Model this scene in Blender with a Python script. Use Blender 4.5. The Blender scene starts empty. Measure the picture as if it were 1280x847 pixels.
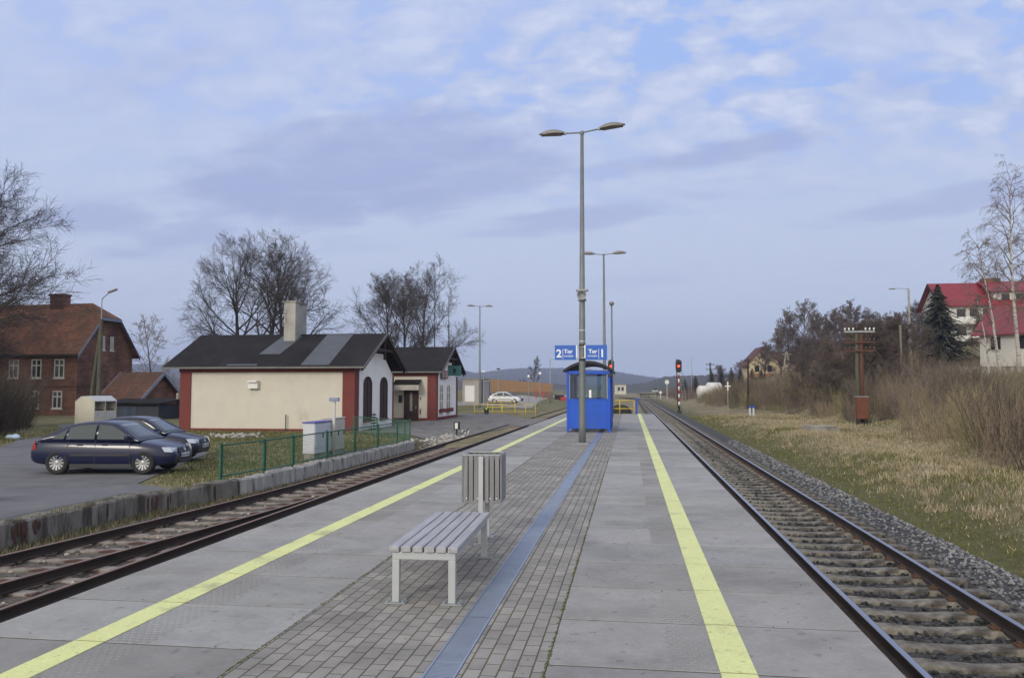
import bpy, bmesh, math, random
import numpy as np
from mathutils import Matrix, Vector, Euler

S = bpy.context.scene
COL = S.collection
rad = math.radians

# ---------------------------------------------------------------- camera
cam_d = bpy.data.cameras.new("camera")
cam = bpy.data.objects.new("camera", cam_d)
COL.objects.link(cam)
cam.location = (0, 0, 1.70)                       # eye height above the platform (platform top is z = 0)
cam.rotation_euler = (rad(90 + 3.576), 0, rad(8.347))
cam_d.sensor_width = 36.0
cam_d.lens = 36.0 * 1000 / 1280
cam_d.clip_start = 0.1
cam_d.clip_end = 9000
S.camera = cam

# ---------------------------------------------------------------- light
SUN_EL, SUN_AZ = 24.0, 198.0                      # azimuth clockwise from +Y: low sun behind the camera, to the left
sd = Vector((math.sin(rad(SUN_AZ)) * math.cos(rad(SUN_EL)), math.cos(rad(SUN_AZ)) * math.cos(rad(SUN_EL)), math.sin(rad(SUN_EL))))
sun_d = bpy.data.lights.new("sun", 'SUN')
sun_d.energy = 1.55
sun_d.angle = rad(14)
sun_d.color = (1.0, 0.92, 0.80)
sun = bpy.data.objects.new("sun", sun_d)
COL.objects.link(sun)
sun.rotation_euler = (-sd).to_track_quat('-Z', 'Y').to_euler()

S.view_settings.view_transform = 'Standard'
S.view_settings.look = 'None'
S.view_settings.gamma = 1.0
S.view_settings.use_curve_mapping = False
S.view_settings.exposure = 0.0
S.render.engine = 'CYCLES'
S.cycles.use_denoising = True
S.cycles.max_bounces = 6
S.cycles.diffuse_bounces = 3
S.cycles.glossy_bounces = 3
S.cycles.transparent_max_bounces = 12
S.cycles.volume_bounces = 0

def build_world():
    w = bpy.data.worlds.new("World")
    S.world = w
    w.use_nodes = True
    nt = w.node_tree
    nt.nodes.clear()
    N = nt.nodes.new
    L = nt.links.new
    out = N("ShaderNodeOutputWorld")
    bg = N("ShaderNodeBackground")
    bg.inputs[1].default_value = 0.1
    L(bg.outputs[0], out.inputs[0])
    sky = N("ShaderNodeTexSky")
    sky.sky_type = 'NISHITA'
    sky.sun_disc = False
    sky.sun_elevation = rad(SUN_EL)
    sky.sun_rotation = rad(SUN_AZ)
    sky.air_density = 1.0
    sky.dust_density = 1.0
    tc = N("ShaderNodeTexCoord")
    sep = N("ShaderNodeSeparateXYZ")
    L(tc.outputs['Generated'], sep.inputs[0])

    def math_(op, a, b=None, clamp=False):
        m = N("ShaderNodeMath")
        m.operation = op
        m.use_clamp = clamp
        for i, v in enumerate((a, b)):
            if v is None:
                continue
            if isinstance(v, (int, float)):
                m.inputs[i].default_value = v
            else:
                L(v, m.inputs[i])
        return m.outputs[0]

    def mix(f, a, b):
        m = N("ShaderNodeMix")
        m.data_type = 'RGBA'
        for sock, v in ((m.inputs[0], f), (m.inputs[6], a), (m.inputs[7], b)):
            if isinstance(v, (int, float)):
                sock.default_value = v
            elif isinstance(v, tuple):
                sock.default_value = (*v, 1)
            else:
                L(v, sock)
        return m.outputs[2]

    def ramp(v, a, b, c0=0.0, c1=1.0):
        m = N("ShaderNodeMapRange")
        m.interpolation_type = 'SMOOTHSTEP'
        for i, x in enumerate((v, a, b, c0, c1)):
            if isinstance(x, (int, float)):
                m.inputs[i].default_value = x
            else:
                L(x, m.inputs[i])
        return m.outputs[0]

    z = math_('MAXIMUM', sep.outputs[2], 0.0)
    den = math_('ADD', z, 0.16)
    px = math_('DIVIDE', sep.outputs[0], den)
    py = math_('DIVIDE', sep.outputs[1], den)
    cmb = N("ShaderNodeCombineXYZ")
    L(px, cmb.inputs[0]); L(py, cmb.inputs[1])

    den2 = math_('ADD', z, 0.42)
    cmb2 = N("ShaderNodeCombineXYZ")
    L(math_('DIVIDE', sep.outputs[0], den2), cmb2.inputs[0]); L(math_('DIVIDE', sep.outputs[1], den2), cmb2.inputs[1])

    def noise(scale, detail, rough, loc=(0, 0, 0), stretch=(1, 1, 1), dist=0.0, rot=0.0, vec=None):
        mp = N("ShaderNodeMapping")
        mp.inputs['Location'].default_value = loc
        mp.inputs['Rotation'].default_value = (0, 0, rot)
        mp.inputs['Scale'].default_value = stretch
        L((vec or cmb).outputs[0], mp.inputs[0])
        n = N("ShaderNodeTexNoise")
        n.inputs['Scale'].default_value = scale
        n.inputs['Detail'].default_value = detail
        n.inputs['Roughness'].default_value = rough
        n.inputs['Distortion'].default_value = dist
        L(mp.outputs[0], n.inputs['Vector'])
        return n.outputs[0]

    # high thin cover: pale lavender, slightly darker and greyer low down
    veil = mix(ramp(z, 0.0, 0.42), (6.1, 6.95, 8.6), (5.15, 6.05, 8.7))
    # blue gaps between the puffs, only high up
    puffs = noise(13.0, 7.0, 0.54, (3.1, 1.7, 0), (0.9, 1.3, 1), 0.2, rad(-24), cmb2)
    side = ramp(sep.outputs[0], -0.5, 0.15, 0.42, 1.0)
    broad = noise(1.9, 3.0, 0.5, (7.7, 2.2, 0))
    gapm = math_('MULTIPLY', ramp(puffs, 0.52, 0.40), ramp(z, 0.17, 0.36))
    gapm = math_('MULTIPLY', math_('MULTIPLY', gapm, side), ramp(broad, 0.36, 0.58, 0.35, 1.0))
    blue = mix(0.85, sky.outputs[0], (3.9, 5.7, 10.4))
    col = mix(math_('MULTIPLY', gapm, 0.9), veil, blue)
    # sunlit tops of the little clouds
    brm = math_('MULTIPLY', ramp(puffs, 0.50, 0.66), ramp(z, 0.15, 0.33))
    brm = math_('MULTIPLY', math_('MULTIPLY', brm, side), ramp(broad, 0.38, 0.6, 0.45, 1.0))
    col = mix(math_('MULTIPLY', brm, 0.9), col, (6.9, 7.5, 9.4))
    # darker stratus bands
    band = noise(2.3, 6.0, 0.52, (1.35, 0.55, 0), (0.55, 1.35, 1), 0.35, rad(12))
    wisp = noise(10.0, 6.0, 0.6, (0, 0, 0), (0.5, 1.3, 1), 0.3, rad(12))
    bsum = math_('ADD', math_('MULTIPLY', band, 0.85), math_('MULTIPLY', wisp, 0.15))
    dm = math_('MULTIPLY', math_('MULTIPLY', ramp(bsum, 0.52, 0.66), 0.45), ramp(z, 0.46, 0.34))
    dm = math_('MULTIPLY', dm, ramp(z, 0.05, 0.16))
    col = mix(math_('MULTIPLY', dm, 0.75), col, (4.1, 4.8, 7.5))
    # a few larger grey cloud bodies: a broad one up to the left, thin bars below it and to the right
    ys_ = math_('MAXIMUM', sep.outputs[1], 0.05)
    u_ = math_('DIVIDE', sep.outputs[0], ys_)
    rag = noise(4.2, 7.0, 0.6, (5.3, 0.4, 0), (0.8, 1.2, 1), 0.3, rad(10))
    tot = None
    for cu, cv, su, sv, sl, amt in ((-0.36, 0.272, 0.25, 0.060, 0.16, 1.0), (-0.22, 0.262, 0.15, 0.035, 0.20, 0.8), (-0.73, 0.194, 0.10, 0.022, 0.05, 0.8), (-0.60, 0.180, 0.12, 0.020, 0.16, 0.7), (0.10, 0.290, 0.16, 0.014, 0.10, 0.8), (-0.05, 0.222, 0.15, 0.015, 0.12, 0.7), (0.42, 0.215, 0.2, 0.016, 0.08, 0.6)):
        du = math_('SUBTRACT', u_, cu)
        dv = math_('SUBTRACT', math_('SUBTRACT', z, cv * 0.955), math_('MULTIPLY', du, sl))
        q = math_('ADD', math_('POWER', math_('DIVIDE', math_('ABSOLUTE', du), su), 2.0), math_('POWER', math_('DIVIDE', math_('ABSOLUTE', dv), sv), 2.0))
        q = math_('ADD', q, math_('MULTIPLY', math_('SUBTRACT', rag, 0.5), 3.6))
        k = math_('MULTIPLY', ramp(q, 1.5, 0.1), amt)
        tot = k if tot is None else math_('MAXIMUM', tot, k)
    tot = math_('MULTIPLY', tot, ramp(sep.outputs[1], 0.05, 0.2))
    col = mix(math_('MULTIPLY', tot, 0.85), col, (3.85, 4.55, 7.35))
    # the thin cloud glows warm round the veiled sun (behind the camera)
    dot = N("ShaderNodeVectorMath")
    dot.operation = 'DOT_PRODUCT'
    L(tc.outputs['Generated'], dot.inputs[0])
    dot.inputs[1].default_value = sd
    glow = ramp(dot.outputs['Value'], -0.35, 0.95)
    col = mix(math_('MULTIPLY', glow, 0.9), col, (12.0, 11.3, 10.2))
    L(col, bg.inputs[0])

build_world()

# ---------------------------------------------------------------- helpers
ROOTS = {}

def tag(o, label=None, cat=None, group=None, kind=None):
    for k, v in (("label", label), ("category", cat), ("group", group), ("kind", kind)):
        if v:
            o[k] = v
    return o

def thing(name, label, cat, loc=(0, 0, 0), rz=0.0, group=None):
    o = bpy.data.objects.new(name, None)
    o.empty_display_size = 0.2
    o.location = loc
    o.rotation_euler = (0, 0, rz)
    COL.objects.link(o)
    return tag(o, label, cat, group)

def dup(root, loc, rz=None, label=None, scale=None):
    r = root.copy(); COL.objects.link(r)
    r.location = loc
    if rz is not None:
        r.rotation_euler = (0, 0, rz)
    if scale is not None:
        r.scale = scale if isinstance(scale, tuple) else (scale,) * 3
    if label:
        r["label"] = label
    for ch in list(root.children):
        c = ch.copy(); COL.objects.link(c); c.parent = r
        for g in list(ch.children):
            d = g.copy(); COL.objects.link(d); d.parent = c
    return r

class MB:
    def __init__(s):
        s.v = []; s.f = []; s.m = []
    def add(s, vs, fs, mi=0):
        b = len(s.v)
        s.v.extend(tuple(v) for v in vs)
        for f in fs:
            s.f.append(tuple(i + b for i in f)); s.m.append(mi)
    def box(s, x0, x1, y0, y1, z0, z1, mi=0, M=None):
        vs = [(x0, y0, z0), (x1, y0, z0), (x1, y1, z0), (x0, y1, z0), (x0, y0, z1), (x1, y0, z1), (x1, y1, z1), (x0, y1, z1)]
        if M is not None:
            vs = [M @ Vector(v) for v in vs]
        s.add(vs, [(0, 3, 2, 1), (4, 5, 6, 7), (0, 1, 5, 4), (1, 2, 6, 5), (2, 3, 7, 6), (3, 0, 4, 7)], mi)
        return s
    def poly(s, pts, mi=0):
        s.add(pts, [tuple(range(len(pts)))], mi); return s
    def prism(s, pts, vec, mi=0):
        n = len(pts); vec = Vector(vec)
        a = [Vector(p) for p in pts]; b = [p + vec for p in a]
        s.add(a + b, [tuple(range(n - 1, -1, -1)), tuple(range(n, 2 * n))] + [(i, (i + 1) % n, n + (i + 1) % n, n + i) for i in range(n)], mi)
        return s
    def tube(s, pts, rr, n=8, mi=0, cap=True):
        pts = [Vector(p) for p in pts]
        if isinstance(rr, (int, float)):
            rr = [rr] * len(pts)
        b = len(s.v)
        ref = None
        for i, p in enumerate(pts):
            t = (pts[min(i + 1, len(pts) - 1)] - pts[max(i - 1, 0)])
            if t.length < 1e-9:
                t = Vector((0, 0, 1))
            t.normalize()
            if ref is None:
                ref = Vector((0, 1, 0)) if abs(t.y) < 0.9 else Vector((1, 0, 0))
            u = ref - t * ref.dot(t)
            if u.length < 1e-6:
                u = Vector((1, 0, 0)) - t * t.x
            u.normalize(); w = t.cross(u); ref = u
            for k in range(n):
                a = 2 * math.pi * k / n
                q = p + (u * math.cos(a) + w * math.sin(a)) * rr[i]
                s.v.append((q.x, q.y, q.z))
        for i in range(len(pts) - 1):
            for k in range(n):
                s.f.append((b + i * n + k, b + i * n + (k + 1) % n, b + (i + 1) * n + (k + 1) % n, b + (i + 1) * n + k)); s.m.append(mi)
        if cap:
            s.f.append(tuple(b + k for k in range(n - 1, -1, -1))); s.m.append(mi)
            e = b + (len(pts) - 1) * n
            s.f.append(tuple(e + k for k in range(n))); s.m.append(mi)
        return s
    def lathe(s, prof, n=24, M=None, mi=0, cap=True):
        b = len(s.v)
        for r, z in prof:
            for k in range(n):
                a = 2 * math.pi * k / n
                p = Vector((r * math.cos(a), r * math.sin(a), z))
                if M is not None:
                    p = M @ p
                s.v.append(tuple(p))
        for i in range(len(prof) - 1):
            for k in range(n):
                s.f.append((b + i * n + k, b + i * n + (k + 1) % n, b + (i + 1) * n + (k + 1) % n, b + (i + 1) * n + k)); s.m.append(mi)
        if cap:
            s.f.append(tuple(b + k for k in range(n - 1, -1, -1))); s.m.append(mi)
            e = b + (len(prof) - 1) * n
            s.f.append(tuple(e + k for k in range(n))); s.m.append(mi)
        return s
    def build(s, name, mats, parent=None, off=(0, 0, 0), smooth=False, bevel=0.0, subsurf=0):
        me = bpy.data.meshes.new(name)
        v = s.v
        if off != (0, 0, 0):
            v = [(a - off[0], b - off[1], c - off[2]) for a, b, c in v]
        me.from_pydata(v, [], s.f)
        if not isinstance(mats, (list, tuple)):
            mats = [mats]
        for m in mats:
            me.materials.append(m)
        if len(mats) > 1:
            me.polygons.foreach_set("material_index", s.m)
        if smooth:
            me.polygons.foreach_set("use_smooth", [True] * len(s.f))
        me.update()
        o = bpy.data.objects.new(name, me)
        COL.objects.link(o)
        if parent is not None:
            o.parent = parent
        if bevel:
            b = o.modifiers.new("edge", 'BEVEL'); b.width = bevel; b.segments = 2; b.limit_method = 'ANGLE'; b.angle_limit = rad(40)
        if subsurf:
            q = o.modifiers.new("sub", 'SUBSURF'); q.levels = subsurf; q.render_levels = subsurf
        return o

def np_mesh(name, V, T, mat, colour=None, parent=None, smooth=False):
    me = bpy.data.meshes.new(name)
    k = T.shape[1]
    me.vertices.add(len(V)); me.loops.add(len(T) * k); me.polygons.add(len(T))
    me.vertices.foreach_set("co", V.astype(np.float32).ravel())
    me.loops.foreach_set("vertex_index", T.astype(np.int32).ravel())
    me.polygons.foreach_set("loop_start", np.arange(0, len(T) * k, k, dtype=np.int32))
    me.polygons.foreach_set("loop_total", np.full(len(T), k, dtype=np.int32))
    if colour is not None:
        a = me.attributes.new("tone", 'FLOAT_COLOR', 'POINT')
        c = np.ones((len(V), 4), np.float32); c[:, :3] = colour
        a.data.foreach_set("color", c.ravel())
    me.materials.append(mat)
    me.polygons.foreach_set("use_smooth", np.full(len(T), smooth))
    me.update(); me.validate()
    o = bpy.data.objects.new(name, me)
    COL.objects.link(o)
    if parent is not None:
        o.parent = parent
    return o

# ---------------------------------------------------------------- materials
def new_mat(name):
    m = bpy.data.materials.new(name); m.use_nodes = True
    nt = m.node_tree
    return m, nt, nt.nodes, nt.links, nt.nodes["Principled BSDF"]

def mat(name, base, rough=0.75, metal=0.0, var=0.18, scale=3.0, bump=0.0, bscale=60.0, stretch=(1, 1, 1), second=None, sscale=1.0, sharp=(0.45, 0.62), sstretch=(1, 1, 1), spec=0.5, coat=0.0, attr=None, each=0.0, speck=0.0, speck_scale=16.0):
    """base colour varied by noise; an optional second colour in patches (stains, moss, rust); fine bump"""
    m, nt, N, L, bs = new_mat(name)
    tc = N.new("ShaderNodeTexCoord")
    def nz(sc, st, det=6.0, ro=0.6):
        mp = N.new("ShaderNodeMapping"); mp.inputs['Scale'].default_value = st
        L.new(tc.outputs['Object'], mp.inputs[0])
        n = N.new("ShaderNodeTexNoise"); n.inputs['Scale'].default_value = sc; n.inputs['Detail'].default_value = det; n.inputs['Roughness'].default_value = ro
        L.new(mp.outputs[0], n.inputs['Vector'])
        return n.outputs[0]
    r = N.new("ShaderNodeValToRGB")
    e = r.color_ramp.elements
    e[0].position = 0.28; e[1].position = 0.72
    e[0].color = (*[max(0, c * (1 - var)) for c in base], 1)
    e[1].color = (*[min(1, c * (1 + var)) for c in base], 1)
    L.new(nz(scale, stretch), r.inputs[0])
    colr = r.outputs[0]
    if second is not None:
        mr = N.new("ShaderNodeMapRange"); mr.interpolation_type = 'SMOOTHSTEP'
        mr.inputs[1].default_value = sharp[0]; mr.inputs[2].default_value = sharp[1]
        L.new(nz(sscale, sstretch, 8.0, 0.65), mr.inputs[0])
        mx = N.new("ShaderNodeMix"); mx.data_type = 'RGBA'
        L.new(mr.outputs[0], mx.inputs[0]); L.new(colr, mx.inputs[6]); mx.inputs[7].default_value = (*second, 1)
        colr = mx.outputs[2]
    if attr:
        at = N.new("ShaderNodeAttribute"); at.attribute_name = attr
        mx = N.new("ShaderNodeMix"); mx.data_type = 'RGBA'; mx.blend_type = 'MULTIPLY'; mx.inputs[0].default_value = 1.0
        L.new(colr, mx.inputs[6]); L.new(at.outputs['Color'], mx.inputs[7])
        colr = mx.outputs[2]
    if speck:                                           # small spots of dirt and gum
        mr = N.new("ShaderNodeMapRange"); mr.inputs[1].default_value = 0.63; mr.inputs[2].default_value = 0.70
        mr.inputs[3].default_value = 1.0; mr.inputs[4].default_value = 1 - speck
        L.new(nz(speck_scale, (1, 1, 1), 3.0, 0.5), mr.inputs[0])
        m2 = N.new("ShaderNodeMapRange"); m2.inputs[1].default_value = 0.30; m2.inputs[2].default_value = 0.55
        m2.inputs[3].default_value = 1 + speck * .35; m2.inputs[4].default_value = 1.0
        L.new(nz(speck_scale * 2.3, (1, 1, 1), 2.0, 0.5), m2.inputs[0])
        for src_ in (mr, m2):
            mx = N.new("ShaderNodeMix"); mx.data_type = 'RGBA'; mx.blend_type = 'MULTIPLY'; mx.inputs[0].default_value = 1.0
            L.new(colr, mx.inputs[6]); L.new(src_.outputs[0], mx.inputs[7]); colr = mx.outputs[2]
    if each:                                            # every copy a little lighter or darker than its neighbours
        oi = N.new("ShaderNodeObjectInfo"); mr = N.new("ShaderNodeMapRange")
        mr.inputs[3].default_value = 1 - each; mr.inputs[4].default_value = 1 + each
        L.new(oi.outputs['Random'], mr.inputs[0])
        mx = N.new("ShaderNodeMix"); mx.data_type = 'RGBA'; mx.blend_type = 'MULTIPLY'; mx.inputs[0].default_value = 1.0
        L.new(colr, mx.inputs[6]); L.new(mr.outputs[0], mx.inputs[7])
        colr = mx.outputs[2]
    L.new(colr, bs.inputs['Base Color'])
    bs.inputs['Roughness'].default_value = rough
    bs.inputs['Metallic'].default_value = metal
    bs.inputs['Specular IOR Level'].default_value = spec
    bs.inputs['Coat Weight'].default_value = coat
    bs.inputs['Coat Roughness'].default_value = 0.05
    if bump:
        b = N.new("ShaderNodeBump"); b.inputs['Strength'].default_value = bump; b.inputs['Distance'].default_value = 0.02
        L.new(nz(bscale, (1, 1, 1), 4.0, 0.65), b.inputs['Height']); L.new(b.outputs[0], bs.inputs['Normal'])
    return m

def attr_mat(name, rough=0.9, two_sided_soft=0.0):
    m, nt, N, L, bs = new_mat(name)
    at = N.new("ShaderNodeAttribute"); at.attribute_name = "tone"
    L.new(at.outputs['Color'], bs.inputs['Base Color'])
    bs.inputs['Roughness'].default_value = rough
    bs.inputs['Specular IOR Level'].default_value = 0.25
    return m

def glow_mat(name, colour, strength):
    m, nt, N, L, bs = new_mat(name)
    bs.inputs['Base Color'].default_value = (*colour, 1)
    bs.inputs['Emission Color'].default_value = (*colour, 1)
    bs.inputs['Emission Strength'].default_value = strength
    return m

def brick_mat(name, c1, c2, mortar, bw, bh, msize=0.012, axis='xz', offset=0.5, bumpd=0.01, rough=0.85, moss=None, dirt=0.25, bias=0.0, mscale=1.2):
    """running bond of small units; axis says which object axes carry the length and the rows"""
    m, nt, N, L, bs = new_mat(name)
    tc = N.new("ShaderNodeTexCoord")
    sp = N.new("ShaderNodeSeparateXYZ"); L.new(tc.outputs['Object'], sp.inputs[0])
    cb = N.new("ShaderNodeCombineXYZ")
    idx = {'x': 0, 'y': 1, 'z': 2}
    if axis[0] == 's':                                   # walls facing either way: use x + y as the running length
        ad = N.new("ShaderNodeMath"); ad.operation = 'ADD'
        L.new(sp.outputs[0], ad.inputs[0]); L.new(sp.outputs[1], ad.inputs[1]); L.new(ad.outputs[0], cb.inputs[0])
    else:
        L.new(sp.outputs[idx[axis[0]]], cb.inputs[0])
    L.new(sp.outputs[idx[axis[1]]], cb.inputs[1])
    br = N.new("ShaderNodeTexBrick")
    br.offset = offset
    br.inputs['Color1'].default_value = (*c1, 1); br.inputs['Color2'].default_value = (*c2, 1); br.inputs['Mortar'].default_value = (*mortar, 1)
    br.inputs['Scale'].default_value = 1.0
    br.inputs['Mortar Size'].default_value = msize; br.inputs['Mortar Smooth'].default_value = 0.3; br.inputs['Bias'].default_value = bias
    br.inputs['Brick Width'].default_value = bw; br.inputs['Row Height'].default_value = bh
    L.new(cb.outputs[0], br.inputs['Vector'])
    n = N.new("ShaderNodeTexNoise"); n.inputs['Scale'].default_value = mscale; n.inputs['Detail'].default_value = 7.0; n.inputs['Roughness'].default_value = 0.65
    L.new(tc.outputs['Object'], n.inputs['Vector'])
    r = N.new("ShaderNodeValToRGB"); e = r.color_ramp.elements
    e[0].position = 0.3; e[1].position = 0.7
    e[0].color = (1 - dirt,) * 3 + (1,); e[1].color = (1 + dirt * 0.5,) * 3 + (1,)
    L.new(n.outputs[0], r.inputs[0])
    mx = N.new("ShaderNodeMix"); mx.data_type = 'RGBA'; mx.blend_type = 'MULTIPLY'; mx.inputs[0].default_value = 1.0
    L.new(br.outputs[0], mx.inputs[6]); L.new(r.outputs[0], mx.inputs[7])
    colr = mx.outputs[2]
    if moss is not None:
        mr = N.new("ShaderNodeMapRange"); mr.inputs[1].default_value = 0.45; mr.inputs[2].default_value = 0.6
        L.new(n.outputs[0], mr.inputs[0])
        ml = N.new("ShaderNodeMath"); ml.operation = 'MULTIPLY'
        L.new(mr.outputs[0], ml.inputs[0]); L.new(br.outputs['Fac'], ml.inputs[1])
        m2 = N.new("ShaderNodeMix"); m2.data_type = 'RGBA'
        L.new(ml.outputs[0], m2.inputs[0]); L.new(colr, m2.inputs[6]); m2.inputs[7].default_value = (*moss, 1)
        colr = m2.outputs[2]
    L.new(colr, bs.inputs['Base Color'])
    bs.inputs['Roughness'].default_value = rough
    f = N.new("ShaderNodeTexNoise"); f.inputs['Scale'].default_value = 90.0; f.inputs['Detail'].default_value = 3.0
    L.new(tc.outputs['Object'], f.inputs['Vector'])
    inv = N.new("ShaderNodeMath"); inv.operation = 'MULTIPLY_ADD'
    L.new(br.outputs['Fac'], inv.inputs[0]); inv.inputs[1].default_value = -1.0
    fm = N.new("ShaderNodeMath"); fm.operation = 'MULTIPLY'; fm.inputs[1].default_value = 0.25
    L.new(f.outputs[0], fm.inputs[0]); L.new(fm.outputs[0], inv.inputs[2])
    b = N.new("ShaderNodeBump"); b.inputs['Strength'].default_value = 0.8; b.inputs['Distance'].default_value = bumpd
    L.new(inv.outputs[0], b.inputs['Height']); L.new(b.outputs[0], bs.inputs['Normal'])
    return m

M_galv = mat("galvanised_steel", (0.30, 0.32, 0.33), 0.5, 0.35, 0.12, 8, 0.05, 120)
M_lamppost = mat("weathered_post_paint", (0.165, 0.185, 0.19), 0.5, 0.2, 0.15, 3, 0.05, 90)
M_concrete = mat("old_concrete", (0.30, 0.285, 0.25), 0.9, 0, 0.25, 1.6, 0.35, 50, second=(0.13, 0.12, 0.10), sscale=1.3, sharp=(0.48, 0.7))
M_black = mat("black_paint", (0.018, 0.018, 0.02), 0.55, 0, 0.2, 6)
M_white = mat("white_paint", (0.72, 0.72, 0.70), 0.55, 0, 0.06, 3)
M_bark = mat("bark", (0.040, 0.034, 0.030), 0.9, 0, 0.35, 6, 0.4, 30, stretch=(1, 1, 0.3))
M_twig = mat("twigs", (0.046, 0.038, 0.035), 0.9, 0, 0.25, 2)
M_hilltwig = mat("hill_twigs", (0.110, 0.085, 0.072), 0.9, 0, 0.3, 0.7)
M_birchbark = mat("birch_bark", (0.46, 0.43, 0.39), 0.8, 0, 0.1, 3, second=(0.05, 0.045, 0.04), sscale=3.5, sharp=(0.56, 0.62), sstretch=(0.6, 0.6, 2.5))
M_birchtwig = mat("birch_twigs", (0.13, 0.10, 0.085), 0.9, 0, 0.25, 2)
M_glass = mat("dark_window_glass", (0.02, 0.024, 0.028), 0.08, 0, 0.2, 1)
M_rust = mat("rust", (0.16, 0.055, 0.022), 0.85, 0, 0.4, 7, 0.3, 80)
M_yellow = mat("yellow_rail_paint", (0.62, 0.46, 0.035), 0.5, 0, 0.15, 3)
M_bluepaint = mat("blue_paint", (0.005, 0.080, 0.52), 0.5, 0, 0.14, 2, second=(0.022, 0.085, 0.36), sscale=1.6, sharp=(0.52, 0.75), speck=0.12, speck_scale=12)
M_wood_pole = mat("tarred_wood", (0.035, 0.026, 0.02), 0.85, 0, 0.3, 5, 0.3, 40, stretch=(1, 1, 0.15))
M_redtile = mat("red_metal_tile", (0.215, 0.016, 0.020), 0.5, 0, 0.12, 0.7)

# ---------------------------------------------------------------- terrain
def smooth(a, b, x):
    t = np.clip((x - a) / (b - a), 0, 1); return t * t * (3 - 2 * t)

def xwall(y):
    y = np.asarray(y, float)
    return np.where(y < 15.5, -10.56, np.where(y < 20, -10.56 + (y - 15.5) / 4.5 * 0.78, np.where(y < 38, -9.78 + (y - 20) / 18 * 0.42, -9.36)))

def lumps(x, y, s, seed):
    return (np.sin(x * s + seed) * np.cos(y * s * 0.83 + seed * 2.1) + 0.5 * np.sin(x * s * 2.3 + seed * 3) * np.sin(y * s * 2.1 + 1.3 * seed) + 0.3 * np.sin(x * s * 4.7 - seed) * np.cos(y * s * 5.1 + seed * .7)) / 1.8

def terrain(x, y):
    x = np.asarray(x, float); y = np.asarray(y, float)
    z = np.full(np.broadcast(x, y).shape, -1.06)
    # right-hand verge and bank
    zr = -1.06 + 0.30 * smooth(5.2, 10.0, x)
    foot = np.interp(y, [-60, 24, 32, 58, 75, 100, 140], [10.8, 11.2, 12.1, 16.0, 15.0, 12.4, 9.5])
    t = np.maximum(x - foot, 0)
    bank = np.where(t < 10, 0.24 * t, 2.4 + (t - 10) * (0.105 + 0.12 * smooth(88, 125, y)))
    bank = np.minimum(bank, 11.0)
    bank = bank * (1 - 0.85 * smooth(260, 480, y))
    zr = zr + bank + lumps(x, y, 0.35, 1.7) * 0.16 * smooth(6, 10, x) + lumps(x, y, 1.3, 4.1) * 0.035 * smooth(5.3, 7, x)
    zr = zr + 0.30 * np.exp(-((x - 8.3) / 1.7) ** 2) * smooth(80, 60, y) * (1 + 0.25 * np.sin(y * 0.21))
    z = np.where(x > 4.5, zr, z)
    # left-hand yard: -0.64 behind the ramp wall, sliding down to rail level beyond its end
    xw = xwall(y)
    up = smooth(0.0, 1.0, (xw - 0.12 - x) / 0.12)
    soft = smooth(0.0, 1.0, (-8.9 - x) / 2.6)
    k = smooth(35.5, 38.5, y)
    zl = -1.06 + 0.42 * (up * (1 - k) + soft * k) + 0.11 * k * smooth(-4, -9, x)
    zl = zl + 0.45 * smooth(72, 96, y) * smooth(-11, -16, x) + 0.9 * smooth(110, 150, y) * smooth(-13, -24, x)
    zl = zl + lumps(x, y, 0.6, 2.2) * 0.03 * smooth(-11, -12, x) * smooth(30, 40, np.abs(x + 6) + y * 0.3)
    z = np.where(x < -4.5, zl, z)
    return z

xs = np.unique(np.round(np.concatenate([np.linspace(-3150, -140, 30), np.linspace(-140, -45, 40), np.linspace(-45, -13, 80), np.linspace(-13, -8, 72), np.linspace(-8, 5, 12), np.linspace(5, 18, 66), np.linspace(18, 60, 70), np.linspace(60, 150, 46), np.linspace(150, 3150, 30)]), 3))
ys = np.unique(np.round(np.concatenate([np.linspace(-60, 4, 12), np.linspace(4, 45, 118), np.linspace(45, 120, 110), np.linspace(120, 320, 70), np.linspace(320, 3600, 40)]), 3))
GX, GY = np.meshgrid(xs, ys)
GZ = terrain(GX, GY)
nx, ny = len(xs), len(ys)
I = np.arange(nx * ny).reshape(ny, nx)
quads = np.stack([I[:-1, :-1], I[:-1, 1:], I[1:, 1:], I[1:, :-1]], -1).reshape(-1, 4)

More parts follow.
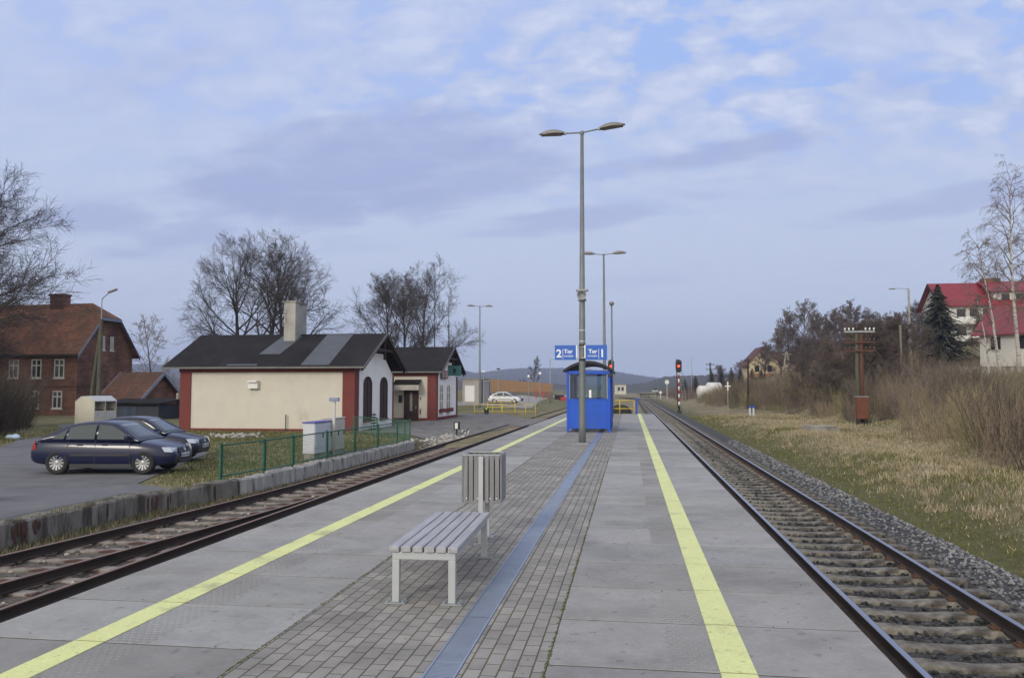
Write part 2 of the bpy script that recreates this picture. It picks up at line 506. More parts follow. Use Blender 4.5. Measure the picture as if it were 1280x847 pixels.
def ground_mat():
    m, nt, N, L, bs = new_mat("dry_grass_ground")
    tc = N.new("ShaderNodeTexCoord")
    def nz(sc, det=6, ro=0.6):
        n = N.new("ShaderNodeTexNoise"); n.inputs['Scale'].default_value = sc; n.inputs['Detail'].default_value = det; n.inputs['Roughness'].default_value = ro
        L.new(tc.outputs['Object'], n.inputs['Vector']); return n.outputs[0]
    def rmp(v, stops):
        r = N.new("ShaderNodeValToRGB"); e = r.color_ramp.elements
        while len(e) < len(stops): e.new(0.5)
        for el, (p, c) in zip(e, stops): el.position = p; el.color = (*c, 1)
        L.new(v, r.inputs[0]); return r.outputs[0]
    tan = rmp(nz(2.2, 9, .7), [(0.3, (0.13, 0.105, 0.065)), (0.5, (0.25, 0.21, 0.13)), (0.7, (0.34, 0.29, 0.20))])
    grn = rmp(nz(3.1, 8, .7), [(0.3, (0.06, 0.07, 0.028)), (0.7, (0.15, 0.16, 0.065))])
    sp = N.new("ShaderNodeSeparateXYZ"); L.new(tc.outputs['Object'], sp.inputs[0])
    mr = N.new("ShaderNodeMapRange"); mr.interpolation_type = 'SMOOTHSTEP'
    mr.inputs[1].default_value = 0.44; mr.inputs[2].default_value = 0.60
    L.new(nz(0.45, 6, .65), mr.inputs[0])
    # greener to the left of the line, where the lawns are
    lf = N.new("ShaderNodeMapRange"); lf.inputs[1].default_value = -8.0; lf.inputs[2].default_value = -12.0; lf.inputs[3].default_value = 0.0; lf.inputs[4].default_value = 0.45
    L.new(sp.outputs[0], lf.inputs[0])
    ad = N.new("ShaderNodeMath"); ad.operation = 'ADD'; ad.use_clamp = True
    hm = N.new("ShaderNodeMath"); hm.operation = 'MULTIPLY'; hm.inputs[1].default_value = 0.55
    L.new(mr.outputs[0], hm.inputs[0]); L.new(hm.outputs[0], ad.inputs[0]); L.new(lf.outputs[0], ad.inputs[1])
    mx = N.new("ShaderNodeMix"); mx.data_type = 'RGBA'
    L.new(ad.outputs[0], mx.inputs[0]); L.new(tan, mx.inputs[6]); L.new(grn, mx.inputs[7])
    # moss along the foot of the ballast on the right
    mn = N.new("ShaderNodeMapRange"); mn.interpolation_type = 'SMOOTHSTEP'; mn.inputs[1].default_value = 8.6; mn.inputs[2].default_value = 6.0
    L.new(sp.outputs[0], mn.inputs[0])
    mp_ = N.new("ShaderNodeMapRange"); mp_.inputs[1].default_value = 4.0; mp_.inputs[2].default_value = 4.6
    L.new(sp.outputs[0], mp_.inputs[0])
    mq = N.new("ShaderNodeMath"); mq.operation = 'MULTIPLY'; L.new(mn.outputs[0], mq.inputs[0]); L.new(mp_.outputs[0], mq.inputs[1])
    mq2 = N.new("ShaderNodeMath"); mq2.operation = 'MULTIPLY'; mq2.inputs[1].default_value = 0.85; L.new(mq.outputs[0], mq2.inputs[0])
    mm = N.new("ShaderNodeMix"); mm.data_type = 'RGBA'
    moss_ = rmp(nz(4.0, 8, .7), [(0.3, (0.050, 0.055, 0.020)), (0.7, (0.135, 0.130, 0.050))])
    L.new(mq2.outputs[0], mm.inputs[0]); L.new(mx.outputs[2], mm.inputs[6]); L.new(moss_, mm.inputs[7])
    L.new(mm.outputs[2], bs.inputs['Base Color'])
    bs.inputs['Roughness'].default_value = 0.95; bs.inputs['Specular IOR Level'].default_value = 0.15
    b = N.new("ShaderNodeBump"); b.inputs['Strength'].default_value = 0.7; b.inputs['Distance'].default_value = 0.06
    L.new(nz(9, 8, .75), b.inputs['Height']); L.new(b.outputs[0], bs.inputs['Normal'])
    return m

M_ground = ground_mat()
g = np_mesh("ground", np.stack([GX.ravel(), GY.ravel(), GZ.ravel()], -1), quads, M_ground, smooth=True)
tag(g, kind="structure")

def drape(name, poly, m, lift=0.012, step=0.5):
    """a sheet of paving laid over the terrain inside a plan polygon"""
    bm = bmesh.new()
    f = bm.faces.new([bm.verts.new((x, y, 0)) for x, y in poly])
    x0 = min(p[0] for p in poly); x1 = max(p[0] for p in poly); y0 = min(p[1] for p in poly); y1 = max(p[1] for p in poly)
    for ax, a, b in ((0, x0, x1), (1, y0, y1)):
        k = a + step
        while k < b:
            co = (k, 0, 0) if ax == 0 else (0, k, 0); no = (1, 0, 0) if ax == 0 else (0, 1, 0)
            bmesh.ops.bisect_plane(bm, geom=bm.verts[:] + bm.edges[:] + bm.faces[:], plane_co=co, plane_no=no)
            k += step
    for v in bm.verts:
        v.co.z = float(terrain(v.co.x, v.co.y)) + lift
    bmesh.ops.recalc_face_normals(bm, faces=bm.faces)
    me = bpy.data.meshes.new(name); bm.to_mesh(me); bm.free()
    if me.polygons and me.polygons[0].normal.z < 0:
        me.flip_normals()
    me.materials.append(m)
    o = bpy.data.objects.new(name, me); COL.objects.link(o)
    return tag(o, kind="structure")

M_asphalt = mat("worn_asphalt", (0.135, 0.136, 0.142), 0.85, 0, 0.22, 1.2, 0.4, 70, second=(0.075, 0.075, 0.078), sscale=0.5, sharp=(0.5, 0.68))
M_paving = brick_mat("forecourt_setts", (0.26, 0.245, 0.22), (0.20, 0.19, 0.175), (0.10, 0.09, 0.075), 0.22, 0.16, 0.015, 'xy', dirt=0.4)
M_path = mat("pale_path", (0.30, 0.285, 0.26), 0.9, 0, 0.2, 1.0, 0.2, 40)

def laid(name, poly, m, lift, step):
    return drape(name, poly, m, lift, step)

laid("car_park", [(-10.72, -6), (-10.72, 15.5), (-10.4, 17.4), (-12.0, 18.3), (-13.2, 21.6), (-15.2, 27.5), (-22, 33), (-30.8, 45.5), (-31.5, 51), (-37, 52), (-35, 45), (-29.4, 38.6), (-27.6, 33), (-25.3, 29.5), (-27, 20), (-40, 8), (-40, -6)], M_asphalt, 0.02, 0.6)
laid("forecourt", [(-9.6, 38.6), (-14.2, 39.6), (-14.2, 55), (-13.4, 55), (-13.4, 66), (-30, 66.5), (-30, 71), (-16, 71), (-4.62, 71), (-4.62, 58), (-8.2, 56.5), (-8.9, 45)], M_paving, 0.03, 0.5)
laid("access_road", [(-60, 84), (-12, 90), (-11.5, 95), (-14, 125), (-15.5, 160), (-11.5, 260), (-13.5, 260), (-19.5, 160), (-21, 112), (-60, 100)], M_path, 0.03, 1.5)
# ---------------------------------------------------------------- platform
rng = np.random.default_rng(7)
PX0, PX1, PY0, PY1 = -4.56, 1.605, -5.0, 56.0
BX0, BX1 = -2.42, -0.525            # block paving between the slabs
DX0, DX1 = -1.235, -1.035           # drainage channel in the paving

M_slab = mat("platform_slab_concrete", (0.286, 0.284, 0.276), 0.82, 0, 0.13, 2.3, 0.3, 160, attr="tone", second=(0.185, 0.184, 0.176), sscale=0.75, sharp=(0.47, 0.75), speck=0.28, speck_scale=9.0)
M_joint = mat("dirty_joint", (0.050, 0.048, 0.040), 0.95, 0, 0.5, 4)
M_block = brick_mat("concrete_paving_blocks", (0.318, 0.304, 0.280), (0.238, 0.227, 0.210), (0.085, 0.078, 0.058), 0.2, 0.1, 0.0055, 'yx', 0.5, 0.012, 0.88, moss=(0.105, 0.098, 0.036), dirt=0.34, mscale=1.6)

p = MB()
p.box(PX0 + 0.12, PX1 - 0.12, PY0, PY1 - 0.03, -1.15, -0.085)
tag(p.build("platform_base", M_concrete), kind="structure")
p = MB()                              # bedding that shows dark in the joints
p.box(PX0 + 0.02, PX1 - 0.02, PY0, PY1 - 0.01, -0.080, -0.0045)
tag(p.build("platform_bedding", M_joint), kind="structure")

V = []; T = []; C = []
def slab(x0, x1, y0, y1, zb, tilt, tone, c=0.003):
    b = len(V)
    for (ix, iy, z) in ((0, 0, zb), (1, 0, zb), (1, 1, zb), (0, 1, zb), (0, 0, -c), (1, 0, -c), (1, 1, -c), (0, 1, -c)):
        V.append(((x0, x1)[ix], (y0, y1)[iy], z))
    for (ix, iy) in ((0, 0), (1, 0), (1, 1), (0, 1)):
        V.append(((x0 + c, x1 - c)[ix], (y0 + c, y1 - c)[iy], tilt[ix * 2 + iy]))
    for a in (0, 4):
        for k in range(4):
            j = (k + 1) % 4
            T.append((b + a + k, b + a + j, b + a + 4 + j, b + a + 4 + k))
    T.append((b + 8, b + 9, b + 10, b + 11))
    C.extend([tone] * 12)
for i in range(int(PY0), int(PY1)):
    for x0, x1 in ((PX0, BX0 - 0.008), (BX1 + 0.008, PX1)):
        t = rng.normal(1.0, 0.085)
        tone = (t * rng.normal(1, 0.008), t, t * rng.normal(1, 0.012))
        y0 = i + 0.05
        slab(x0, x1, y0 + 0.011, y0 + 0.989, -0.075, rng.normal(0, 0.0012, 4), tone)
o = np_mesh("platform_slabs", np.array(V), np.array(T), M_slab, np.array(C))
tag(o, kind="structure")

p = MB()                              # block paving either side of the channel
p.box(BX0, DX0 - 0.004, PY0, PY1 - 0.02, -0.012, 0.0)
p.box(DX1 + 0.004, BX1, PY0, PY1 - 0.02, -0.012, 0.0)
tag(p.build("block_paving", M_block), kind="structure")

# raised studs of the tactile strips, just inside the yellow lines
V = []; T = []
def stud(x, y, w=0.018, l=0.011, h=0.0026):
    b = len(V)
    for sx, sy in ((-1, -1), (1, -1), (1, 1), (-1, 1)):
        V.append((x + sx * w, y + sy * l, 0.0005))
    for sx, sy in ((-1, -1), (1, -1), (1, 1), (-1, 1)):
        V.append((x + sx * w * .6, y + sy * l * .6, h))
    T.extend([(b + 4, b + 5, b + 6, b + 7)] + [(b + k, b + (k + 1) % 4, b + 4 + (k + 1) % 4, b + 4 + k) for k in range(4)])
for x0 in (0.235, -3.50):
    for r in range(int((26 + 1) / 0.05)):
        y = -1 + r * 0.05
        if abs(((y - 0.05) % 1.0)) < 0.05 or abs(((y - 0.05) % 1.0) - 1) < 0.05:
            continue
        for c in range(6):
            stud(x0 + c * 0.052 + (0.026 if r % 2 else 0), y)
M_stud = mat("tactile_studs", (0.250, 0.249, 0.243), 0.85, 0, 0.15, 2)
tag(np_mesh("tactile_paving", np.array(V), np.array(T), M_stud), kind="structure")

M_yline = mat("yellow_line_paint", (0.67, 0.70, 0.30), 0.6, 0, 0.06, 2.5, 0.15, 120, second=(0.36, 0.355, 0.19), sscale=1.9, sharp=(0.52, 0.72), speck=0.30, speck_scale=18.0)
p = MB()
for x in (-3.625, 0.632):
    for i in range(int(PY0), int(PY1)):   # the paint breaks at every slab joint
        p.box(x - 0.108, x + 0.108, i + 0.060, i + 1.040, 0.0015, 0.005)
tag(p.build("painted_line", M_yline), kind="structure")

# drainage channel
M_channel = mat("channel_grating_steel", (0.29, 0.335, 0.42), 0.42, 0.55, 0.12, 3, 0.1, 60)
M_channel_rim = mat("channel_rim_steel", (0.34, 0.39, 0.47), 0.4, 0.6, 0.08, 4)
ch = thing("drainage_channel", "long blue-grey steel drainage channel set in the block paving", "drain", (-1.135, 25, 0))
fr = MB()
for a, b in ((DX0, DX0 + 0.014), (DX1 - 0.014, DX1)):
    fr.box(a + 1.135, b + 1.135, PY0 - 25, 31.5 - 25, -0.03, 0.004)
fr.build("rim", M_channel_rim, ch)
gr = MB()
gr.box(-0.086, 0.086, PY0 - 25, 6.5, -0.03, -0.012)
y = PY0
while y < 31.5:
    step = 0.022 if y < 14 else 0.1
    w = 0.014 if y < 14 else 0.092
    gr.box(-0.084, 0.084, y - 25, y - 25 + w, -0.0115, 0.0005)
    y += step
for yb in np.arange(PY0, 31.5, 1.0):
    gr.box(-0.0855, 0.0855, yb - 25, yb - 25 + 0.006, -0.011, 0.0015)
gr.build("grating", M_channel, ch)

# ---------------------------------------------------------------- tracks
M_railside = mat("rusty_rail_side", (0.036, 0.024, 0.019), 0.75, 0.1, 0.4, 5, 0.2, 60, stretch=(1, 0.3, 1))
M_railtop = mat("polished_rail_head", (0.34, 0.35, 0.40), 0.28, 0.9, 0.12, 3, stretch=(4, 0.2, 1))
M_railtop_rusty = mat("rusty_rail_head", (0.24, 0.155, 0.115), 0.5, 0.4, 0.3, 5, stretch=(3, 0.2, 1))
M_csleeper = mat("concrete_sleeper", (0.215, 0.200, 0.168), 0.92, 0, 0.45, 9, 0.8, 45, second=(0.065, 0.055, 0.045), sscale=3.0, sharp=(0.42, 0.68), each=.14)
M_clip = mat("rusty_rail_clip", (0.10, 0.055, 0.032), 0.85, 0, 0.35, 20)
M_wsleeper = mat("weathered_wood_sleeper", (0.25, 0.225, 0.20), 0.92, 0, 0.35, 4, 0.6, 40, stretch=(0.3, 2, 1), second=(0.075, 0.036, 0.024), sscale=2.2, sharp=(0.44, 0.58))

PROFILE = [(-0.062, 0), (0.062, 0), (0.062, 0.012), (0.010, 0.028), (0.008, 0.10), (0.034, 0.116), (0.035, 0.144), (-0.035, 0.144), (-0.034, 0.116), (-0.008, 0.10), (-0.010, 0.028), (-0.062, 0.012)]
HEAD = [(-0.033, 0.1445), (0.033, 0.1445), (0.025, 0.149), (-0.025, 0.149)]

def sweep(path, prof, mb, zfoot):
    P = [Vector((a, b, 0)) for a, b in path]
    n = len(prof); base = len(mb.v)
    for i, q in enumerate(P):
        t = (P[min(i + 1, len(P) - 1)] - P[max(i - 1, 0)]).normalized()
        side = Vector((t.y, -t.x, 0))
        for u, w in prof:
            r = q + side * u
            mb.v.append((r.x, r.y, zfoot + w))
    for i in range(len(P) - 1):
        for k in range(n):
            j = (k + 1) % n
            mb.f.append((base + i * n + k, base + i * n + j, base + (i + 1) * n + j, base + (i + 1) * n + k)); mb.m.append(0)
    mb.f.append(tuple(base + k for k in range(n - 1, -1, -1))); mb.m.append(0)
    e = base + (len(P) - 1) * n
    mb.f.append(tuple(e + k for k in range(n))); mb.m.append(0)

def centre_right(y):
    return 3.27 if y < 175 else 3.27 - (y - 175) ** 2 / 900.0
def rail(path, zfoot, topmat, parent, off):
    a = MB(); sweep(path, PROFILE, a, zfoot)
    r = a.build("rail", M_railside, parent, off)
    b = MB(); sweep(path, HEAD, b, zfoot)
    b.build("rail_head", topmat, r)
    for ch_ in r.children:
        for v in ch_.data.vertices:
            v.co -= Vector(off)
    return r

ysr = list(np.arange(-6, 176, 7.0)) + list(np.arange(178, 262, 6.0))
trk = thing("railway_track", "straight railway track with shiny rails on pale concrete sleepers beside the platform", "railway track", (3.27, 20, -0.92))
for s in (-0.752, 0.752):
    rail([(centre_right(v) + s, v) for v in ysr], -0.912, M_railtop, trk, (3.27, 20, -0.92))

def sleeper_mesh(name, m, seed):
    r = random.Random(seed)
    mb = MB()
    xsn = np.linspace(-1.27, 1.27, 13)
    rows = []
    for x in xsn:
        dip = 0.028 * math.exp(-(x / 0.42) ** 2)
        w = 0.125 - 0.02 * math.exp(-(x / 0.5) ** 2)
        rows.append([(x, -w - 0.03, -0.17), (x, -w, -0.012 - dip + r.uniform(-.004, .004)), (x, -w + 0.02, -dip + r.uniform(-.004, .004)), (x, w - 0.02, -dip + r.uniform(-.004, .004)), (x, w, -0.012 - dip + r.uniform(-.004, .004)), (x, w + 0.03, -0.17)])
    b = len(mb.v)
    for row in rows:
        mb.v.extend(row)
    for i in range(len(rows) - 1):
        for k in range(5):
            mb.f.append((b + i * 6 + k, b + (i + 1) * 6 + k, b + (i + 1) * 6 + k + 1, b + i * 6 + k + 1)); mb.m.append(0)
    mb.f.append(tuple(range(b, b + 6))); mb.m.append(0)
    e = b + (len(rows) - 1) * 6
    mb.f.append(tuple(range(e + 5, e - 1, -1))); mb.m.append(0)
    for sd_ in (-0.752, 0.752):                      # rusty fastenings either side of the rail foot
        for d in (-0.10, 0.10):
            mb.box(sd_ + d - 0.045, sd_ + d + 0.045, -0.06, 0.06, -0.02, 0.028, 1)
            mb.box(sd_ + d * 1.1 - 0.018, sd_ + d * 1.1 + 0.018, -0.025, 0.025, 0.027, 0.055, 1)
    return mb.build(name, m, None, smooth=False)

variants = [sleeper_mesh("sleeper", [M_csleeper, M_clip], k) for k in range(3)]
srng = random.Random(3)
k = 0
yy = 4.2
far = MB()
while yy < 235:
    if k < 100:
        src = variants[k % 3]
        s = src if k < 3 else src.copy()
        if k >= 3:
            COL.objects.link(s)
        s.parent = trk
        s.location = (centre_right(yy) - 3.27 + srng.uniform(-.01, .01), yy - 20, 0.003 + srng.uniform(-.005, .005))
        s.rotation_euler = (0, 0, srng.uniform(-.006, .006))
    else:
        far.box(centre_right(yy) - 3.27 - 1.27, centre_right(yy) - 3.27 + 1.27, yy - 20 - 0.12, yy - 20 + 0.12, -0.15, 0.003)
    k += 1; yy += 0.6
fs = far.build("sleeper", M_csleeper, trk); fs["kind"] = "stuff"

# left-hand track: near rail runs on, the siding curves away towards the camera
def third(y):
    xsn = [-6, 8, 11.2, 13.9, 18.3, 24.8, 33, 45, 120]
    xv = [-11.15, -9.93, -9.60, -9.30, -8.97, -8.80, -8.76, -8.76, -8.76]
    return float(np.interp(y, xsn, xv))
def second(y):
    xsn = [-6, 8, 9.6, 12.0, 15.5, 18.6]
    xv = [-9.62, -8.43, -8.24, -7.97, -7.60, -7.36]
    return float(np.interp(y, xsn, xv))
def smoothed(fn, y):
    return sum(fn(y + d) for d in np.linspace(-2.2, 2.2, 9)) / 9
offl = (-7.9, 20, -1.0)
trl = thing("railway_track", "rusty siding track with curved switch rail on old wooden sleepers by the ramp wall", "railway track", offl)
rail([(-7.27, v) for v in (-6, 20, 58.0)], -0.999, M_railtop_rusty, trl, offl)
rail([(smoothed(third, v), v) for v in np.arange(-5, 58.5, 1.5)], -0.999, M_railtop_rusty, trl, offl)
rail([(smoothed(second, v), v) for v in np.arange(-5, 18.9, 0.8)], -0.999, M_railtop_rusty, trl, offl)
rail([(-7.27, v) for v in (71.2, 100, 130.0)], -0.999, M_railtop_rusty, trl, offl)
rail([(-8.76, v) for v in (71.2, 100, 130.0)], -0.999, M_railtop_rusty, trl, offl)
wrng = random.Random(11)
w0 = MB(); w0.box(-1.3, 1.3, -0.12, 0.12, -0.15, 0.0)
ws = w0.build("sleeper", M_wsleeper, None, bevel=0.015)
wc = MB(); wc.box(-0.09, 0.09, -0.10, 0.10, 0.0, 0.014)
yy = 4.0; k = 0
while yy < 57:
    s = ws if k == 0 else ws.copy()
    if k:
        COL.objects.link(s)
    s.parent = trl
    t3 = smoothed(third, yy); s2 = smoothed(second, yy) if yy < 18.6 else -7.27
    cx = (t3 + s2) / 2 if yy < 14 else (t3 - 7.27) / 2
    s.location = (cx + 7.9 + wrng.uniform(-.05, .05), yy - 20, -0.004 + wrng.uniform(-.012, .004))
    s.rotation_euler = (0, wrng.uniform(-.006, .006), wrng.uniform(-.03, .03) + (0.12 if yy < 18 else 0))
    s.scale = (0.95 + wrng.uniform(-.05, .05), wrng.uniform(.9, 1.1), 1)
    k += 1; yy += 0.72 + wrng.uniform(-.04, .04)
# the level crossing between the two lengths of rail: rail heads flush in the paving
p = MB()
for x in (-7.27, -8.76):
    p.box(x - 0.034, x + 0.034, 58.6, 71.1, -0.95, -0.905)
p.build("embedded_rail", M_railtop_rusty, trl, offl)

# ---------------------------------------------------------------- ballast
M_ballast = mat("ballast_bed", (0.04, 0.04, 0.044), 0.95, 0, 0.5, 14, 1.0, 28, second=(0.11, 0.11, 0.115), sscale=22, sharp=(0.5, 0.65))
M_ballastl = mat("dirty_ballast_bed", (0.080, 0.066, 0.054), 0.95, 0, 0.5, 14, 1.0, 28, second=(0.135, 0.12, 0.10), sscale=18, sharp=(0.45, 0.6))
def bed(name, x0, x1, y0, y1, fz, dx=0.16, dy=0.25, m=None):
    a = np.arange(x0, x1 + 1e-6, dx); b = np.concatenate([np.arange(y0, min(y1, 40), dy), np.arange(min(y1, 40), y1 + 1e-6, 2.0)])
    X, Y = np.meshgrid(a, b)
    Z = fz(X, Y)
    J = np.arange(X.size).reshape(X.shape)
    q = np.stack([J[:-1, :-1], J[:-1, 1:], J[1:, 1:], J[1:, :-1]], -1).reshape(-1, 4)
    return tag(np_mesh(name, np.stack([X.ravel(), Y.ravel(), Z.ravel()], -1), q, m or M_ballast, smooth=True), kind="structure")
def curveR(Y):
    return np.where(Y > 175, (Y - 175) ** 2 / 900.0, 0)
def fR(X, Y):
    h = -0.985 + 0.035 * np.abs(np.sin(np.pi * (Y - 4.2 - 0.3) / 0.6)) * 0 + lumps(X, Y, 5.0, 1.0) * 0.012
    h = h + 0.075 * smooth(4.75, 5.1, X) - 0.30 * smooth(5.25, 5.75, X)
    return h
bx = bed("ballast", 1.62, 5.75, -6, 236, fR)
for v in bx.data.vertices:
    if v.co.y > 175:
        v.co.x -= (v.co.y - 175) ** 2 / 900.0
def fL(X, Y):
    return -1.045 + lumps(X, Y, 4.0, 2.0) * 0.018
bed("ballast", -10.4, -4.45, -6, 58, fL, m=M_ballastl)
bed("ballast", -9.9, -4.45, 71.3, 130, fL, m=M_ballastl)

M_stone = attr_mat("ballast_stone", 0.9)
PH = (1 + 5 ** .5) / 2
ico = np.array([(-1, PH, 0), (1, PH, 0), (-1, -PH, 0), (1, -PH, 0), (0, -1, PH), (0, 1, PH), (0, -1, -PH), (0, 1, -PH), (PH, 0, -1), (PH, 0, 1), (-PH, 0, -1), (-PH, 0, 1)]) / 1.9
icf = np.array([(0, 11, 5), (0, 5, 1), (0, 1, 7), (0, 7, 10), (0, 10, 11), (1, 5, 9), (5, 11, 4), (11, 10, 2), (10, 7, 6), (7, 1, 8), (3, 9, 4), (3, 4, 2), (3, 2, 6), (3, 6, 8), (3, 8, 9), (4, 9, 5), (2, 4, 11), (6, 2, 10), (8, 6, 7), (9, 8, 1)])
def stones(name, pts, size, tones, seed):
    r = np.random.default_rng(seed)
    n = len(pts)
    base = ico[None] * r.uniform(0.62, 1.2, (n, 12, 1))
    sc = size[:, None, None] * np.stack([r.uniform(.75, 1.25, n), r.uniform(.7, 1.1, n), r.uniform(.5, .9, n)], -1)[:, None, :]
    v = base * sc
    a = r.uniform(0, 2 * np.pi, n); c, s = np.cos(a)[:, None], np.sin(a)[:, None]
    t = r.normal(0, .35, n); ct, st = np.cos(t)[:, None], np.sin(t)[:, None]
    y1 = v[..., 1] * ct - v[..., 2] * st; z1 = v[..., 1] * st + v[..., 2] * ct
    v = np.stack([v[..., 0] * c - y1 * s, v[..., 0] * s + y1 * c, z1], -1) + pts[:, None, :]
    f = icf[None] + (np.arange(n) * 12)[:, None, None]
    col = np.repeat(tones[:, None, :], 12, 1).reshape(-1, 3)
    o = np_mesh(name, v.reshape(-1, 3), f.reshape(-1, 3), M_stone, col)
    return tag(o, kind="stuff")
r = np.random.default_rng(21)
def falloff(n, y0, y1, power=2.2):
    return y0 + (y1 - y0) * r.uniform(0, 1, n) ** power
# right track: dark stones in the cribs, paler on the shoulder
n = 25000
Y = falloff(n, 4.0, 42.0); Xs = r.uniform(1.75, 5.6, n)
ph = ((Y - 4.2 + 0.3) % 0.6) - 0.3
keep = (np.abs(ph) > 0.112) | (Xs > 4.56) | (Xs < 1.98)
keep &= ~((np.abs(Xs - 2.518) < 0.06) | (np.abs(Xs - 4.022) < 0.06))
keep &= r.uniform(0, 1, n) < np.where(Xs > 4.5, 1.0, 0.72)
Y = Y[keep]; Xs = Xs[keep]; ph = ph[keep]; n = len(Y)
sh = smooth(4.45, 4.9, Xs)
Z = fR(Xs, Y) + r.uniform(-0.006, 0.026, n) + 0.012 * (1 - sh)
tb = r.uniform(0.02, 0.085, n) * (1 - sh) + r.uniform(0.07, 0.29, n) * sh
tn = np.stack([tb * 0.98, tb, tb * (1.06 + 0.05 * r.uniform(-1, 1, n))], -1)
stones("ballast_stones", np.stack([Xs, Y, Z], -1), r.uniform(0.022, 0.042, n) * (1 + 0.25 * (Y > 20)), tn, 1)
n = 9500
Y = falloff(n, 5.0, 40.0, 1.8); Xs = r.uniform(-9.9, -4.7, n)
t3 = np.array([third(v) for v in Y])
cr = ((Y - 4.0) % 0.72)
keep = (Xs > t3 - 0.9) & (r.uniform(0, 1, n) < np.where(Xs > -7.2, .5, 0.8)) & ((r.uniform(0, 1, n) < .35) | (Xs > -7.2) | (Xs < t3))
Y = Y[keep]; Xs = Xs[keep]; n = len(Y)
Z = fL(Xs, Y) + r.uniform(-0.01, 0.02, n)
tb = np.where(r.uniform(0, 1, n) < np.where(Xs > -8.6, .34, .1), r.uniform(.28, .46, n), r.uniform(.05, .16, n))
tn = np.stack([tb * 1.08, tb, tb * .90], -1)
stones("ballast_stones", np.stack([Xs, Y, Z], -1), r.uniform(0.025, 0.048, n), tn, 2)

# moss and grit caught in the joints between the slabs and the block paving
n = 2600
Y = 3.2 + 17 * r.uniform(0, 1, n) ** 1.8
Xs = np.where(r.uniform(0, 1, n) < .6, BX1, BX0) + r.normal(0, .006, n)
keep = (lumps(Xs * 9, Y, 2.1, 1.0) > -.15) | (r.uniform(0, 1, n) < .3)
Y, Xs = Y[keep], Xs[keep]; n = len(Y)
tb = r.uniform(.06, .15, n)
stones("moss", np.stack([Xs, Y, np.full(n, .0005)], -1), r.uniform(.004, .010, n), np.stack([tb * .95, tb, tb * .38], -1), 9)
n = 420                                                   # grit and crumbs lying about on the platform
Y = 3.2 + 20 * r.uniform(0, 1, n) ** 1.6; Xs = r.uniform(-4.4, 1.5, n); tb = r.uniform(.08, .45, n)
stones("grit", np.stack([Xs, Y, np.full(n, .004)], -1), r.uniform(.003, .008, n), np.stack([tb * 1.05, tb, tb * .88], -1), 10)

# ---------------------------------------------------------------- ramp wall on the left
M_ramp = mat("stained_ramp_concrete", (0.175, 0.165, 0.145), 0.92, 0, 0.55, 5.0, 0.7, 35, stretch=(1, 1, 0.22), second=(0.055, 0.050, 0.043), sscale=2.6, sharp=(0.46, 0.60), sstretch=(1, 1, 0.16))
M_ramp_pale = mat("pale_ramp_concrete", (0.36, 0.35, 0.33), 0.92, 0, 0.4, 6, 0.7, 35, stretch=(1, 1, 0.2), second=(0.12, 0.115, 0.10), sscale=4.0, sharp=(0.53, 0.64), sstretch=(1, 1, 0.2))
M_ruststain = mat("rust_stain", (0.075, 0.038, 0.028), 0.9, 0, 0.4, 3, stretch=(1, 1, 0.2))
wr = random.Random(5)
def wall_run(name, y0, y1, m, label, top=-0.585):
    root = thing(name, label, "wall", (float(xwall((y0 + y1) / 2)), (y0 + y1) / 2, -1.06))
    off = tuple(root.location)
    mb = MB()
    yv = list(np.arange(y0, y1, 0.16)) + [y1]
    rows = []
    for v in yv:
        xf = float(xwall(v)) + wr.uniform(-.004, .004)
        zt = top + wr.uniform(-.028, .008) + .015 * math.sin(v * 2.1)
        rows.append([(xf - .32, v, -1.3), (xf + .02, v, -1.3), (xf, v, zt - .03 + wr.uniform(-.015, .005)), (xf - .03 + wr.uniform(-.02, 0.005), v, zt), (xf - .32, v, zt + wr.uniform(-.01, .02))])
    b = len(mb.v)
    for row in rows:
        mb.v.extend(row)
    for i in range(len(rows) - 1):
        for k in range(5):
            j = (k + 1) % 5
            mb.f.append((b + i * 5 + k, b + i * 5 + j, b + (i + 1) * 5 + j, b + (i + 1) * 5 + k)); mb.m.append(0)
    mb.f.append(tuple(range(b + 4, b - 1, -1))); mb.m.append(0)
    e = b + (len(rows) - 1) * 5
    mb.f.append(tuple(range(e, e + 5))); mb.m.append(0)
    mb.build("wall_face", m, root, off)
    return root, off
w1, o1 = wall_run("retaining_wall", -6, 19.4, M_ramp, "low dark concrete ramp wall with rust-brown stains at the car park edge")
st = MB()
for yc, w, dens in ((12.9, .34, 15), (16.45, .16, 7), (16.95, .07, 3), (15.1, .04, 2), (18.5, .09, 4)):
    for q in range(dens):
        ya = yc + wr.uniform(-w, w); hw_ = wr.uniform(.015, .05); x = float(xwall(ya)) + 0.010
        zt_, zb_ = -.63 - wr.uniform(0, .10), -.80 - wr.uniform(0.0, .24)
        st.poly([(x, ya - hw_ * .6, zt_), (x + .007, ya - hw_, (zt_ + zb_) / 2), (x + .014, ya - hw_ * .3, zb_), (x + .014, ya + hw_ * .25, zb_ + .02), (x + .007, ya + hw_ * .9, (zt_ + zb_) / 2), (x, ya + hw_ * .5, zt_ + .02)])
sto = st.build("rust_stain", M_ruststain, w1, o1)
sm_ = sto.modifiers.new("t", 'SOLIDIFY'); sm_.thickness = 0.006
wall_run("retaining_wall", 19.45, 34.6, M_ramp_pale, "low pale grey concrete wall below the green mesh fence")
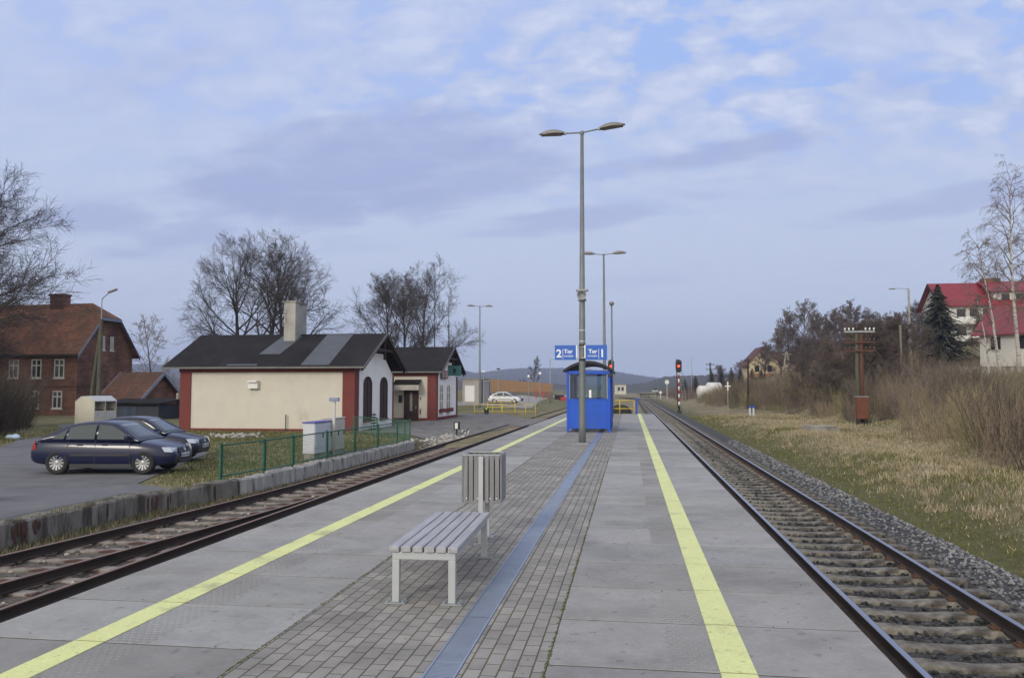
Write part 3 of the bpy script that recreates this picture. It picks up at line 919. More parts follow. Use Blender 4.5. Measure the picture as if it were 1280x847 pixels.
# ---------------------------------------------------------------- bench and litter bin on the platform
M_benchmetal = mat("bench_frame_paint", (0.44, 0.465, 0.48), 0.45, 0.15, 0.06, 5, 0.04, 120)
M_slat = mat("weathered_bench_slat", (0.36, 0.36, 0.385), 0.5, 0, 0.22, 4, 0.35, 60, stretch=(6, 0.5, 6))
M_bin_slat = mat("weathered_bin_slat", (0.235, 0.235, 0.25), 0.8, 0, 0.22, 4, 0.35, 60, stretch=(6, 6, 0.5))
bench = thing("park_bench", "backless platform bench with grey slatted seat and pale steel frame", "bench", (-1.665, 7.19, 0), rad(2.0))
sl = MB()
for i in range(6):
    x = -0.238 + i * 0.0952
    sl.box(x - 0.0405, x + 0.0405, -0.92, 0.92, 0.405, 0.45)
sl.build("seat", M_slat, bench, bevel=0.006)
fm = MB()
for x in (-0.225, 0.225):
    fm.box(x - 0.022, x + 0.022, -0.845, 0.845, 0.345, 0.385)
for y in (-0.873, 0.873):
    fm.box(-0.256, 0.256, y - 0.027, y + 0.027, 0.345, 0.404)
fm.build("frame", M_benchmetal, bench, bevel=0.004)
for x in (-0.227, 0.227):
    for y in (-0.873, 0.873):
        lg = MB(); lg.box(x - 0.029, x + 0.029, y - 0.026, y + 0.026, 0.010, 0.3445)
        l = lg.build("leg", M_benchmetal, bench, bevel=0.004)
        ft = MB(); ft.box(x - 0.085, x + 0.085, y - 0.06, y + 0.06, 0.001, 0.010)
        for bx_ in (-0.062, 0.062):
            for by in (-0.04, 0.04):
                ft.lathe([(0.012, 0.010), (0.012, 0.020), (0.007, 0.021), (0.007, 0.032)], 8, Matrix.Translation((x + bx_, y + by, 0)))
        ft.build("foot_plate", M_galv, l, bevel=0.002)

binr = thing("litter_bin", "grey slatted litter bin on pale steel posts just behind the bench", "litter bin", (-1.635, 8.98, 0), rad(2))
M_binin = mat("bin_liner", (0.06, 0.06, 0.06), 0.7)
mb = MB()
hw, dp, z0, z1 = 0.205, 0.21, 0.45, 0.965
for i in range(7):                                     # slats front and back, the posts stand in the middle gap
    if i == 3:
        continue
    x = -hw + 0.030 + i * (2 * hw - 0.06) / 6
    mb.box(x - 0.024, x + 0.024, -dp - 0.018, -dp, z0, z1)
    mb.box(x - 0.024, x + 0.024, dp, dp + 0.018, z0, z1)
for i in range(6):
    y = -dp + 0.035 + i * (2 * dp - 0.07) / 5
    mb.box(-hw - 0.018, -hw, y - 0.027, y + 0.027, z0, z1)
    mb.box(hw, hw + 0.018, y - 0.027, y + 0.027, z0, z1)
mb.build("slat_panel", M_bin_slat, binr, bevel=0.004)
mb = MB(); mb.box(-hw + 0.03, hw - 0.03, -dp + 0.03, dp - 0.03, z0 + 0.02, z1 - 0.05)
mb.build("liner", M_binin, binr)
mb = MB()
mb.tube([(hw * 0.98 * (1 if abs(math.cos(a)) > 0.7 else abs(math.cos(a)) / 0.7) * (1 if math.cos(a) > 0 else -1), dp * 0.98 * (1 if abs(math.sin(a)) > 0.7 else abs(math.sin(a)) / 0.7) * (1 if math.sin(a) > 0 else -1), z1 + 0.004) for a in [2 * math.pi * q / 32 for q in range(33)]], 0.012, 6)
mb.build("rim", M_galv, binr)
for y in (-dp - 0.019 - 0.022, dp + 0.019 + 0.022):
    mb = MB(); mb.box(-0.026, 0.026, y - 0.021, y + 0.021, 0.010, z1 - 0.005)
    l = mb.build("post", M_benchmetal, binr, bevel=0.003)
    mb = MB(); mb.box(-0.085, 0.085, y - 0.06, y + 0.06, 0.001, 0.010); mb.build("foot_plate", M_galv, l)
mb = MB()
for x in (-0.16, -0.04, 0.10, 0.17):
    mb.lathe([(0.008, 0), (0.008, 0.006), (0.003, 0.008)], 8, Matrix.Translation((x, -dp - 0.0185, z0 + 0.05)) @ Matrix.Rotation(rad(90), 4, 'X'))
mb.build("bolt_head", M_white, binr)

# ---------------------------------------------------------------- lamp posts
M_lamphead = mat("lamp_housing", (0.20, 0.20, 0.19), 0.5, 0.1, 0.1, 5)
M_lampglass = mat("lamp_underglass", (0.13, 0.10, 0.085), 0.3)
def lamp_head(parent, x, z, sgn, tilt):
    """a shallow domed lantern at the end of an arm along the local x axis"""
    M = Matrix.Translation((x, 0, z)) @ Matrix.Rotation(rad(-tilt * sgn), 4, 'Y') @ Matrix.Diagonal((sgn, 1, 1, 1))
    mb = MB(); n = 12; rows = []
    for t in np.linspace(0, 1, 11):
        w = 0.17 * math.sin(math.pi * min(1, 0.10 + 0.9 * t) ** 0.85) ** 0.7 if t < 1 else 0.03
        h = 0.155 * math.sin(math.pi * (0.12 + 0.85 * t)) ** 0.8
        w = max(w, 0.045); h = max(h, 0.04)
        rows.append([(0.80 * t, w * math.cos(a), 0.0 + h * math.sin(a)) for a in np.linspace(0, math.pi, n)])
    for i in range(10):
        for k in range(n - 1):
            q = [rows[i][k], rows[i][k + 1], rows[i + 1][k + 1], rows[i + 1][k]]
            mb.poly([tuple(M @ Vector(v)) for v in q])
    mb.poly([tuple(M @ Vector(v)) for v in rows[0]]); mb.poly([tuple(M @ Vector(v)) for v in rows[-1]])
    h = mb.build("lamp_head", M_lamphead, parent, smooth=True)
    bm = bmesh.new(); bm.from_mesh(h.data); bmesh.ops.remove_doubles(bm, verts=bm.verts, dist=0.0005); bmesh.ops.recalc_face_normals(bm, faces=bm.faces); bm.to_mesh(h.data); bm.free()
    g_ = MB(); g_.box(0.10, 0.74, -0.115, 0.115, -0.03, 0.004, M=M)
    g_.build("lamp_glass", M_lampglass, h, bevel=0.01)
    c_ = MB(); c_.box(-0.06, 0.05, -0.05, 0.05, -0.02, 0.07, M=M)
    c_.build("clamp", M_galv, h, bevel=0.01)

def double_lamp(label, loc, h=9.75, tl=(0, 1.0), tr=(0.15, 9.0), lean=0.0, detail=True, rz=0.0):
    root = thing("street_lamp", label, "lamp post", loc, rz)
    root.rotation_euler = (0, lean, rz)
    mb = MB()
    mb.tube([(0, 0, 0.02), (0, 0, 0.5), (0, 0, 3.0), (0, 0, h)], [0.112, 0.108, 0.098, 0.052], 20)
    mb.build("pole", M_lamppost, root, smooth=True)
    mb = MB(); mb.box(-0.21, 0.21, -0.21, 0.21, 0.001, 0.022); mb.box(-0.15, 0.15, -0.15, 0.15, 0.022, 0.05)
    for a in (-0.16, 0.16):
        for b in (-0.16, 0.16):
            mb.lathe([(0.02, 0.022), (0.02, 0.05), (0.012, 0.05), (0.012, 0.075)], 8, Matrix.Translation((a, b, 0)))
    mb.build("base_plate", M_galv, root, bevel=0.004)
    mb = MB(); mb.lathe([(0.062, h - 0.06), (0.066, h - 0.03), (0.066, h + 0.03), (0.03, h + 0.06)], 16)
    mb.build("pole_cap", M_lamppost, root)
    for sg, (dz, tilt) in ((-1, tl), (1, tr)):
        mb = MB(); mb.tube([(0, 0, h), (0.56 * sg, 0, h + dz * 0.8)], 0.024, 8)
        mb.build("arm", M_lamppost, root)
        lamp_head(root, 0.56 * sg, h - 0.02 + dz * 0.8, sg, tilt)
    return root
lamp1 = double_lamp("tall grey two-armed lamp post that carries the blue track number signs", (-1.46, 24.9, 0), 9.78, (0, 0.5), (0.13, 8), lean=rad(0.25))
# horn loudspeaker and strap clamps on the near post
mb = MB()
MM = Matrix.Translation((0.0, -0.16, 4.62)) @ Matrix.Rotation(rad(100), 4, 'X')
mb.lathe([(0.05, -0.06), (0.06, 0.0), (0.085, 0.06), (0.125, 0.13), (0.145, 0.15), (0.135, 0.15), (0.10, 0.10), (0.04, 0.03)], 20, MM)
mb.build("loudspeaker", M_galv, lamp1, smooth=True)
mb = MB(); mb.box(-0.19, 0.19, -0.13, 0.10, 4.74, 4.80); mb.build("speaker_bracket", M_galv, lamp1, bevel=0.008)
mb = MB(); mb.box(-0.13, 0.13, -0.10, 0.12, 4.44, 4.50); mb.build("speaker_bracket", M_galv, lamp1, bevel=0.008)
for z in (3.52, 3.18):
    mb = MB(); mb.lathe([(0.101, z - 0.02), (0.101, z + 0.02)], 20); mb.build("strap", M_benchmetal, lamp1)
for z in (3.06, 2.60):
    mb = MB(); mb.lathe([(0.105, z - 0.03), (0.105, z + 0.03)], 20); mb.build("strap", M_black, lamp1)
double_lamp("slimmer two-armed lamp post farther along the platform behind the blue shelter", (-1.47, 48.0, 0), 9.75, (0.08, 3), (0.08, 3))
root = double_lamp("two-armed lamp post by the station forecourt left of the tracks", (-15.05, 80, -0.3), 10.4, (0.04, 2), (0.04, 2))
root.rotation_euler = (0, 0, rad(20))

# single thin mast near the platform end
r_ = thing("light_mast", "thin single mast with small round lamp on top near the platform end", "lamp post", (-1.17, 55.2, 0))
mb = MB(); mb.tube([(0, 0, 0.02), (0, 0, 7.45)], [0.07, 0.05], 12); mb.build("pole", M_lamppost, r_, smooth=True)
mb = MB(); mb.lathe([(0.06, 7.40), (0.16, 7.50), (0.18, 7.58), (0.15, 7.66), (0.05, 7.70)], 16); mb.build("lamp_head", M_lamphead, r_, smooth=True)
mb = MB(); mb.box(-0.15, 0.15, -0.15, 0.15, 0.001, 0.02); mb.build("base_plate", M_galv, r_)

# ---------------------------------------------------------------- track number signs
M_signblue = mat("sign_blue", (0.018, 0.115, 0.50), 0.4, 0, 0.06, 2)
M_signwhite = mat("sign_lettering_white", (0.80, 0.82, 0.84), 0.5, 0, 0.04, 3)
def text_mesh(name, s, size, m, parent, loc, rot=(rad(90), 0, 0), align='LEFT', depth=0.002, bold=0.0, xs=1.0):
    cu = bpy.data.curves.new(name, 'FONT')
    cu.body = s; cu.size = size; cu.extrude = depth; cu.align_x = align; cu.offset = bold
    t = bpy.data.objects.new(name, cu); COL.objects.link(t)
    bpy.context.view_layer.update()
    me = bpy.data.meshes.new_from_object(t.evaluated_get(bpy.context.evaluated_depsgraph_get()))
    bpy.data.objects.remove(t); bpy.data.curves.remove(cu)
    me.transform(Matrix.Translation(loc) @ Euler(rot).to_matrix().to_4x4() @ Matrix.Diagonal((xs, 1, 1, 1)))
    me.materials.clear(); me.materials.append(m)
    o = bpy.data.objects.new(name, me); COL.objects.link(o); o.parent = parent
    return o
def track_sign(label, x0, x1, num, left):
    rt = thing("track_sign", label, "sign", ((x0 + x1) / 2, 24.78, 2.60))
    w = (x1 - x0) / 2
    mb = MB(); mb.box(-w, w, -0.02, 0.02, 0.0, 0.455)
    mb.build("sign_panel", M_signblue, rt, bevel=0.003)
    mb = MB()
    e = w if left else -w
    for z in (0.06, 0.40):
        mb.box(min(e, e + (0.12 if left else -0.12)), max(e, e + (0.12 if left else -0.12)), -0.015, 0.055, z - 0.02, z + 0.02)
    mb.build("bracket", M_galv, rt)
    mb = MB(); xe = (w + 0.003, w + 0.04) if left else (-w - 0.04, -w - 0.003)
    mb.box(*xe, -0.018, 0.018, 0.06, 0.455)
    mb.build("edge_strip", M_signwhite, rt)
    if left:
        text_mesh("track_number", "2", 0.34, M_signwhite, rt, (-w + 0.045, -0.0215, 0.085), bold=0.008)
        mb = MB(); mb.box(-w + 0.245, -w + 0.258, -0.0235, -0.0205, 0.03, 0.34); mb.build("divider", M_signwhite, rt)
        text_mesh("sign_lettering", "Tor", 0.17, M_signwhite, rt, (-w + 0.29, -0.0215, 0.205), bold=0.005)
        text_mesh("sign_lettering", "track/gleis", 0.072, M_signwhite, rt, (-w + 0.285, -0.0215, 0.10), bold=0.001)
    else:
        text_mesh("track_number", "1", 0.34, M_signwhite, rt, (w - 0.06, -0.0215, 0.085), align='RIGHT', bold=0.008)
        mb = MB(); mb.box(w - 0.258, w - 0.245, -0.0235, -0.0205, 0.03, 0.34); mb.build("divider", M_signwhite, rt)
        text_mesh("sign_lettering", "Tor", 0.17, M_signwhite, rt, (w - 0.30, -0.0215, 0.205), align='RIGHT', bold=0.005)
        text_mesh("sign_lettering", "track/gleis", 0.072, M_signwhite, rt, (w - 0.295, -0.0215, 0.10), align='RIGHT', bold=0.001)
    return rt
track_sign("blue track two sign on the left side of the near lamp post, white digit outermost", -2.29, -1.635, "2", True)
track_sign("blue track one sign hung right of the near lamp post over the shelter roof", -1.335, -0.68, "1", False)

# ---------------------------------------------------------------- passenger shelter
M_dkroof = mat("shelter_roof_sheet", (0.009, 0.009, 0.02), 0.6, 0, 0.15, 2)
def clear_glass(name, col=(0.92, 0.96, 0.97)):
    m, nt, N, L, bs = new_mat(name)
    nt.nodes.remove(bs)
    out = N["Material Output"]
    gl = N.new("ShaderNodeBsdfGlossy"); gl.inputs['Roughness'].default_value = 0.03
    tr = N.new("ShaderNodeBsdfTransparent"); tr.inputs[0].default_value = (*col, 1)
    fr_ = N.new("ShaderNodeFresnel"); fr_.inputs[0].default_value = 1.5
    mx = N.new("ShaderNodeMixShader")
    L.new(fr_.outputs[0], mx.inputs[0]); L.new(tr.outputs[0], mx.inputs[1]); L.new(gl.outputs[0], mx.inputs[2]); L.new(mx.outputs[0], out.inputs[0])
    return m
M_clear = clear_glass("shelter_glass", (0.80, 0.86, 0.90))
M_glassfilm = mat("glass_grime_strip", (0.55, 0.58, 0.58), 0.6)
sh = thing("platform_shelter", "blue passenger shelter with arched dark roof and glazed upper panels", "shelter", (-1.62, 34.0, 0))
W2, Y0, Y1 = 0.81, -2.15, 2.3
for x in (-W2, W2):
    for y in (Y0, 0.05, Y1):
        mb = MB(); mb.box(x - 0.05, x + 0.05, y - 0.05, y + 0.05, 0.001, 2.42); mb.build("post", M_bluepaint, sh, bevel=0.006)
mb = MB()
for y in (Y0, Y1):
    mb.box(-W2 + 0.051, W2 - 0.051, y - 0.045, y + 0.045, 2.29, 2.42)
for x in (-W2, W2):
    mb.box(x - 0.045, x + 0.045, Y0 + 0.051, 0.05 - 0.051, 2.30, 2.42); mb.box(x - 0.045, x + 0.045, 0.05 + 0.051, Y1 - 0.051, 2.30, 2.42)
mb.build("top_beam", M_bluepaint, sh, bevel=0.005)
for y in (Y0, Y1):
    mb = MB(); mb.box(-W2 + 0.051, W2 - 0.051, y - 0.025, y + 0.025, 0.14, 1.27)
    mb.box(-W2 + 0.051, W2 - 0.051, y - 0.032, y + 0.032, 1.271, 1.31)
    mb.build("lower_panel", M_bluepaint, sh, bevel=0.004)
    mb = MB(); mb.box(-W2 + 0.055, W2 - 0.055, y - 0.004, y + 0.004, 1.312, 2.286)
    gpan = mb.build("glass_panel", M_clear, sh)
    mb = MB(); mb.box(-W2 + 0.052, -W2 + 0.085, y - 0.015, y + 0.015, 1.313, 2.287); mb.box(W2 - 0.085, W2 - 0.052, y - 0.015, y + 0.015, 1.313, 2.287)
    mb.build("glazing_bead", M_galv, gpan)
for ya, yb in ((Y0 + 0.051, -0.001), (0.101, Y1 - 0.051)):
    mb = MB(); mb.box(-W2 - 0.025, -W2 + 0.025, ya, yb, 0.14, 1.27); mb.build("lower_panel", M_bluepaint, sh)
    mb = MB(); mb.box(-W2 - 0.004, -W2 + 0.004, ya, yb, 1.275, 2.295); mb.build("glass_panel", M_clear, sh)
mb = MB(); mb.box(W2 - 0.02, W2 + 0.02, Y1 - 1.0, Y1 - 0.051, 0.14, 1.27); mb.build("lower_panel", M_bluepaint, sh)
mb = MB(); mb.box(-W2 + 0.06, -W2 + 0.42, Y0 + 0.3, Y1 - 0.3, 0.42, 0.46); mb.box(-W2 + 0.2, -W2 + 0.26, Y0 + 0.5, Y0 + 0.56, 0.001, 0.42); mb.box(-W2 + 0.2, -W2 + 0.26, Y1 - 0.56, Y1 - 0.5, 0.001, 0.42)
mb.build("seat", M_slat, sh)
mb = MB()
arc = [(-0.985 + 1.97 * t, 2.44 + 0.36 * (1 - (2 * t - 1) ** 2)) for t in np.linspace(0, 1, 17)]
prof = [(x, Y0 - 0.16, z) for x, z in arc] + [(x, Y0 - 0.16, z - 0.055) for x, z in reversed(arc)]
n2 = len(arc)
for i in range(n2 - 1):
    a, b = arc[i], arc[i + 1]
    mb.prism([(a[0], Y0 - 0.16, a[1] - 0.055), (b[0], Y0 - 0.16, b[1] - 0.055), (b[0], Y0 - 0.16, b[1]), (a[0], Y0 - 0.16, a[1])], (0, Y1 - Y0 + 0.32, 0))
rf = mb.build("roof", M_dkroof, sh)
for y in (Y0 - 0.165, Y1 + 0.165):
    mb = MB()
    for i in range(n2 - 1):
        a, b = arc[i], arc[i + 1]
        mb.prism([(a[0], y - 0.012, a[1] - 0.095), (b[0], y - 0.012, b[1] - 0.095), (b[0], y - 0.012, b[1] + 0.015), (a[0], y - 0.012, a[1] + 0.015)], (0, 0.016, 0))
    mb.build("roof_edge", M_dkroof, rf)
mb = MB(); mb.box(W2 - 0.02, W2 + 0.16, Y0 - 0.10, Y0 + 0.02, 2.17, 2.30); mb.build("lamp_box", M_black, sh, bevel=0.01)
mb = MB(); mb.box(0.03, 0.12, Y0 - 0.034, Y0 - 0.026, 1.36, 1.66); mb.build("notice", M_signwhite, sh)

# ---------------------------------------------------------------- barriers
def barrier(name, label, posts, z0, hts, m=M_yellow, r=0.03, group=None, parent_off=None):
    c = posts[len(posts) // 2]
    off = (c[0], c[1], z0)
    rt = thing(name, label, "barrier", off, 0, group)
    for x, y in posts:
        mb = MB(); mb.tube([(x, y, z0 - 0.1), (x, y, z0 + max(hts) + 0.0)], r, 8); mb.build("post", m, rt, off, smooth=True)
    for h in hts:
        mb = MB(); mb.tube([(x, y, z0 + h) for x, y in posts], r * 0.95, 8, cap=True); mb.build("rail", m, rt, off, smooth=True)
    return rt
barrier("safety_railing", "two-bar yellow railing closing off the platform end beside the shelter", [(-1.3, 55.6), (-0.68, 55.6), (0.30, 55.6)], 0.0, (0.36, 0.92))
bp = thing("marker_post", "blue post standing at the end of the platform beside the yellow line", "post", (0.46, 55.75, 0))
mb = MB(); mb.box(-0.075, 0.075, -0.06, 0.06, 0.001, 1.05); mb.build("post", M_bluepaint, bp, bevel=0.01)
mb = MB(); mb.box(-0.09, 0.09, -0.075, 0.075, 1.051, 1.09); mb.build("cap", M_bluepaint, bp, bevel=0.01)
barrier("crossing_barrier", "long yellow tube barrier at the far side of the forecourt", [(-13.95, 71.6), (-12.3, 71.7), (-11.4, 71.7), (-9.3, 71.8), (-8.4, 71.8)], -0.78, (0.45, 1.08))
barrier("crossing_barrier", "shorter yellow tube barrier in front of the white car", [(-13.2, 74.2), (-11.9, 74.2), (-10.6, 74.2)], -0.72, (0.72, 1.2))
bo = thing("bollard_light", "dark stubby post with bright yellow-green reflector before the yellow barrier", "bollard", (-12.45, 69.4, -0.86))
mb = MB(); mb.tube([(-0.09, 0, 0), (-0.09, 0, 0.85)], 0.055, 10); mb.tube([(0.11, 0, 0), (0.10, 0, 0.75)], 0.05, 10); mb.box(-0.2, 0.2, -0.06, 0.06, 0.45, 0.9); mb.build("post", M_black, bo)
mb = MB(); mb.lathe([(0.0001, 0), (0.085, 0.0), (0.085, 0.02), (0.03, 0.035)], 14, Matrix.Translation((0, -0.062, 0.82)) @ Matrix.Rotation(rad(90), 4, 'X')); mb.build("reflector", mat("reflector_yellow_green", (0.55, 0.75, 0.03), 0.3), bo)

# ---------------------------------------------------------------- green mesh fence
M_green = mat("green_fence_paint", (0.012, 0.105, 0.062), 0.5, 0, 0.2, 4, second=(0.05, 0.055, 0.035), sscale=9, sharp=(0.62, 0.72))
fen = thing("mesh_fence", "low green mesh fence with angle-iron posts on top of the ramp wall", "fence", (-10.0, 26.5, -0.64))
fo = (-10.0, 26.5, -0.64)
fy = [18.95, 20.95, 22.75, 25.3, 27.85, 30.3, 32.75, 34.6]
frg = random.Random(4)
line = [(float(xwall(v)) - 0.20, v) for v in fy]
for i, (x, y) in enumerate(line):
    mb = MB()
    mb.box(x - 0.025, x + 0.025, y - 0.06, y - 0.02, -0.75, 0.37 + frg.uniform(-.02, .03))
    if i < len(line) - 1:
        mb.box(x - 0.025, x + 0.025, y + 0.015, y + 0.055, -0.55, 0.31)
    mb.build("post", M_green, fen, fo, bevel=0.004)
def mesh_panel(a, b, z0, z1):
    mb = MB()
    for z in (z0, z1):
        mb.tube([(a[0], a[1], z), (b[0], b[1], z)], 0.022, 6)
    mb.build("rail", M_green, fen, fo)
    mb = MB()
    L_ = math.hypot(b[0] - a[0], b[1] - a[1]); n_ = int(L_ / 0.075)
    for k_ in range(1, n_):
        t = k_ / n_
        x, y = a[0] + (b[0] - a[0]) * t, a[1] + (b[1] - a[1]) * t
        mb.tube([(x, y, z0), (x, y, z1)], 0.0028, 3, cap=False)
    for k_ in range(1, 10):
        z = z0 + (z1 - z0) * k_ / 10
        mb.tube([(a[0], a[1], z), (b[0], b[1], z)], 0.0028, 3, cap=False)
    mb.build("wire_mesh", M_green, fen, fo)
for i in range(len(line) - 1):
    mesh_panel((line[i][0], line[i][1] + 0.04), (line[i + 1][0], line[i + 1][1] - 0.04), -0.50 + frg.uniform(-.03, .03), 0.29)
e0 = line[-1]
pts = [e0, (e0[0] - 0.35, e0[1] + 0.4), (-12.0, 37.2), (-14.0, 39.6)]
for q in pts[1:]:
    mb = MB(); mb.box(q[0] - 0.025, q[0] + 0.025, q[1] - 0.025, q[1] + 0.025, -0.75, 0.33); mb.build("post", M_green, fen, fo)
for a, b in zip(pts[:-1], pts[1:]):
    mesh_panel(a, b, -0.50, 0.29)

# ---------------------------------------------------------------- cabinets, little sign, dwarf signal
M_cab = mat("cabinet_paint", (0.55, 0.57, 0.62), 0.55, 0, 0.05, 2)
M_cab2 = mat("cabinet_cream_paint", (0.50, 0.49, 0.43), 0.6, 0, 0.08, 2)
M_cabroof = mat("cabinet_roof_blue", (0.10, 0.10, 0.36), 0.5)
def cabinet(label, x0, x1, y0, y1, h, m, lid):
    off = ((x0 + x1) / 2, (y0 + y1) / 2, -0.63)
    rt = thing("utility_cabinet", label, "electrical cabinet", off)
    mb = MB(); mb.box(x0 + 0.03, x1 - 0.03, y0 + 0.03, y1 - 0.03, -0.70, -0.45); mb.build("plinth", M_concrete, rt, off)
    mb = MB(); mb.box(x0, x1, y0, y1, -0.45, h); b_ = mb.build("body", m, rt, off, bevel=0.01)
    mb = MB(); mb.box(x0 - 0.03, x1 + 0.03, y0 - 0.03, y1 + 0.03, h + 0.001, h + 0.045); mb.build("lid", lid, rt, off, bevel=0.008)
    ym = (y0 + y1) / 2
    for ya, yb in ((y0 + 0.03, ym - 0.008), (ym + 0.008, y1 - 0.03)):
        mb = MB(); mb.box(x1 + 0.001, x1 + 0.018, ya, yb, -0.25, h - 0.04); d_ = mb.build("door", m, rt, off, bevel=0.006)
        mb = MB(); mb.box(x1 + 0.019, x1 + 0.045, yb - 0.12, yb - 0.09, 0.05, 0.2); mb.build("handle", M_black, d_, off)
    mb = MB(); mb.box(x0 + 0.02, x1 - 0.02, y0 - 0.012, y0 - 0.001, -0.40, -0.22); mb.build("vent_panel", m, rt, off, bevel=0.004)
    return rt
cabinet("white electrical cabinet with blue lid behind the green fence", -10.78, -10.37, 25.5, 27.05, 0.56, M_cab, M_cabroof)
cabinet("cream electrical cabinet next to the white one behind the fence", -10.75, -10.36, 27.12, 28.3, 0.64, M_cab2, M_cab2)
ps = thing("sign_post", "slim grey post with small flat box head beside the cabinets", "sign post", (-10.24, 26.9, -0.63))
mb = MB(); mb.tube([(0, 0, -0.1), (0, 0, 1.93)], 0.055, 10); mb.build("post", M_cab2, ps, smooth=True)
mb = MB(); mb.box(-0.17, 0.17, -0.07, 0.07, 1.90, 2.03); mb.build("sign_head", mat("sign_head_blue_grey", (0.22, 0.25, 0.38), 0.5), ps, bevel=0.01)

dw = thing("dwarf_signal", "small black point lantern with white face beside the siding", "rail signal", (-9.42, 43.3, -1.0))
mb = MB(); mb.lathe([(0.12, 0), (0.10, 0.05), (0.05, 0.12), (0.045, 0.48)], 12); mb.build("post", M_black, dw, smooth=True)
mb = MB(); mb.box(-0.15, 0.15, -0.14, 0.14, 0.48, 0.90); hd = mb.build("lantern", M_black, dw, bevel=0.012)
mb = MB(); mb.box(-0.075, 0.085, -0.148, -0.141, 0.53, 0.85); mb.build("white_face", M_white, hd)
lv = thing("point_lever", "white-tipped point lever lying low beside the dwarf signal", "lever", (-9.55, 45.2, -0.98))
mb = MB(); mb.box(-0.25, 0.35, -0.12, 0.12, 0.0, 0.10); mb.tube([(-0.1, 0, 0.1), (0.45, 0.0, 0.42)], 0.025, 6); mb.build("lever_frame", M_black, lv)
for k_, x in enumerate((0.0, 0.18, 0.36)):
    mb = MB(); mb.tube([(x, 0.04, 0.08), (x + 0.05, 0.04, 0.34)], 0.035, 6); mb.build("lever_tip", M_white, lv)
# ---------------------------------------------------------------- cars
M_tyre = mat("tyre_rubber", (0.018, 0.018, 0.019), 0.85, 0, 0.2, 8)
M_rim = mat("silver_wheel_cover", (0.42, 0.43, 0.44), 0.4, 0.5, 0.06, 6)
M_rimdark = mat("dark_wheel_metal", (0.10, 0.10, 0.105), 0.5, 0.3, 0.1, 6)  # darker grey metal of the disc behind the spokes
M_trim = mat("black_plastic_trim", (0.03, 0.032, 0.038), 0.6, 0, 0.1, 5)
M_carglass = mat("car_window_glass", (0.035, 0.05, 0.055), 0.04, 0, 0.05, 1, spec=0.9)
M_headl = mat("headlight_lens", (0.62, 0.66, 0.70), 0.12, 0.2, 0.05, 4, coat=1.0)
M_taill = mat("red_light_lens", (0.35, 0.012, 0.016), 0.2, 0, 0.05, 4, coat=1.0)
M_plate = mat("number_plate_white", (0.72, 0.74, 0.76), 0.5)

def wheel_mesh():
    ty = MB(); R_ = Matrix.Rotation(rad(90), 4, 'X')
    ty.lathe([(0.20, -0.095), (0.285, -0.10), (0.312, -0.08), (0.318, 0), (0.312, 0.08), (0.285, 0.10), (0.20, 0.095), (0.20, -0.094)], 28, R_, cap=False)
    rm = MB()
    rm.lathe([(0.205, -0.07), (0.212, 0.085), (0.205, 0.097), (0.190, 0.094), (0.184, 0.04), (0.05, 0.03)], 28, R_, mi=1)
    for k_ in range(12):
        a = 2 * math.pi * k_ / 12
        M = R_ @ Matrix.Rotation(a, 4, 'Z')
        rm.prism([tuple(M @ Vector(q)) for q in ((0.045, -0.014, 0.055), (0.188, -0.026, 0.072), (0.188, 0.026, 0.072), (0.045, 0.014, 0.055))], tuple((R_.to_3x3() @ Vector((0, 0, 0.024)))))
    rm.lathe([(0.055, 0.05), (0.055, 0.092), (0.03, 0.098)], 14, R_)
    return ty, rm

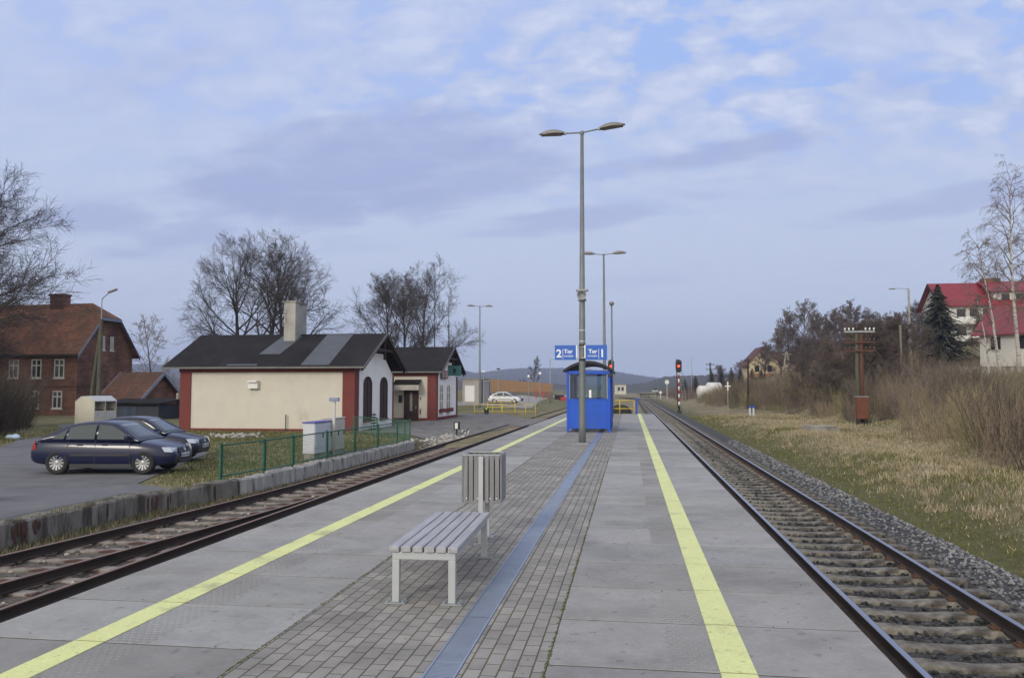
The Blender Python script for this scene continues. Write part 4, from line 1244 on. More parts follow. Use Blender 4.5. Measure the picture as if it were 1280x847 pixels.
def car(label, loc, rz, paint, length=4.35, plate="", nose=1.0, roof_h=1.43, tail=True, simple=False):
    """a saloon car; x runs forward, every part of the body measured on a 4.6 m car and scaled to length"""
    k = length / 4.6
    rt = thing("parked_car", label, "car", loc, rz, None)
    #        x      top    bottom half-width
    st_ = [(-2.28, .62, .42, .62), (-2.24, .80, .34, .74), (-2.12, .925, .27, .80), (-1.80, .965, .23, .845), (-1.0, .955, .20, .865), (0.0, .935, .19, .87), (0.75, .925, .19, .868),
           (1.15, .915, .20, .862), (1.55, .86, .21, .845), (1.95, .775, .22, .80), (2.16, .69, .24, .715), (2.25, .60, .30, .62), (2.28, .50, .36, .52)]
    mb = MB(); rows = []
    for x, zt, zb, hw_ in st_:
        h = zt - zb
        half = [(0, zb), (hw_ * .80, zb), (hw_ * .95, zb + .05 * h / .7), (hw_ * 1.0, zb + .35 * h), (hw_ * .995, zb + .62 * h), (hw_ * .955, zb + .86 * h), (hw_ * .86, zb + .965 * h), (hw_ * .5, zt + .012), (0, zt + .018)]
        ring = [(x * k, y, z) for y, z in half] + [(x * k, -y, z) for y, z in reversed(half[1:-1])]
        rows.append(ring)
    n = len(rows[0]); b = 0
    for r__ in rows:
        mb.v.extend(r__)
    for i in range(len(rows) - 1):
        for q in range(n):
            j = (q + 1) % n
            mb.f.append((i * n + q, (i + 1) * n + q, (i + 1) * n + j, i * n + j)); mb.m.append(0)
    mb.f.append(tuple(range(n))); mb.m.append(0)
    e = (len(rows) - 1) * n
    mb.f.append(tuple(range(e + n - 1, e - 1, -1))); mb.m.append(0)
    body = mb.build("body", [paint, M_trim], rt, smooth=True, subsurf=2)
    cut = MB()
    for x in (-1.33, 1.37):
        for s in (-1, 1):
            cut.lathe([(0.352, -0.22), (0.352, 0.25)], 32, Matrix.Translation((x * k, s * 0.80, 0.315)) @ Matrix.Rotation(rad(90), 4, 'X'))
    cu = cut.build("arch_cutter", M_trim)
    bo_ = body.modifiers.new("arches", 'BOOLEAN'); bo_.operation = 'DIFFERENCE'; bo_.object = cu; bo_.solver = 'EXACT'
    bpy.context.view_layer.update()
    me = bpy.data.meshes.new_from_object(body.evaluated_get(bpy.context.evaluated_depsgraph_get()))
    body.modifiers.clear(); old = body.data; body.data = me; bpy.data.meshes.remove(old)
    bpy.data.objects.remove(cu)
    for p_ in me.polygons:
        c = p_.center
        for x in (-1.33, 1.37):
            if math.hypot(c.x - x * k, c.z - 0.315) < 0.356 and abs(p_.normal.y) < 0.6 and abs(c.y) < 0.84:
                p_.material_index = 1; p_.use_smooth = False
    # cabin: pillars and roof in body colour, glass panes set on it
    gh = [(-1.95, .945, .80, None), (-1.12, .955, .80, (1.335, .60)), (-0.75, .95, .80, (1.405, .60)), (-0.1, .94, .80, (roof_h, .61)), (0.42, .93, .80, (roof_h - .035, .60)), (1.28, .89, .78, None)]
    zb = .90
    mb = MB()
    loop = [(-1.98, .955)] + [(-1.18, 1.315), (-0.80, 1.395), (-0.15, roof_h), (0.38, roof_h - .045)] + [(1.22, .915)]
    dense = [loop[0]]
    for a, c in zip(loop[:-1], loop[1:]):
        for t in (0.25, .5, .75, 1):
            dense.append((a[0] + (c[0] - a[0]) * t, a[1] + (c[1] - a[1]) * t))
    sm2 = [dense[0]]
    for i in range(1, len(dense) - 1):
        sm2.append(((dense[i - 1][0] + 2 * dense[i][0] + dense[i + 1][0]) / 4, (dense[i - 1][1] + 2 * dense[i][1] + dense[i + 1][1]) / 4))
    sm2.append(dense[-1])
    def hw_at(z):
        t = (z - zb) / (roof_h - zb); return .815 - .215 * max(0, t) ** 1.15
    rows = []
    for x, z in sm2:
        w = hw_at(z)
        rows.append([(x * k, -w - .01, zb - .02), (x * k, -hw_at(zb), zb), (x * k, -(hw_at(zb) + (w - hw_at(zb)) * .55), zb + (z - zb) * .5), (x * k, -w, z - .035 if z > 1.2 else z - .004), (x * k, -w * .9, z - .004), (x * k, -w * .45, z + .012), (x * k, 0, z + .018)])
    full = [r_ + [(a, -b_, c) for a, b_, c in reversed(r_[:-1])] for r_ in rows]
    n = len(full[0])
    for r_ in full:
        mb.v.extend(r_)
    for i in range(len(full) - 1):
        for q in range(n - 1):
            mb.f.append((i * n + q, (i + 1) * n + q, (i + 1) * n + q + 1, i * n + q + 1)); mb.m.append(0)
    cab = mb.build("cabin", paint, rt, smooth=True)
    bm = bmesh.new(); bm.from_mesh(cab.data); bmesh.ops.recalc_face_normals(bm, faces=bm.faces); bm.to_mesh(cab.data); bm.free()
    def side_y(z):
        t = (z - zb) / (roof_h - zb)
        return .819 - .20 * max(0, t) ** 1.1
    def roofz(x):
        xs_ = [q[0] for q in sm2]; zs_ = [q[1] for q in sm2]
        return float(np.interp(x, xs_, zs_))
    def pane(name, xz, s):
        mb = MB()
        pts = [(x * k, s * (side_y(z) + .006), z) for x, z in xz]
        mb.prism(pts, (0, s * .004, 0))
        return mb.build(name, M_carglass, rt)
    low = .955
    def top(x): return min(roofz(x) - .075, roof_h - .075)
    for s in (-1, 1):
        pane("side_window", [(.98, low), (.90, low + .055), (.60, top(.60) - .01), (.30, top(.30)), (-.10, top(-.1)), (-.10, low)], s)
        pane("side_window", [(-.19, low), (-.19, top(-.19)), (-.70, top(-.70)), (-1.0, top(-1.0) - .02), (-1.08, low)], s)
        pane("quarter_window", [(-1.16, low + .005), (-1.08, top(-1.08) - .035), (-1.22, top(-1.22) - .06), (-1.52, low + .04), (-1.50, low + .005)], s)
    def end_glass(name, xa, xb, inset):
        mb = MB()
        qs = []
        for t in np.linspace(0, 1, 7):
            x = xa + (xb - xa) * t; z = roofz(x); w = hw_at(z) * .88
            qs.append([(x * k, y * w, z + .020 - .030 * abs(y) ** 3) for y in np.linspace(-1, 1, 9)])
        bb = len(mb.v)
        for r_ in qs: mb.v.extend(r_)
        for i in range(6):
            for q in range(8):
                mb.f.append((bb + i * 9 + q, bb + (i + 1) * 9 + q, bb + (i + 1) * 9 + q + 1, bb + i * 9 + q + 1)); mb.m.append(0)
        o = mb.build(name, M_carglass, rt, smooth=True)
        sd_ = o.modifiers.new("t", 'SOLIDIFY'); sd_.thickness = 0.008; sd_.offset = 0
        return o
    end_glass("windscreen", 1.17, .46, 0); end_glass("rear_window", -1.86, -1.22, 0)
    for x in (-1.33, 1.37):
        for s in (-1, 1):
            ty, rm = wheel_mesh()
            M = Matrix.Translation((x * k, s * .755, .318)) @ (Matrix.Rotation(math.pi, 4, 'Z') if s > 0 else Matrix.Identity(4))
            ty.v = [tuple(M @ Vector(v)) for v in ty.v]; rm.v = [tuple(M @ Vector(v)) for v in rm.v]
            w_ = ty.build("wheel", M_tyre, rt, smooth=True); rm.build("wheel_cover", [M_rim, M_rimdark], w_)
    for s in (-1, 1):
        mb = MB()
        mb.prism([(2.02 * k, s * .795, .60), (2.19 * k, s * .66, .585), (2.235 * k, s * .40, .58), (2.215 * k, s * .40, .70), (2.12 * k, s * .66, .725), (1.93 * k, s * .805, .735)], (0.012, s * 0.018, 0.006))
        mb.build("headlight", M_headl, rt, bevel=0.006)
        mb = MB(); mb.prism([(-2.235 * k, s * .55, .66), (-2.19 * k, s * .735, .66), (-2.02 * k, s * .80, .68), (-2.05 * k, s * .79, .89), (-2.15 * k, s * .735, .905), (-2.2 * k, s * .55, .90)], (-0.018, s * 0.016, 0))
        mb.build("tail_light", M_taill, rt, bevel=0.006)
        mb = MB(); mb.box(.86 * k - .02, .86 * k + .10, s * .83 - (.0 if s > 0 else .17), s * .83 + (.17 if s > 0 else 0), .95, 1.075)
        mb.build("wing_mirror", paint if not simple else M_trim, rt, bevel=0.03)
        for xh in (-.62, .16):
            mb = MB(); mb.box((xh - .10) * k, (xh + .08) * k, s * .852 - .012, s * .852 + .012, .79, .82)
            mb.build("door_handle", M_trim, rt, bevel=0.004)
        mb = MB()
        mb.prism([(-.90 * k, s * .862, .50), (.98 * k, s * .862, .50), (.98 * k, s * .862, .555), (-.90 * k, s * .862, .555)], (0, s * .018, 0))
        mb.build("rubbing_strip", M_trim, rt, bevel=0.005)
        mb = MB(); mb.box(-.95 * k, 1.0 * k, s * .80 - .02, s * .80 + .02, .175, .285)
        mb.build("sill", M_trim, rt, bevel=0.01)
        for xs_ in ((-.145, -.145), (.97, .93), (-1.06, -1.0)):
            mb = MB(); mb.prism([((xs_[0]) * k, s * .8685, .30), ((xs_[0] + .012) * k, s * .8685, .30), ((xs_[1] + .012) * k, s * .832, .915), ((xs_[1]) * k, s * .832, .915)], (0, s * .004, 0))
            mb.build("door_seam", M_trim, rt)
    mb = MB(); mb.prism([(2.285 * k, -.36, .565), (2.285 * k, .36, .565), (2.225 * k, .39, .70), (2.225 * k, -.39, .70)], (.012, 0, .004))
    gr_ = mb.build("grille", M_trim, rt, bevel=0.004)
    mb = MB(); mb.lathe([(0.058, 0), (0.058, 0.012), (0.045, 0.014)], 16, Matrix.Translation((2.275 * k, 0, .635)) @ Matrix.Rotation(rad(68), 4, 'Y')); mb.build("badge", M_rim, gr_)
    mb = MB(); mb.prism([(2.288 * k, -.44, .475), (2.288 * k, .44, .475), (2.20 * k, .66, .47), (2.17 * k, .66, .43), (2.17 * k, -.66, .43), (2.20 * k, -.66, .47)], (.004, 0, -.055)); mb.build("bumper_strip", M_trim, rt, bevel=0.006)
    mb = MB(); mb.box(2.255 * k, 2.275 * k, -.34, .34, .27, .36); mb.build("lower_grille", M_trim, rt, bevel=0.006)
    if plate:
        mb = MB(); mb.box(2.305 * k, 2.317 * k, -.26, .26, .43, .545); pl = mb.build("number_plate", M_plate, rt, bevel=0.004)
        mb = MB(); mb.box(2.3172 * k, 2.3185 * k, -.258, -.215, .434, .541); mb.build("plate_band", M_bluepaint, pl)
        text_mesh("plate_lettering", plate, 0.105, M_black, pl, (2.3172 * k + .002, -.20, .452), rot=(rad(90), 0, rad(90)), xs=0.86)
    return rt

def paint(name, c, metal=0.3):
    return mat(name, c, 0.3, metal, 0.04, 1.0, spec=0.35, coat=0.4)
P_navy = paint("navy_car_paint", (0.008, 0.012, 0.045), 0.0)
P_navy2 = paint("dark_blue_car_paint", (0.007, 0.010, 0.034), 0.0)
P_white = paint("white_car_paint", (0.70, 0.71, 0.72), 0.0)
P_red = paint("red_car_paint", (0.30, 0.012, 0.02), 0.1)
P_dark = paint("dark_grey_car_paint", (0.02, 0.022, 0.025))
LOT = -0.62
car("navy saloon car closest to the ramp wall and tracks, parked with front towards the fence", (-14.42, 20.9, LOT), rad(8), P_navy, 4.0, "GKA 41HC")
car("dark blue saloon car half hidden behind the nearer navy saloon", (-15.8, 24.3, LOT), rad(10), P_navy2, 4.1, "GKA 05FX")
car("white hatchback parked beyond the long yellow barrier", (-15.2, 97.5, float(terrain(-15.2, 97.5)) + .03), rad(3), P_white, 4.1, "", simple=True)
car("dark grey car parked just behind the white hatchback", (-15.6, 101.5, float(terrain(-15.6, 101.5)) + .03), rad(8), P_dark, 4.3, "", simple=True)
car("red car peeping out left of the white hatchback", (-18.6, 104, float(terrain(-18.6, 104)) + .03), rad(5), P_red, 4.0, "", simple=True)

# ---------------------------------------------------------------- station building
M_cream = mat("cream_render", (0.60, 0.565, 0.495), 0.9, 0, 0.05, 1.2, 0.2, 60, second=(0.42, 0.385, 0.33), sscale=0.7, sharp=(0.54, 0.84), sstretch=(1.6, 1, 0.8))
M_whitewall = mat("white_render", (0.86, 0.855, 0.83), 0.9, 0, 0.05, 1.4, 0.2, 60)
M_redtrim = mat("dark_red_trim", (0.165, 0.034, 0.030), 0.8, 0, 0.12, 1.6, 0.1, 50, second=(0.13, 0.045, 0.04), sscale=0.8, sharp=(0.5, 0.7))
M_felt = mat("roofing_felt", (0.013, 0.012, 0.0135), 0.9, 0, 0.3, 0.8, 0.3, 30, spec=0.25, second=(0.021, 0.020, 0.022), sscale=0.6, sharp=(0.48, 0.66))
M_patch = mat("new_felt_patch", (0.075, 0.085, 0.105), 0.7, 0, 0.15, 2)
M_chim = mat("rendered_chimney", (0.36, 0.355, 0.33), 0.92, 0, 0.22, 1.6, 0.4, 40, second=(0.16, 0.145, 0.12), sscale=1.2, sharp=(0.55, 0.7))
M_boards = mat("old_brown_boards", (0.055, 0.022, 0.016), 0.85, 0, 0.3, 3, stretch=(6, 6, .5))
M_darkwood = mat("dark_timber", (0.032, 0.022, 0.018), 0.85, 0, 0.3, 4)
M_shutter = mat("brown_shutter", (0.040, 0.016, 0.014), 0.7, 0, 0.25, 5)
M_gutter = mat("grey_gutter", (0.15, 0.145, 0.14), 0.6, 0.2, 0.2, 3)
st = thing("station_building", "low cream station building with dark felt roof and red corner pilasters", "building", (-19.0, 48.0, -0.64))
SO = (-19.0, 48.0, -0.64)
ZB, ZE = -0.9, 2.78
mb = MB(); mb.box(-24.05, -14.32, 40.45, 47.35, ZB, ZE - .02); mb.build("wall", M_cream, st, SO)
# front (towards the platform end of the photo): pilasters, plinth, cornice
mb = MB()
for q in ((-24.12, -23.5, 40.38, 41.0), (-14.93, -14.262, 40.38, 41.06), (-14.6, -14.262, 47.05, 47.42)):
    mb = MB(); mb.box(*q, ZB, 2.60); mb.build("pilaster", M_redtrim, st, SO)
mb = MB(); mb.box(-23.49, -14.94, 40.405, 40.6, ZB, -0.40); mb.build("plinth", M_redtrim, st, SO)
mb = MB(); mb.box(-24.16, -14.22, 40.34, 40.6, 2.605, 2.80); mb.build("cornice", M_redtrim, st, SO)
# white gable wall facing the tracks, arched top cut by the roof
def gable_white(xf, y0, y1, ztop, ze, ymid, th=0.06):
    mb = MB(); hw_ = (y1 - y0) / 2
    zc = ztop; q = (4.83 - 0.25 - zc) / (4.83 - 2.83) * hw_
    mb.prism([(xf, y0, ZB), (xf, y1, ZB), (xf, y1, ze - .05), (xf, ymid + q, zc), (xf, ymid - q, zc), (xf, y0, ze - .05)], (-th, 0, 0))
    return mb
gw = gable_white(-14.245, 41.07, 47.04, 3.72, 2.62, 43.9); gw.build("gable_wall", M_whitewall, st, SO)
mb = MB(); mb.prism([(-14.31, 40.5, 2.60), (-14.31, 47.3, 2.60), (-14.31, 43.9, 4.62)], (-0.2, 0, 0)); mb.build("gable_boards", M_boards, st, SO)
def arch_window(xf, ya, yb, z0, z1, m, frame, nbars=0, sill=M_redtrim):
    rise = (yb - ya) * .32; ym = (ya + yb) / 2; hw_ = (yb - ya) / 2
    def out(g, zb_):
        pts = [(ya - g, zb_), (yb + g, zb_)]
        for t in np.linspace(0, math.pi, 11):
            pts.append((ym + (hw_ + g) * math.cos(t), z1 - rise + (rise + g) * math.sin(t)))
        return pts
    mb = MB(); mb.prism([(xf + .003, y, z) for y, z in out(0, z0)], (.012, 0, 0)); w_ = mb.build("window", m, st, SO)
    fr_ = MB(); o_, i_ = out(.05, z0), out(-.03, z0)
    n_ = len(o_)
    for a in range(n_ - 1):
        if a == 0: continue
        fr_.prism([(xf + .016, *o_[a]), (xf + .016, *o_[a + 1]), (xf + .016, *i_[a + 1]), (xf + .016, *i_[a])], (.03, 0, 0))
    fr_.prism([(xf + .016, *o_[n_ - 1]), (xf + .016, *o_[0]), (xf + .016, *i_[0]), (xf + .016, *i_[n_ - 1])], (.03, 0, 0))
    for b_ in range(nbars):
        z = z0 + (z1 - z0) * (b_ + 1) / (nbars + 1); fr_.box(xf + .016, xf + .04, ya, yb, z - .02, z + .02)
    fr_.box(xf + .016, xf + .041, ym - .025, ym + .025, z0, z1 - .02)
    fr_.build("frame", frame, w_, SO)
    s_ = MB(); s_.box(xf + .001, xf + .10, ya - .08, yb + .08, z0 - .11, z0 - .002); s_.build("sill", sill, w_, SO)
for ya, yb in ((41.75, 43.05), (44.65, 45.95)):
    arch_window(-14.245, ya, yb, 0.02, 2.35, M_shutter, M_darkwood, 0)
# roofs: two slopes, timber overhang at the gable, pale verge
def felt_roof(x0, x1, yf, yr, yb, zl, zr, th=0.10):
    mb = MB()
    mb.prism([(x0, yf, zl), (x1, yf, zl), (x1, yr, zr), (x0, yr, zr)], (0, 0, th))
    mb.prism([(x1, yb, zl), (x0, yb, zl), (x0, yr + .001, zr), (x1, yr + .001, zr)], (0, 0, th))
    r_ = mb.build("roof", M_felt, st, SO)
    g_ = MB(); g_.box(x0, x1 + .02, yf - .10, yf - .005, zl - .02, zl + .075); g_.build("gutter", M_gutter, r_, SO)
    v_ = MB()
    v_.prism([(x1 + .002, yf - .02, zl - .06), (x1 + .002, yr, zr - .06), (x1 + .002, yr, zr + th + .02), (x1 + .002, yf - .02, zl + th + .02)], (.03, 0, 0))
    v_.build("verge_board", M_gutter, r_, SO)
    v_ = MB()
    v_.prism([(x1 + .002, yb + .02, zl - .10), (x1 + .002, yr, zr - .10), (x1 + .002, yr, zr + th + .02), (x1 + .002, yb + .02, zl + th + .02)], (.03, 0, 0))
    v_.build("verge_board", M_darkwood, r_, SO)
    return r_
r1 = felt_roof(-24.95, -13.62, 39.98, 43.9, 47.95, 2.80, 4.76)
def on_roof(name, xa, xb, t0, t1, skew, m):
    mb = MB(); pts = []
    for x, t in ((xa, t0), (xb, t0), (xb + skew, t1), (xa + skew, t1)):
        pts.append((x, 39.98 + 3.92 * t, 2.80 + 1.96 * t + .103))
    mb.prism(pts, (0, 0, .008)); mb.build(name, m, r1, SO)
on_roof("roof_patch", -17.15, -15.6, 0.03, 0.97, 0.02, M_patch)
on_roof("roof_patch", -20.1, -18.9, 0.36, 0.93, 0.35, M_patch)
on_roof("roof_patch", -21.3, -19.6, 0.02, 0.06, 0.0, M_patch)
def truss(x, y0, y1, ym, zl, zr):
    mb = MB()
    mb.box(x - .06, x + .06, ym - .07, ym + .07, zl + .55, zr - .02)
    mb.box(x - .05, x + .05, ym - 1.35, ym + 1.35, zl + 1.02, zl + 1.16)
    for yb_ in (y0, y1):
        mb.prism([(x - .05, yb_, zl - .02), (x - .05, ym, zr - .02), (x - .05, ym, zr - .16), (x - .05, yb_, zl - .16)], (.10, 0, 0))
    for yb_ in (y0 + .5, y1 - .5):
        mb.box(x - .62, x + .05, yb_ - .06, yb_ + .06, zl + .10, zl + .22)
    mb.build("gable_truss", M_darkwood, st, SO)
truss(-13.75, 40.02, 47.9, 43.9, 2.80, 4.76)
mb = MB(); mb.box(-19.42, -18.74, 43.0, 44.6, 3.9, 6.62); c_ = mb.build("chimney", M_chim, st, SO)
mb = MB(); mb.box(-19.47, -18.69, 42.95, 44.65, 6.621, 6.70); mb.build("chimney_cap", M_concrete, c_, SO)
mb = MB(); mb.box(-20.14, -19.60, 40.22, 40.445, 1.72, 2.15); v_ = mb.build("wall_vent", M_white, st, SO, bevel=0.01)
mb = MB(); mb.box(-20.12, -19.62, 40.10, 40.219, 2.06, 2.13); mb.build("hood", M_white, v_, SO)
mb = MB(); mb.tube([(-18.0, 40.3, -.75), (-18.0, 40.3, .35)], 0.03, 8); mb.build("pipe", M_black, st, SO)
# lower link with the entrance, and the wing beyond
mb = MB(); mb.box(-23.5, -16.9, 47.36, 55.1, ZB, 2.3); mb.build("wall", M_cream, st, SO)
mb = MB(); mb.box(-23.6, -16.4, 47.4, 54.6, 2.31, 2.45); mb.build("flat_roof", M_felt, st, SO)
mb = MB(); mb.box(-23.5, -13.56, 55.15, 62.2, ZB, ZE - .02); mb.build("wall", M_cream, st, SO)
for q in ((-14.12, -13.49, 55.08, 55.7), (-14.0, -13.49, 61.6, 62.26)):
    mb = MB(); mb.box(*q, ZB, 2.62); mb.build("pilaster", M_redtrim, st, SO)
mb = MB(); mb.box(-14.74, -14.13, 55.10, 55.3, ZB, -.34); mb.build("plinth", M_redtrim, st, SO); mb = MB(); mb.box(-13.62, -13.47, 55.71, 61.59, ZB, -.28); mb.build("plinth", M_redtrim, st, SO); mb = MB(); mb.box(-16.9, -15.86, 55.10, 55.3, ZB, -.34); mb.build("plinth", M_redtrim, st, SO)
mb = MB(); mb.box(-16.9, -13.45, 55.04, 55.3, 2.625, 2.80); mb.build("cornice", M_redtrim, st, SO)
gw = gable_white(-13.485, 55.71, 61.59, 3.70, 2.62, 58.65); gw.build("gable_wall", M_whitewall, st, SO)
mb = MB(); mb.prism([(-13.55, 55.3, 2.60), (-13.55, 62.1, 2.60), (-13.55, 58.65, 4.6)], (-0.2, 0, 0)); mb.build("gable_boards", M_boards, st, SO)
M_wingglass = mat("pale_curtained_glass", (0.30, 0.30, 0.28), 0.25, 0, 0.3, 2)
for ya, yb in ((56.0, 57.15), (58.25, 59.5)):
    arch_window(-13.485, ya, yb, 0.22, 2.05, M_wingglass, M_whitewall, 2)
    mb = MB(); mb.box(-13.39, -13.2, ya - .05, yb + .05, 0.02, 0.30)
    mb.build("window_box", M_redtrim, st, SO, bevel=0.03)
r2 = felt_roof(-23.6, -12.95, 54.75, 58.65, 62.75, 2.86, 4.76)
truss(-13.08, 54.8, 62.7, 58.65, 2.86, 4.76)
mb = MB(); mb.box(-15.82, -14.76, 55.08, 55.149, -.64, 1.80); d_ = mb.build("door", M_shutter, st, SO, bevel=0.01)
mb = MB(); mb.box(-15.38, -15.20, 55.066, 55.078, 0.15, 1.45); mb.build("door_glass", M_wingglass, d_, SO)
mb = MB(); mb.tube([(-14.93, 55.05, 0.30), (-14.93, 55.05, 0.52)], 0.025, 6); mb.build("handle", M_galv, d_, SO)
mb = MB(); mb.prism([(-16.45, 54.35, 1.93), (-14.55, 54.35, 1.93), (-14.55, 55.10, 2.32), (-16.45, 55.10, 2.32)], (0, 0, .05)); k_ = mb.build("door_canopy", M_felt, st, SO)
mb = MB(); mb.box(-16.47, -14.53, 54.30, 54.345, 1.62, 1.98); mb.build("fascia", mat("canopy_fascia", (0.42, 0.40, 0.36), 0.8, 0, 0.15, 2, second=(0.3, 0.16, 0.05), sscale=1.3, sharp=(0.66, 0.72)), k_, SO)
mb = MB(); mb.box(-16.20, -15.95, 55.05, 55.14, .75, 1.25); mb.build("letter_box", M_black, st, SO)
mb = MB()
for z in (0.95, 0.12, -0.05):
    mb.box(-14.66, -14.6, 55.085, 55.149, z, z + .18)
mb.build("door_fitting", M_redtrim, st, SO)
# lit station name box and the little red-framed boards on the wing
tb = thing("station_sign", "teal box sign sticking out from the wing gable", "sign", (-13.0, 58.9, 2.70))
mb = MB(); mb.box(-.52, .48, -.12, .12, .05, .72); b_ = mb.build("sign_box", mat("teal_sign_face", (0.055, 0.20, 0.20), 0.4, 0, 0.1, 3), tb, bevel=0.02)
mb = MB(); mb.box(-.54, .50, -.10, .10, 0.0, .05); mb.box(-.54, .50, -.10, .10, .72, .77); mb.build("sign_frame", mat("teal_frame", (0.03, 0.09, 0.09), 0.5), tb)
mb = MB(); mb.lathe([(0.13, 0), (0.13, 0.01)], 16, Matrix.Translation((0.02, -.121, .42)) @ Matrix.Rotation(rad(90), 4, 'X')); mb.box(-.06, .10, -.131, -.121, .16, .36); mb.build("emblem", M_black, b_)
fb = thing("notice_board", "two-part red-framed board on the wing wall under the teal sign", "notice board", (-13.38, 57.2, 2.42))
for a in (-.95, .02):
    mb = MB(); mb.box(-.03, .03, a, a + .90, 0.02, .62); p_ = mb.build("frame", M_redtrim, fb)
    mb = MB(); mb.box(.031, .036, a + .07, a + .83, .09, .55); mb.build("panel", mat("faded_pink_panel", (0.38, 0.27, 0.27), 0.7, 0, 0.15, 4), p_)
mb = MB(); mb.tube([(0, 0, 3.2), (0, 0, 9.6)], [0.05, 0.02], 6); mb.tube([(0, 0, 6.8), (0, 0, 7.0)], 0.06, 6)
an = thing("antenna_mast", "tall thin antenna mast rising behind the wing roof", "antenna", (-16.8, 68, 2.2))
mb.tube([(0, 0, -3), (0, 0, 3.25)], 0.05, 6); mb.build("mast", M_black, an)
an2 = dup(an, (-15.9, 69.5, 0.4), label="shorter antenna mast just right of the tall thin mast")

# ---------------------------------------------------------------- brick house on the left
M_brick = brick_mat("red_brick", (0.250, 0.108, 0.068), (0.140, 0.062, 0.044), (0.13, 0.10, 0.085), 0.52, 0.16, 0.014, 'sz', dirt=0.62, mscale=0.55)
def tile_mat(name, c, dark, rowh=0.3):
    m, nt, N, L, bs = new_mat(name)
    tc = N.new("ShaderNodeTexCoord")
    sp = N.new("ShaderNodeSeparateXYZ"); L.new(tc.outputs['Object'], sp.inputs[0])
    cb = N.new("ShaderNodeCombineXYZ"); ad = N.new("ShaderNodeMath"); ad.operation = 'ADD'
    L.new(sp.outputs[0], ad.inputs[0]); ad.inputs[1].default_value = 0.0
    L.new(ad.outputs[0], cb.inputs[0]); L.new(sp.outputs[2], cb.inputs[1])
    br = N.new("ShaderNodeTexBrick"); br.offset = 0.5
    br.inputs['Color1'].default_value = (*c, 1); br.inputs['Color2'].default_value = tuple(v * .62 for v in c) + (1,); br.inputs['Mortar'].default_value = (*dark, 1)
    br.inputs['Scale'].default_value = 1; br.inputs['Mortar Size'].default_value = 0.022; br.inputs['Mortar Smooth'].default_value = 0.6; br.inputs['Brick Width'].default_value = 0.24; br.inputs['Row Height'].default_value = rowh * .75
    L.new(cb.outputs[0], br.inputs['Vector'])
    n = N.new("ShaderNodeTexNoise"); n.inputs['Scale'].default_value = 0.55; n.inputs['Detail'].default_value = 7; n.inputs['Roughness'].default_value = .7
    L.new(tc.outputs['Object'], n.inputs['Vector'])
    mr = N.new("ShaderNodeMapRange"); mr.inputs[1].default_value = .40; mr.inputs[2].default_value = .66
    L.new(n.outputs[0], mr.inputs[0])
    mx = N.new("ShaderNodeMix"); mx.data_type = 'RGBA'
    ml = N.new("ShaderNodeMath"); ml.operation = 'MULTIPLY'; ml.inputs[1].default_value = .75; L.new(mr.outputs[0], ml.inputs[0])
    L.new(ml.outputs[0], mx.inputs[0]); L.new(br.outputs[0], mx.inputs[6]); mx.inputs[7].default_value = (0.055, 0.042, 0.032, 1)
    L.new(mx.outputs[2], bs.inputs['Base Color']); bs.inputs['Roughness'].default_value = .85
    b = N.new("ShaderNodeBump"); b.inputs['Strength'].default_value = .8; b.inputs['Distance'].default_value = .04
    inv = N.new("ShaderNodeMath"); inv.operation = 'SUBTRACT'; inv.inputs[0].default_value = 1; L.new(br.outputs['Fac'], inv.inputs[1])
    L.new(inv.outputs[0], b.inputs['Height']); L.new(b.outputs[0], bs.inputs['Normal'])
    return m
M_tile = tile_mat("old_clay_tiles", (0.345, 0.142, 0.075), (0.055, 0.028, 0.020))
M_bluewood = mat("blue_grey_bargeboard", (0.20, 0.23, 0.30), 0.6, 0, 0.12, 3)
M_bargedark = mat("dark_blue_bargeboard", (0.035, 0.04, 0.085), 0.6, 0, 0.15, 3)
M_oldwhite = mat("old_white_window_paint", (0.55, 0.55, 0.53), 0.7, 0, 0.12, 4)
bh = thing("brick_house", "big red brick house with clay tiled half-hipped roof and blue bargeboards", "house", (-46.5, 62, -0.7), rad(-4))
LW, DW = 14.0, 6.9                                     # local: x from -LW to 0, y from 0 to DW
ze, zr = 5.55, 9.98
mb = MB(); mb.box(-LW, 0, 0, DW, -.5, ze); mb.build("wall", M_brick, bh)
mb = MB()
zt = zr - 1.35; yh = DW / 2 * (zt - ze) / (zr - ze)
mb.prism([(0, 0, ze), (0, DW, ze), (0, DW - yh, zt), (0, yh, zt)], (-.3, 0, 0)); mb.build("gable_wall", M_brick, bh); mb = MB(); mb.prism([(-LW + .3, 0, ze), (-LW + .3, DW, ze), (-LW + .3, DW - yh, zt), (-LW + .3, yh, zt)], (-.3, 0, 0))
mb.build("gable_wall", M_brick, bh)
mb = MB(); mb.box(-LW - .03, .03, -.03, .1, 2.52, 2.66); mb.box(-.1, .03, .101, DW + .03, 2.52, 2.66); mb.build("string_course", mat("dark_brick_course", (0.075, 0.035, 0.028), .9), bh)
ov = .45; sl_ = (zr - ze) / (DW / 2)
zl = ze - ov * sl_ * .55
hx = 1.55
yq = lambda z: -ov + (DW / 2 + ov) * (z - zl) / (zr - zl)
zh = zr - 1.35; y1_ = yq(zh)
mb = MB()
mb.prism([(-LW - ov, -ov, zl), (ov, -ov, zl), (ov, y1_, zh), (-hx, DW / 2, zr), (-LW + hx, DW / 2, zr), (-LW - ov, y1_, zh)], (0, 0, .14))
mb.prism([(ov, DW + ov, zl), (-LW - ov, DW + ov, zl), (-LW - ov, DW - y1_, zh), (-LW + hx, DW / 2, zr), (-hx, DW / 2, zr), (ov, DW - y1_, zh)], (0, 0, .14))
mb.prism([(ov + .05, y1_, zh - .02), (ov + .05, DW - y1_, zh - .02), (-hx, DW / 2, zr)], (0, 0, .14))
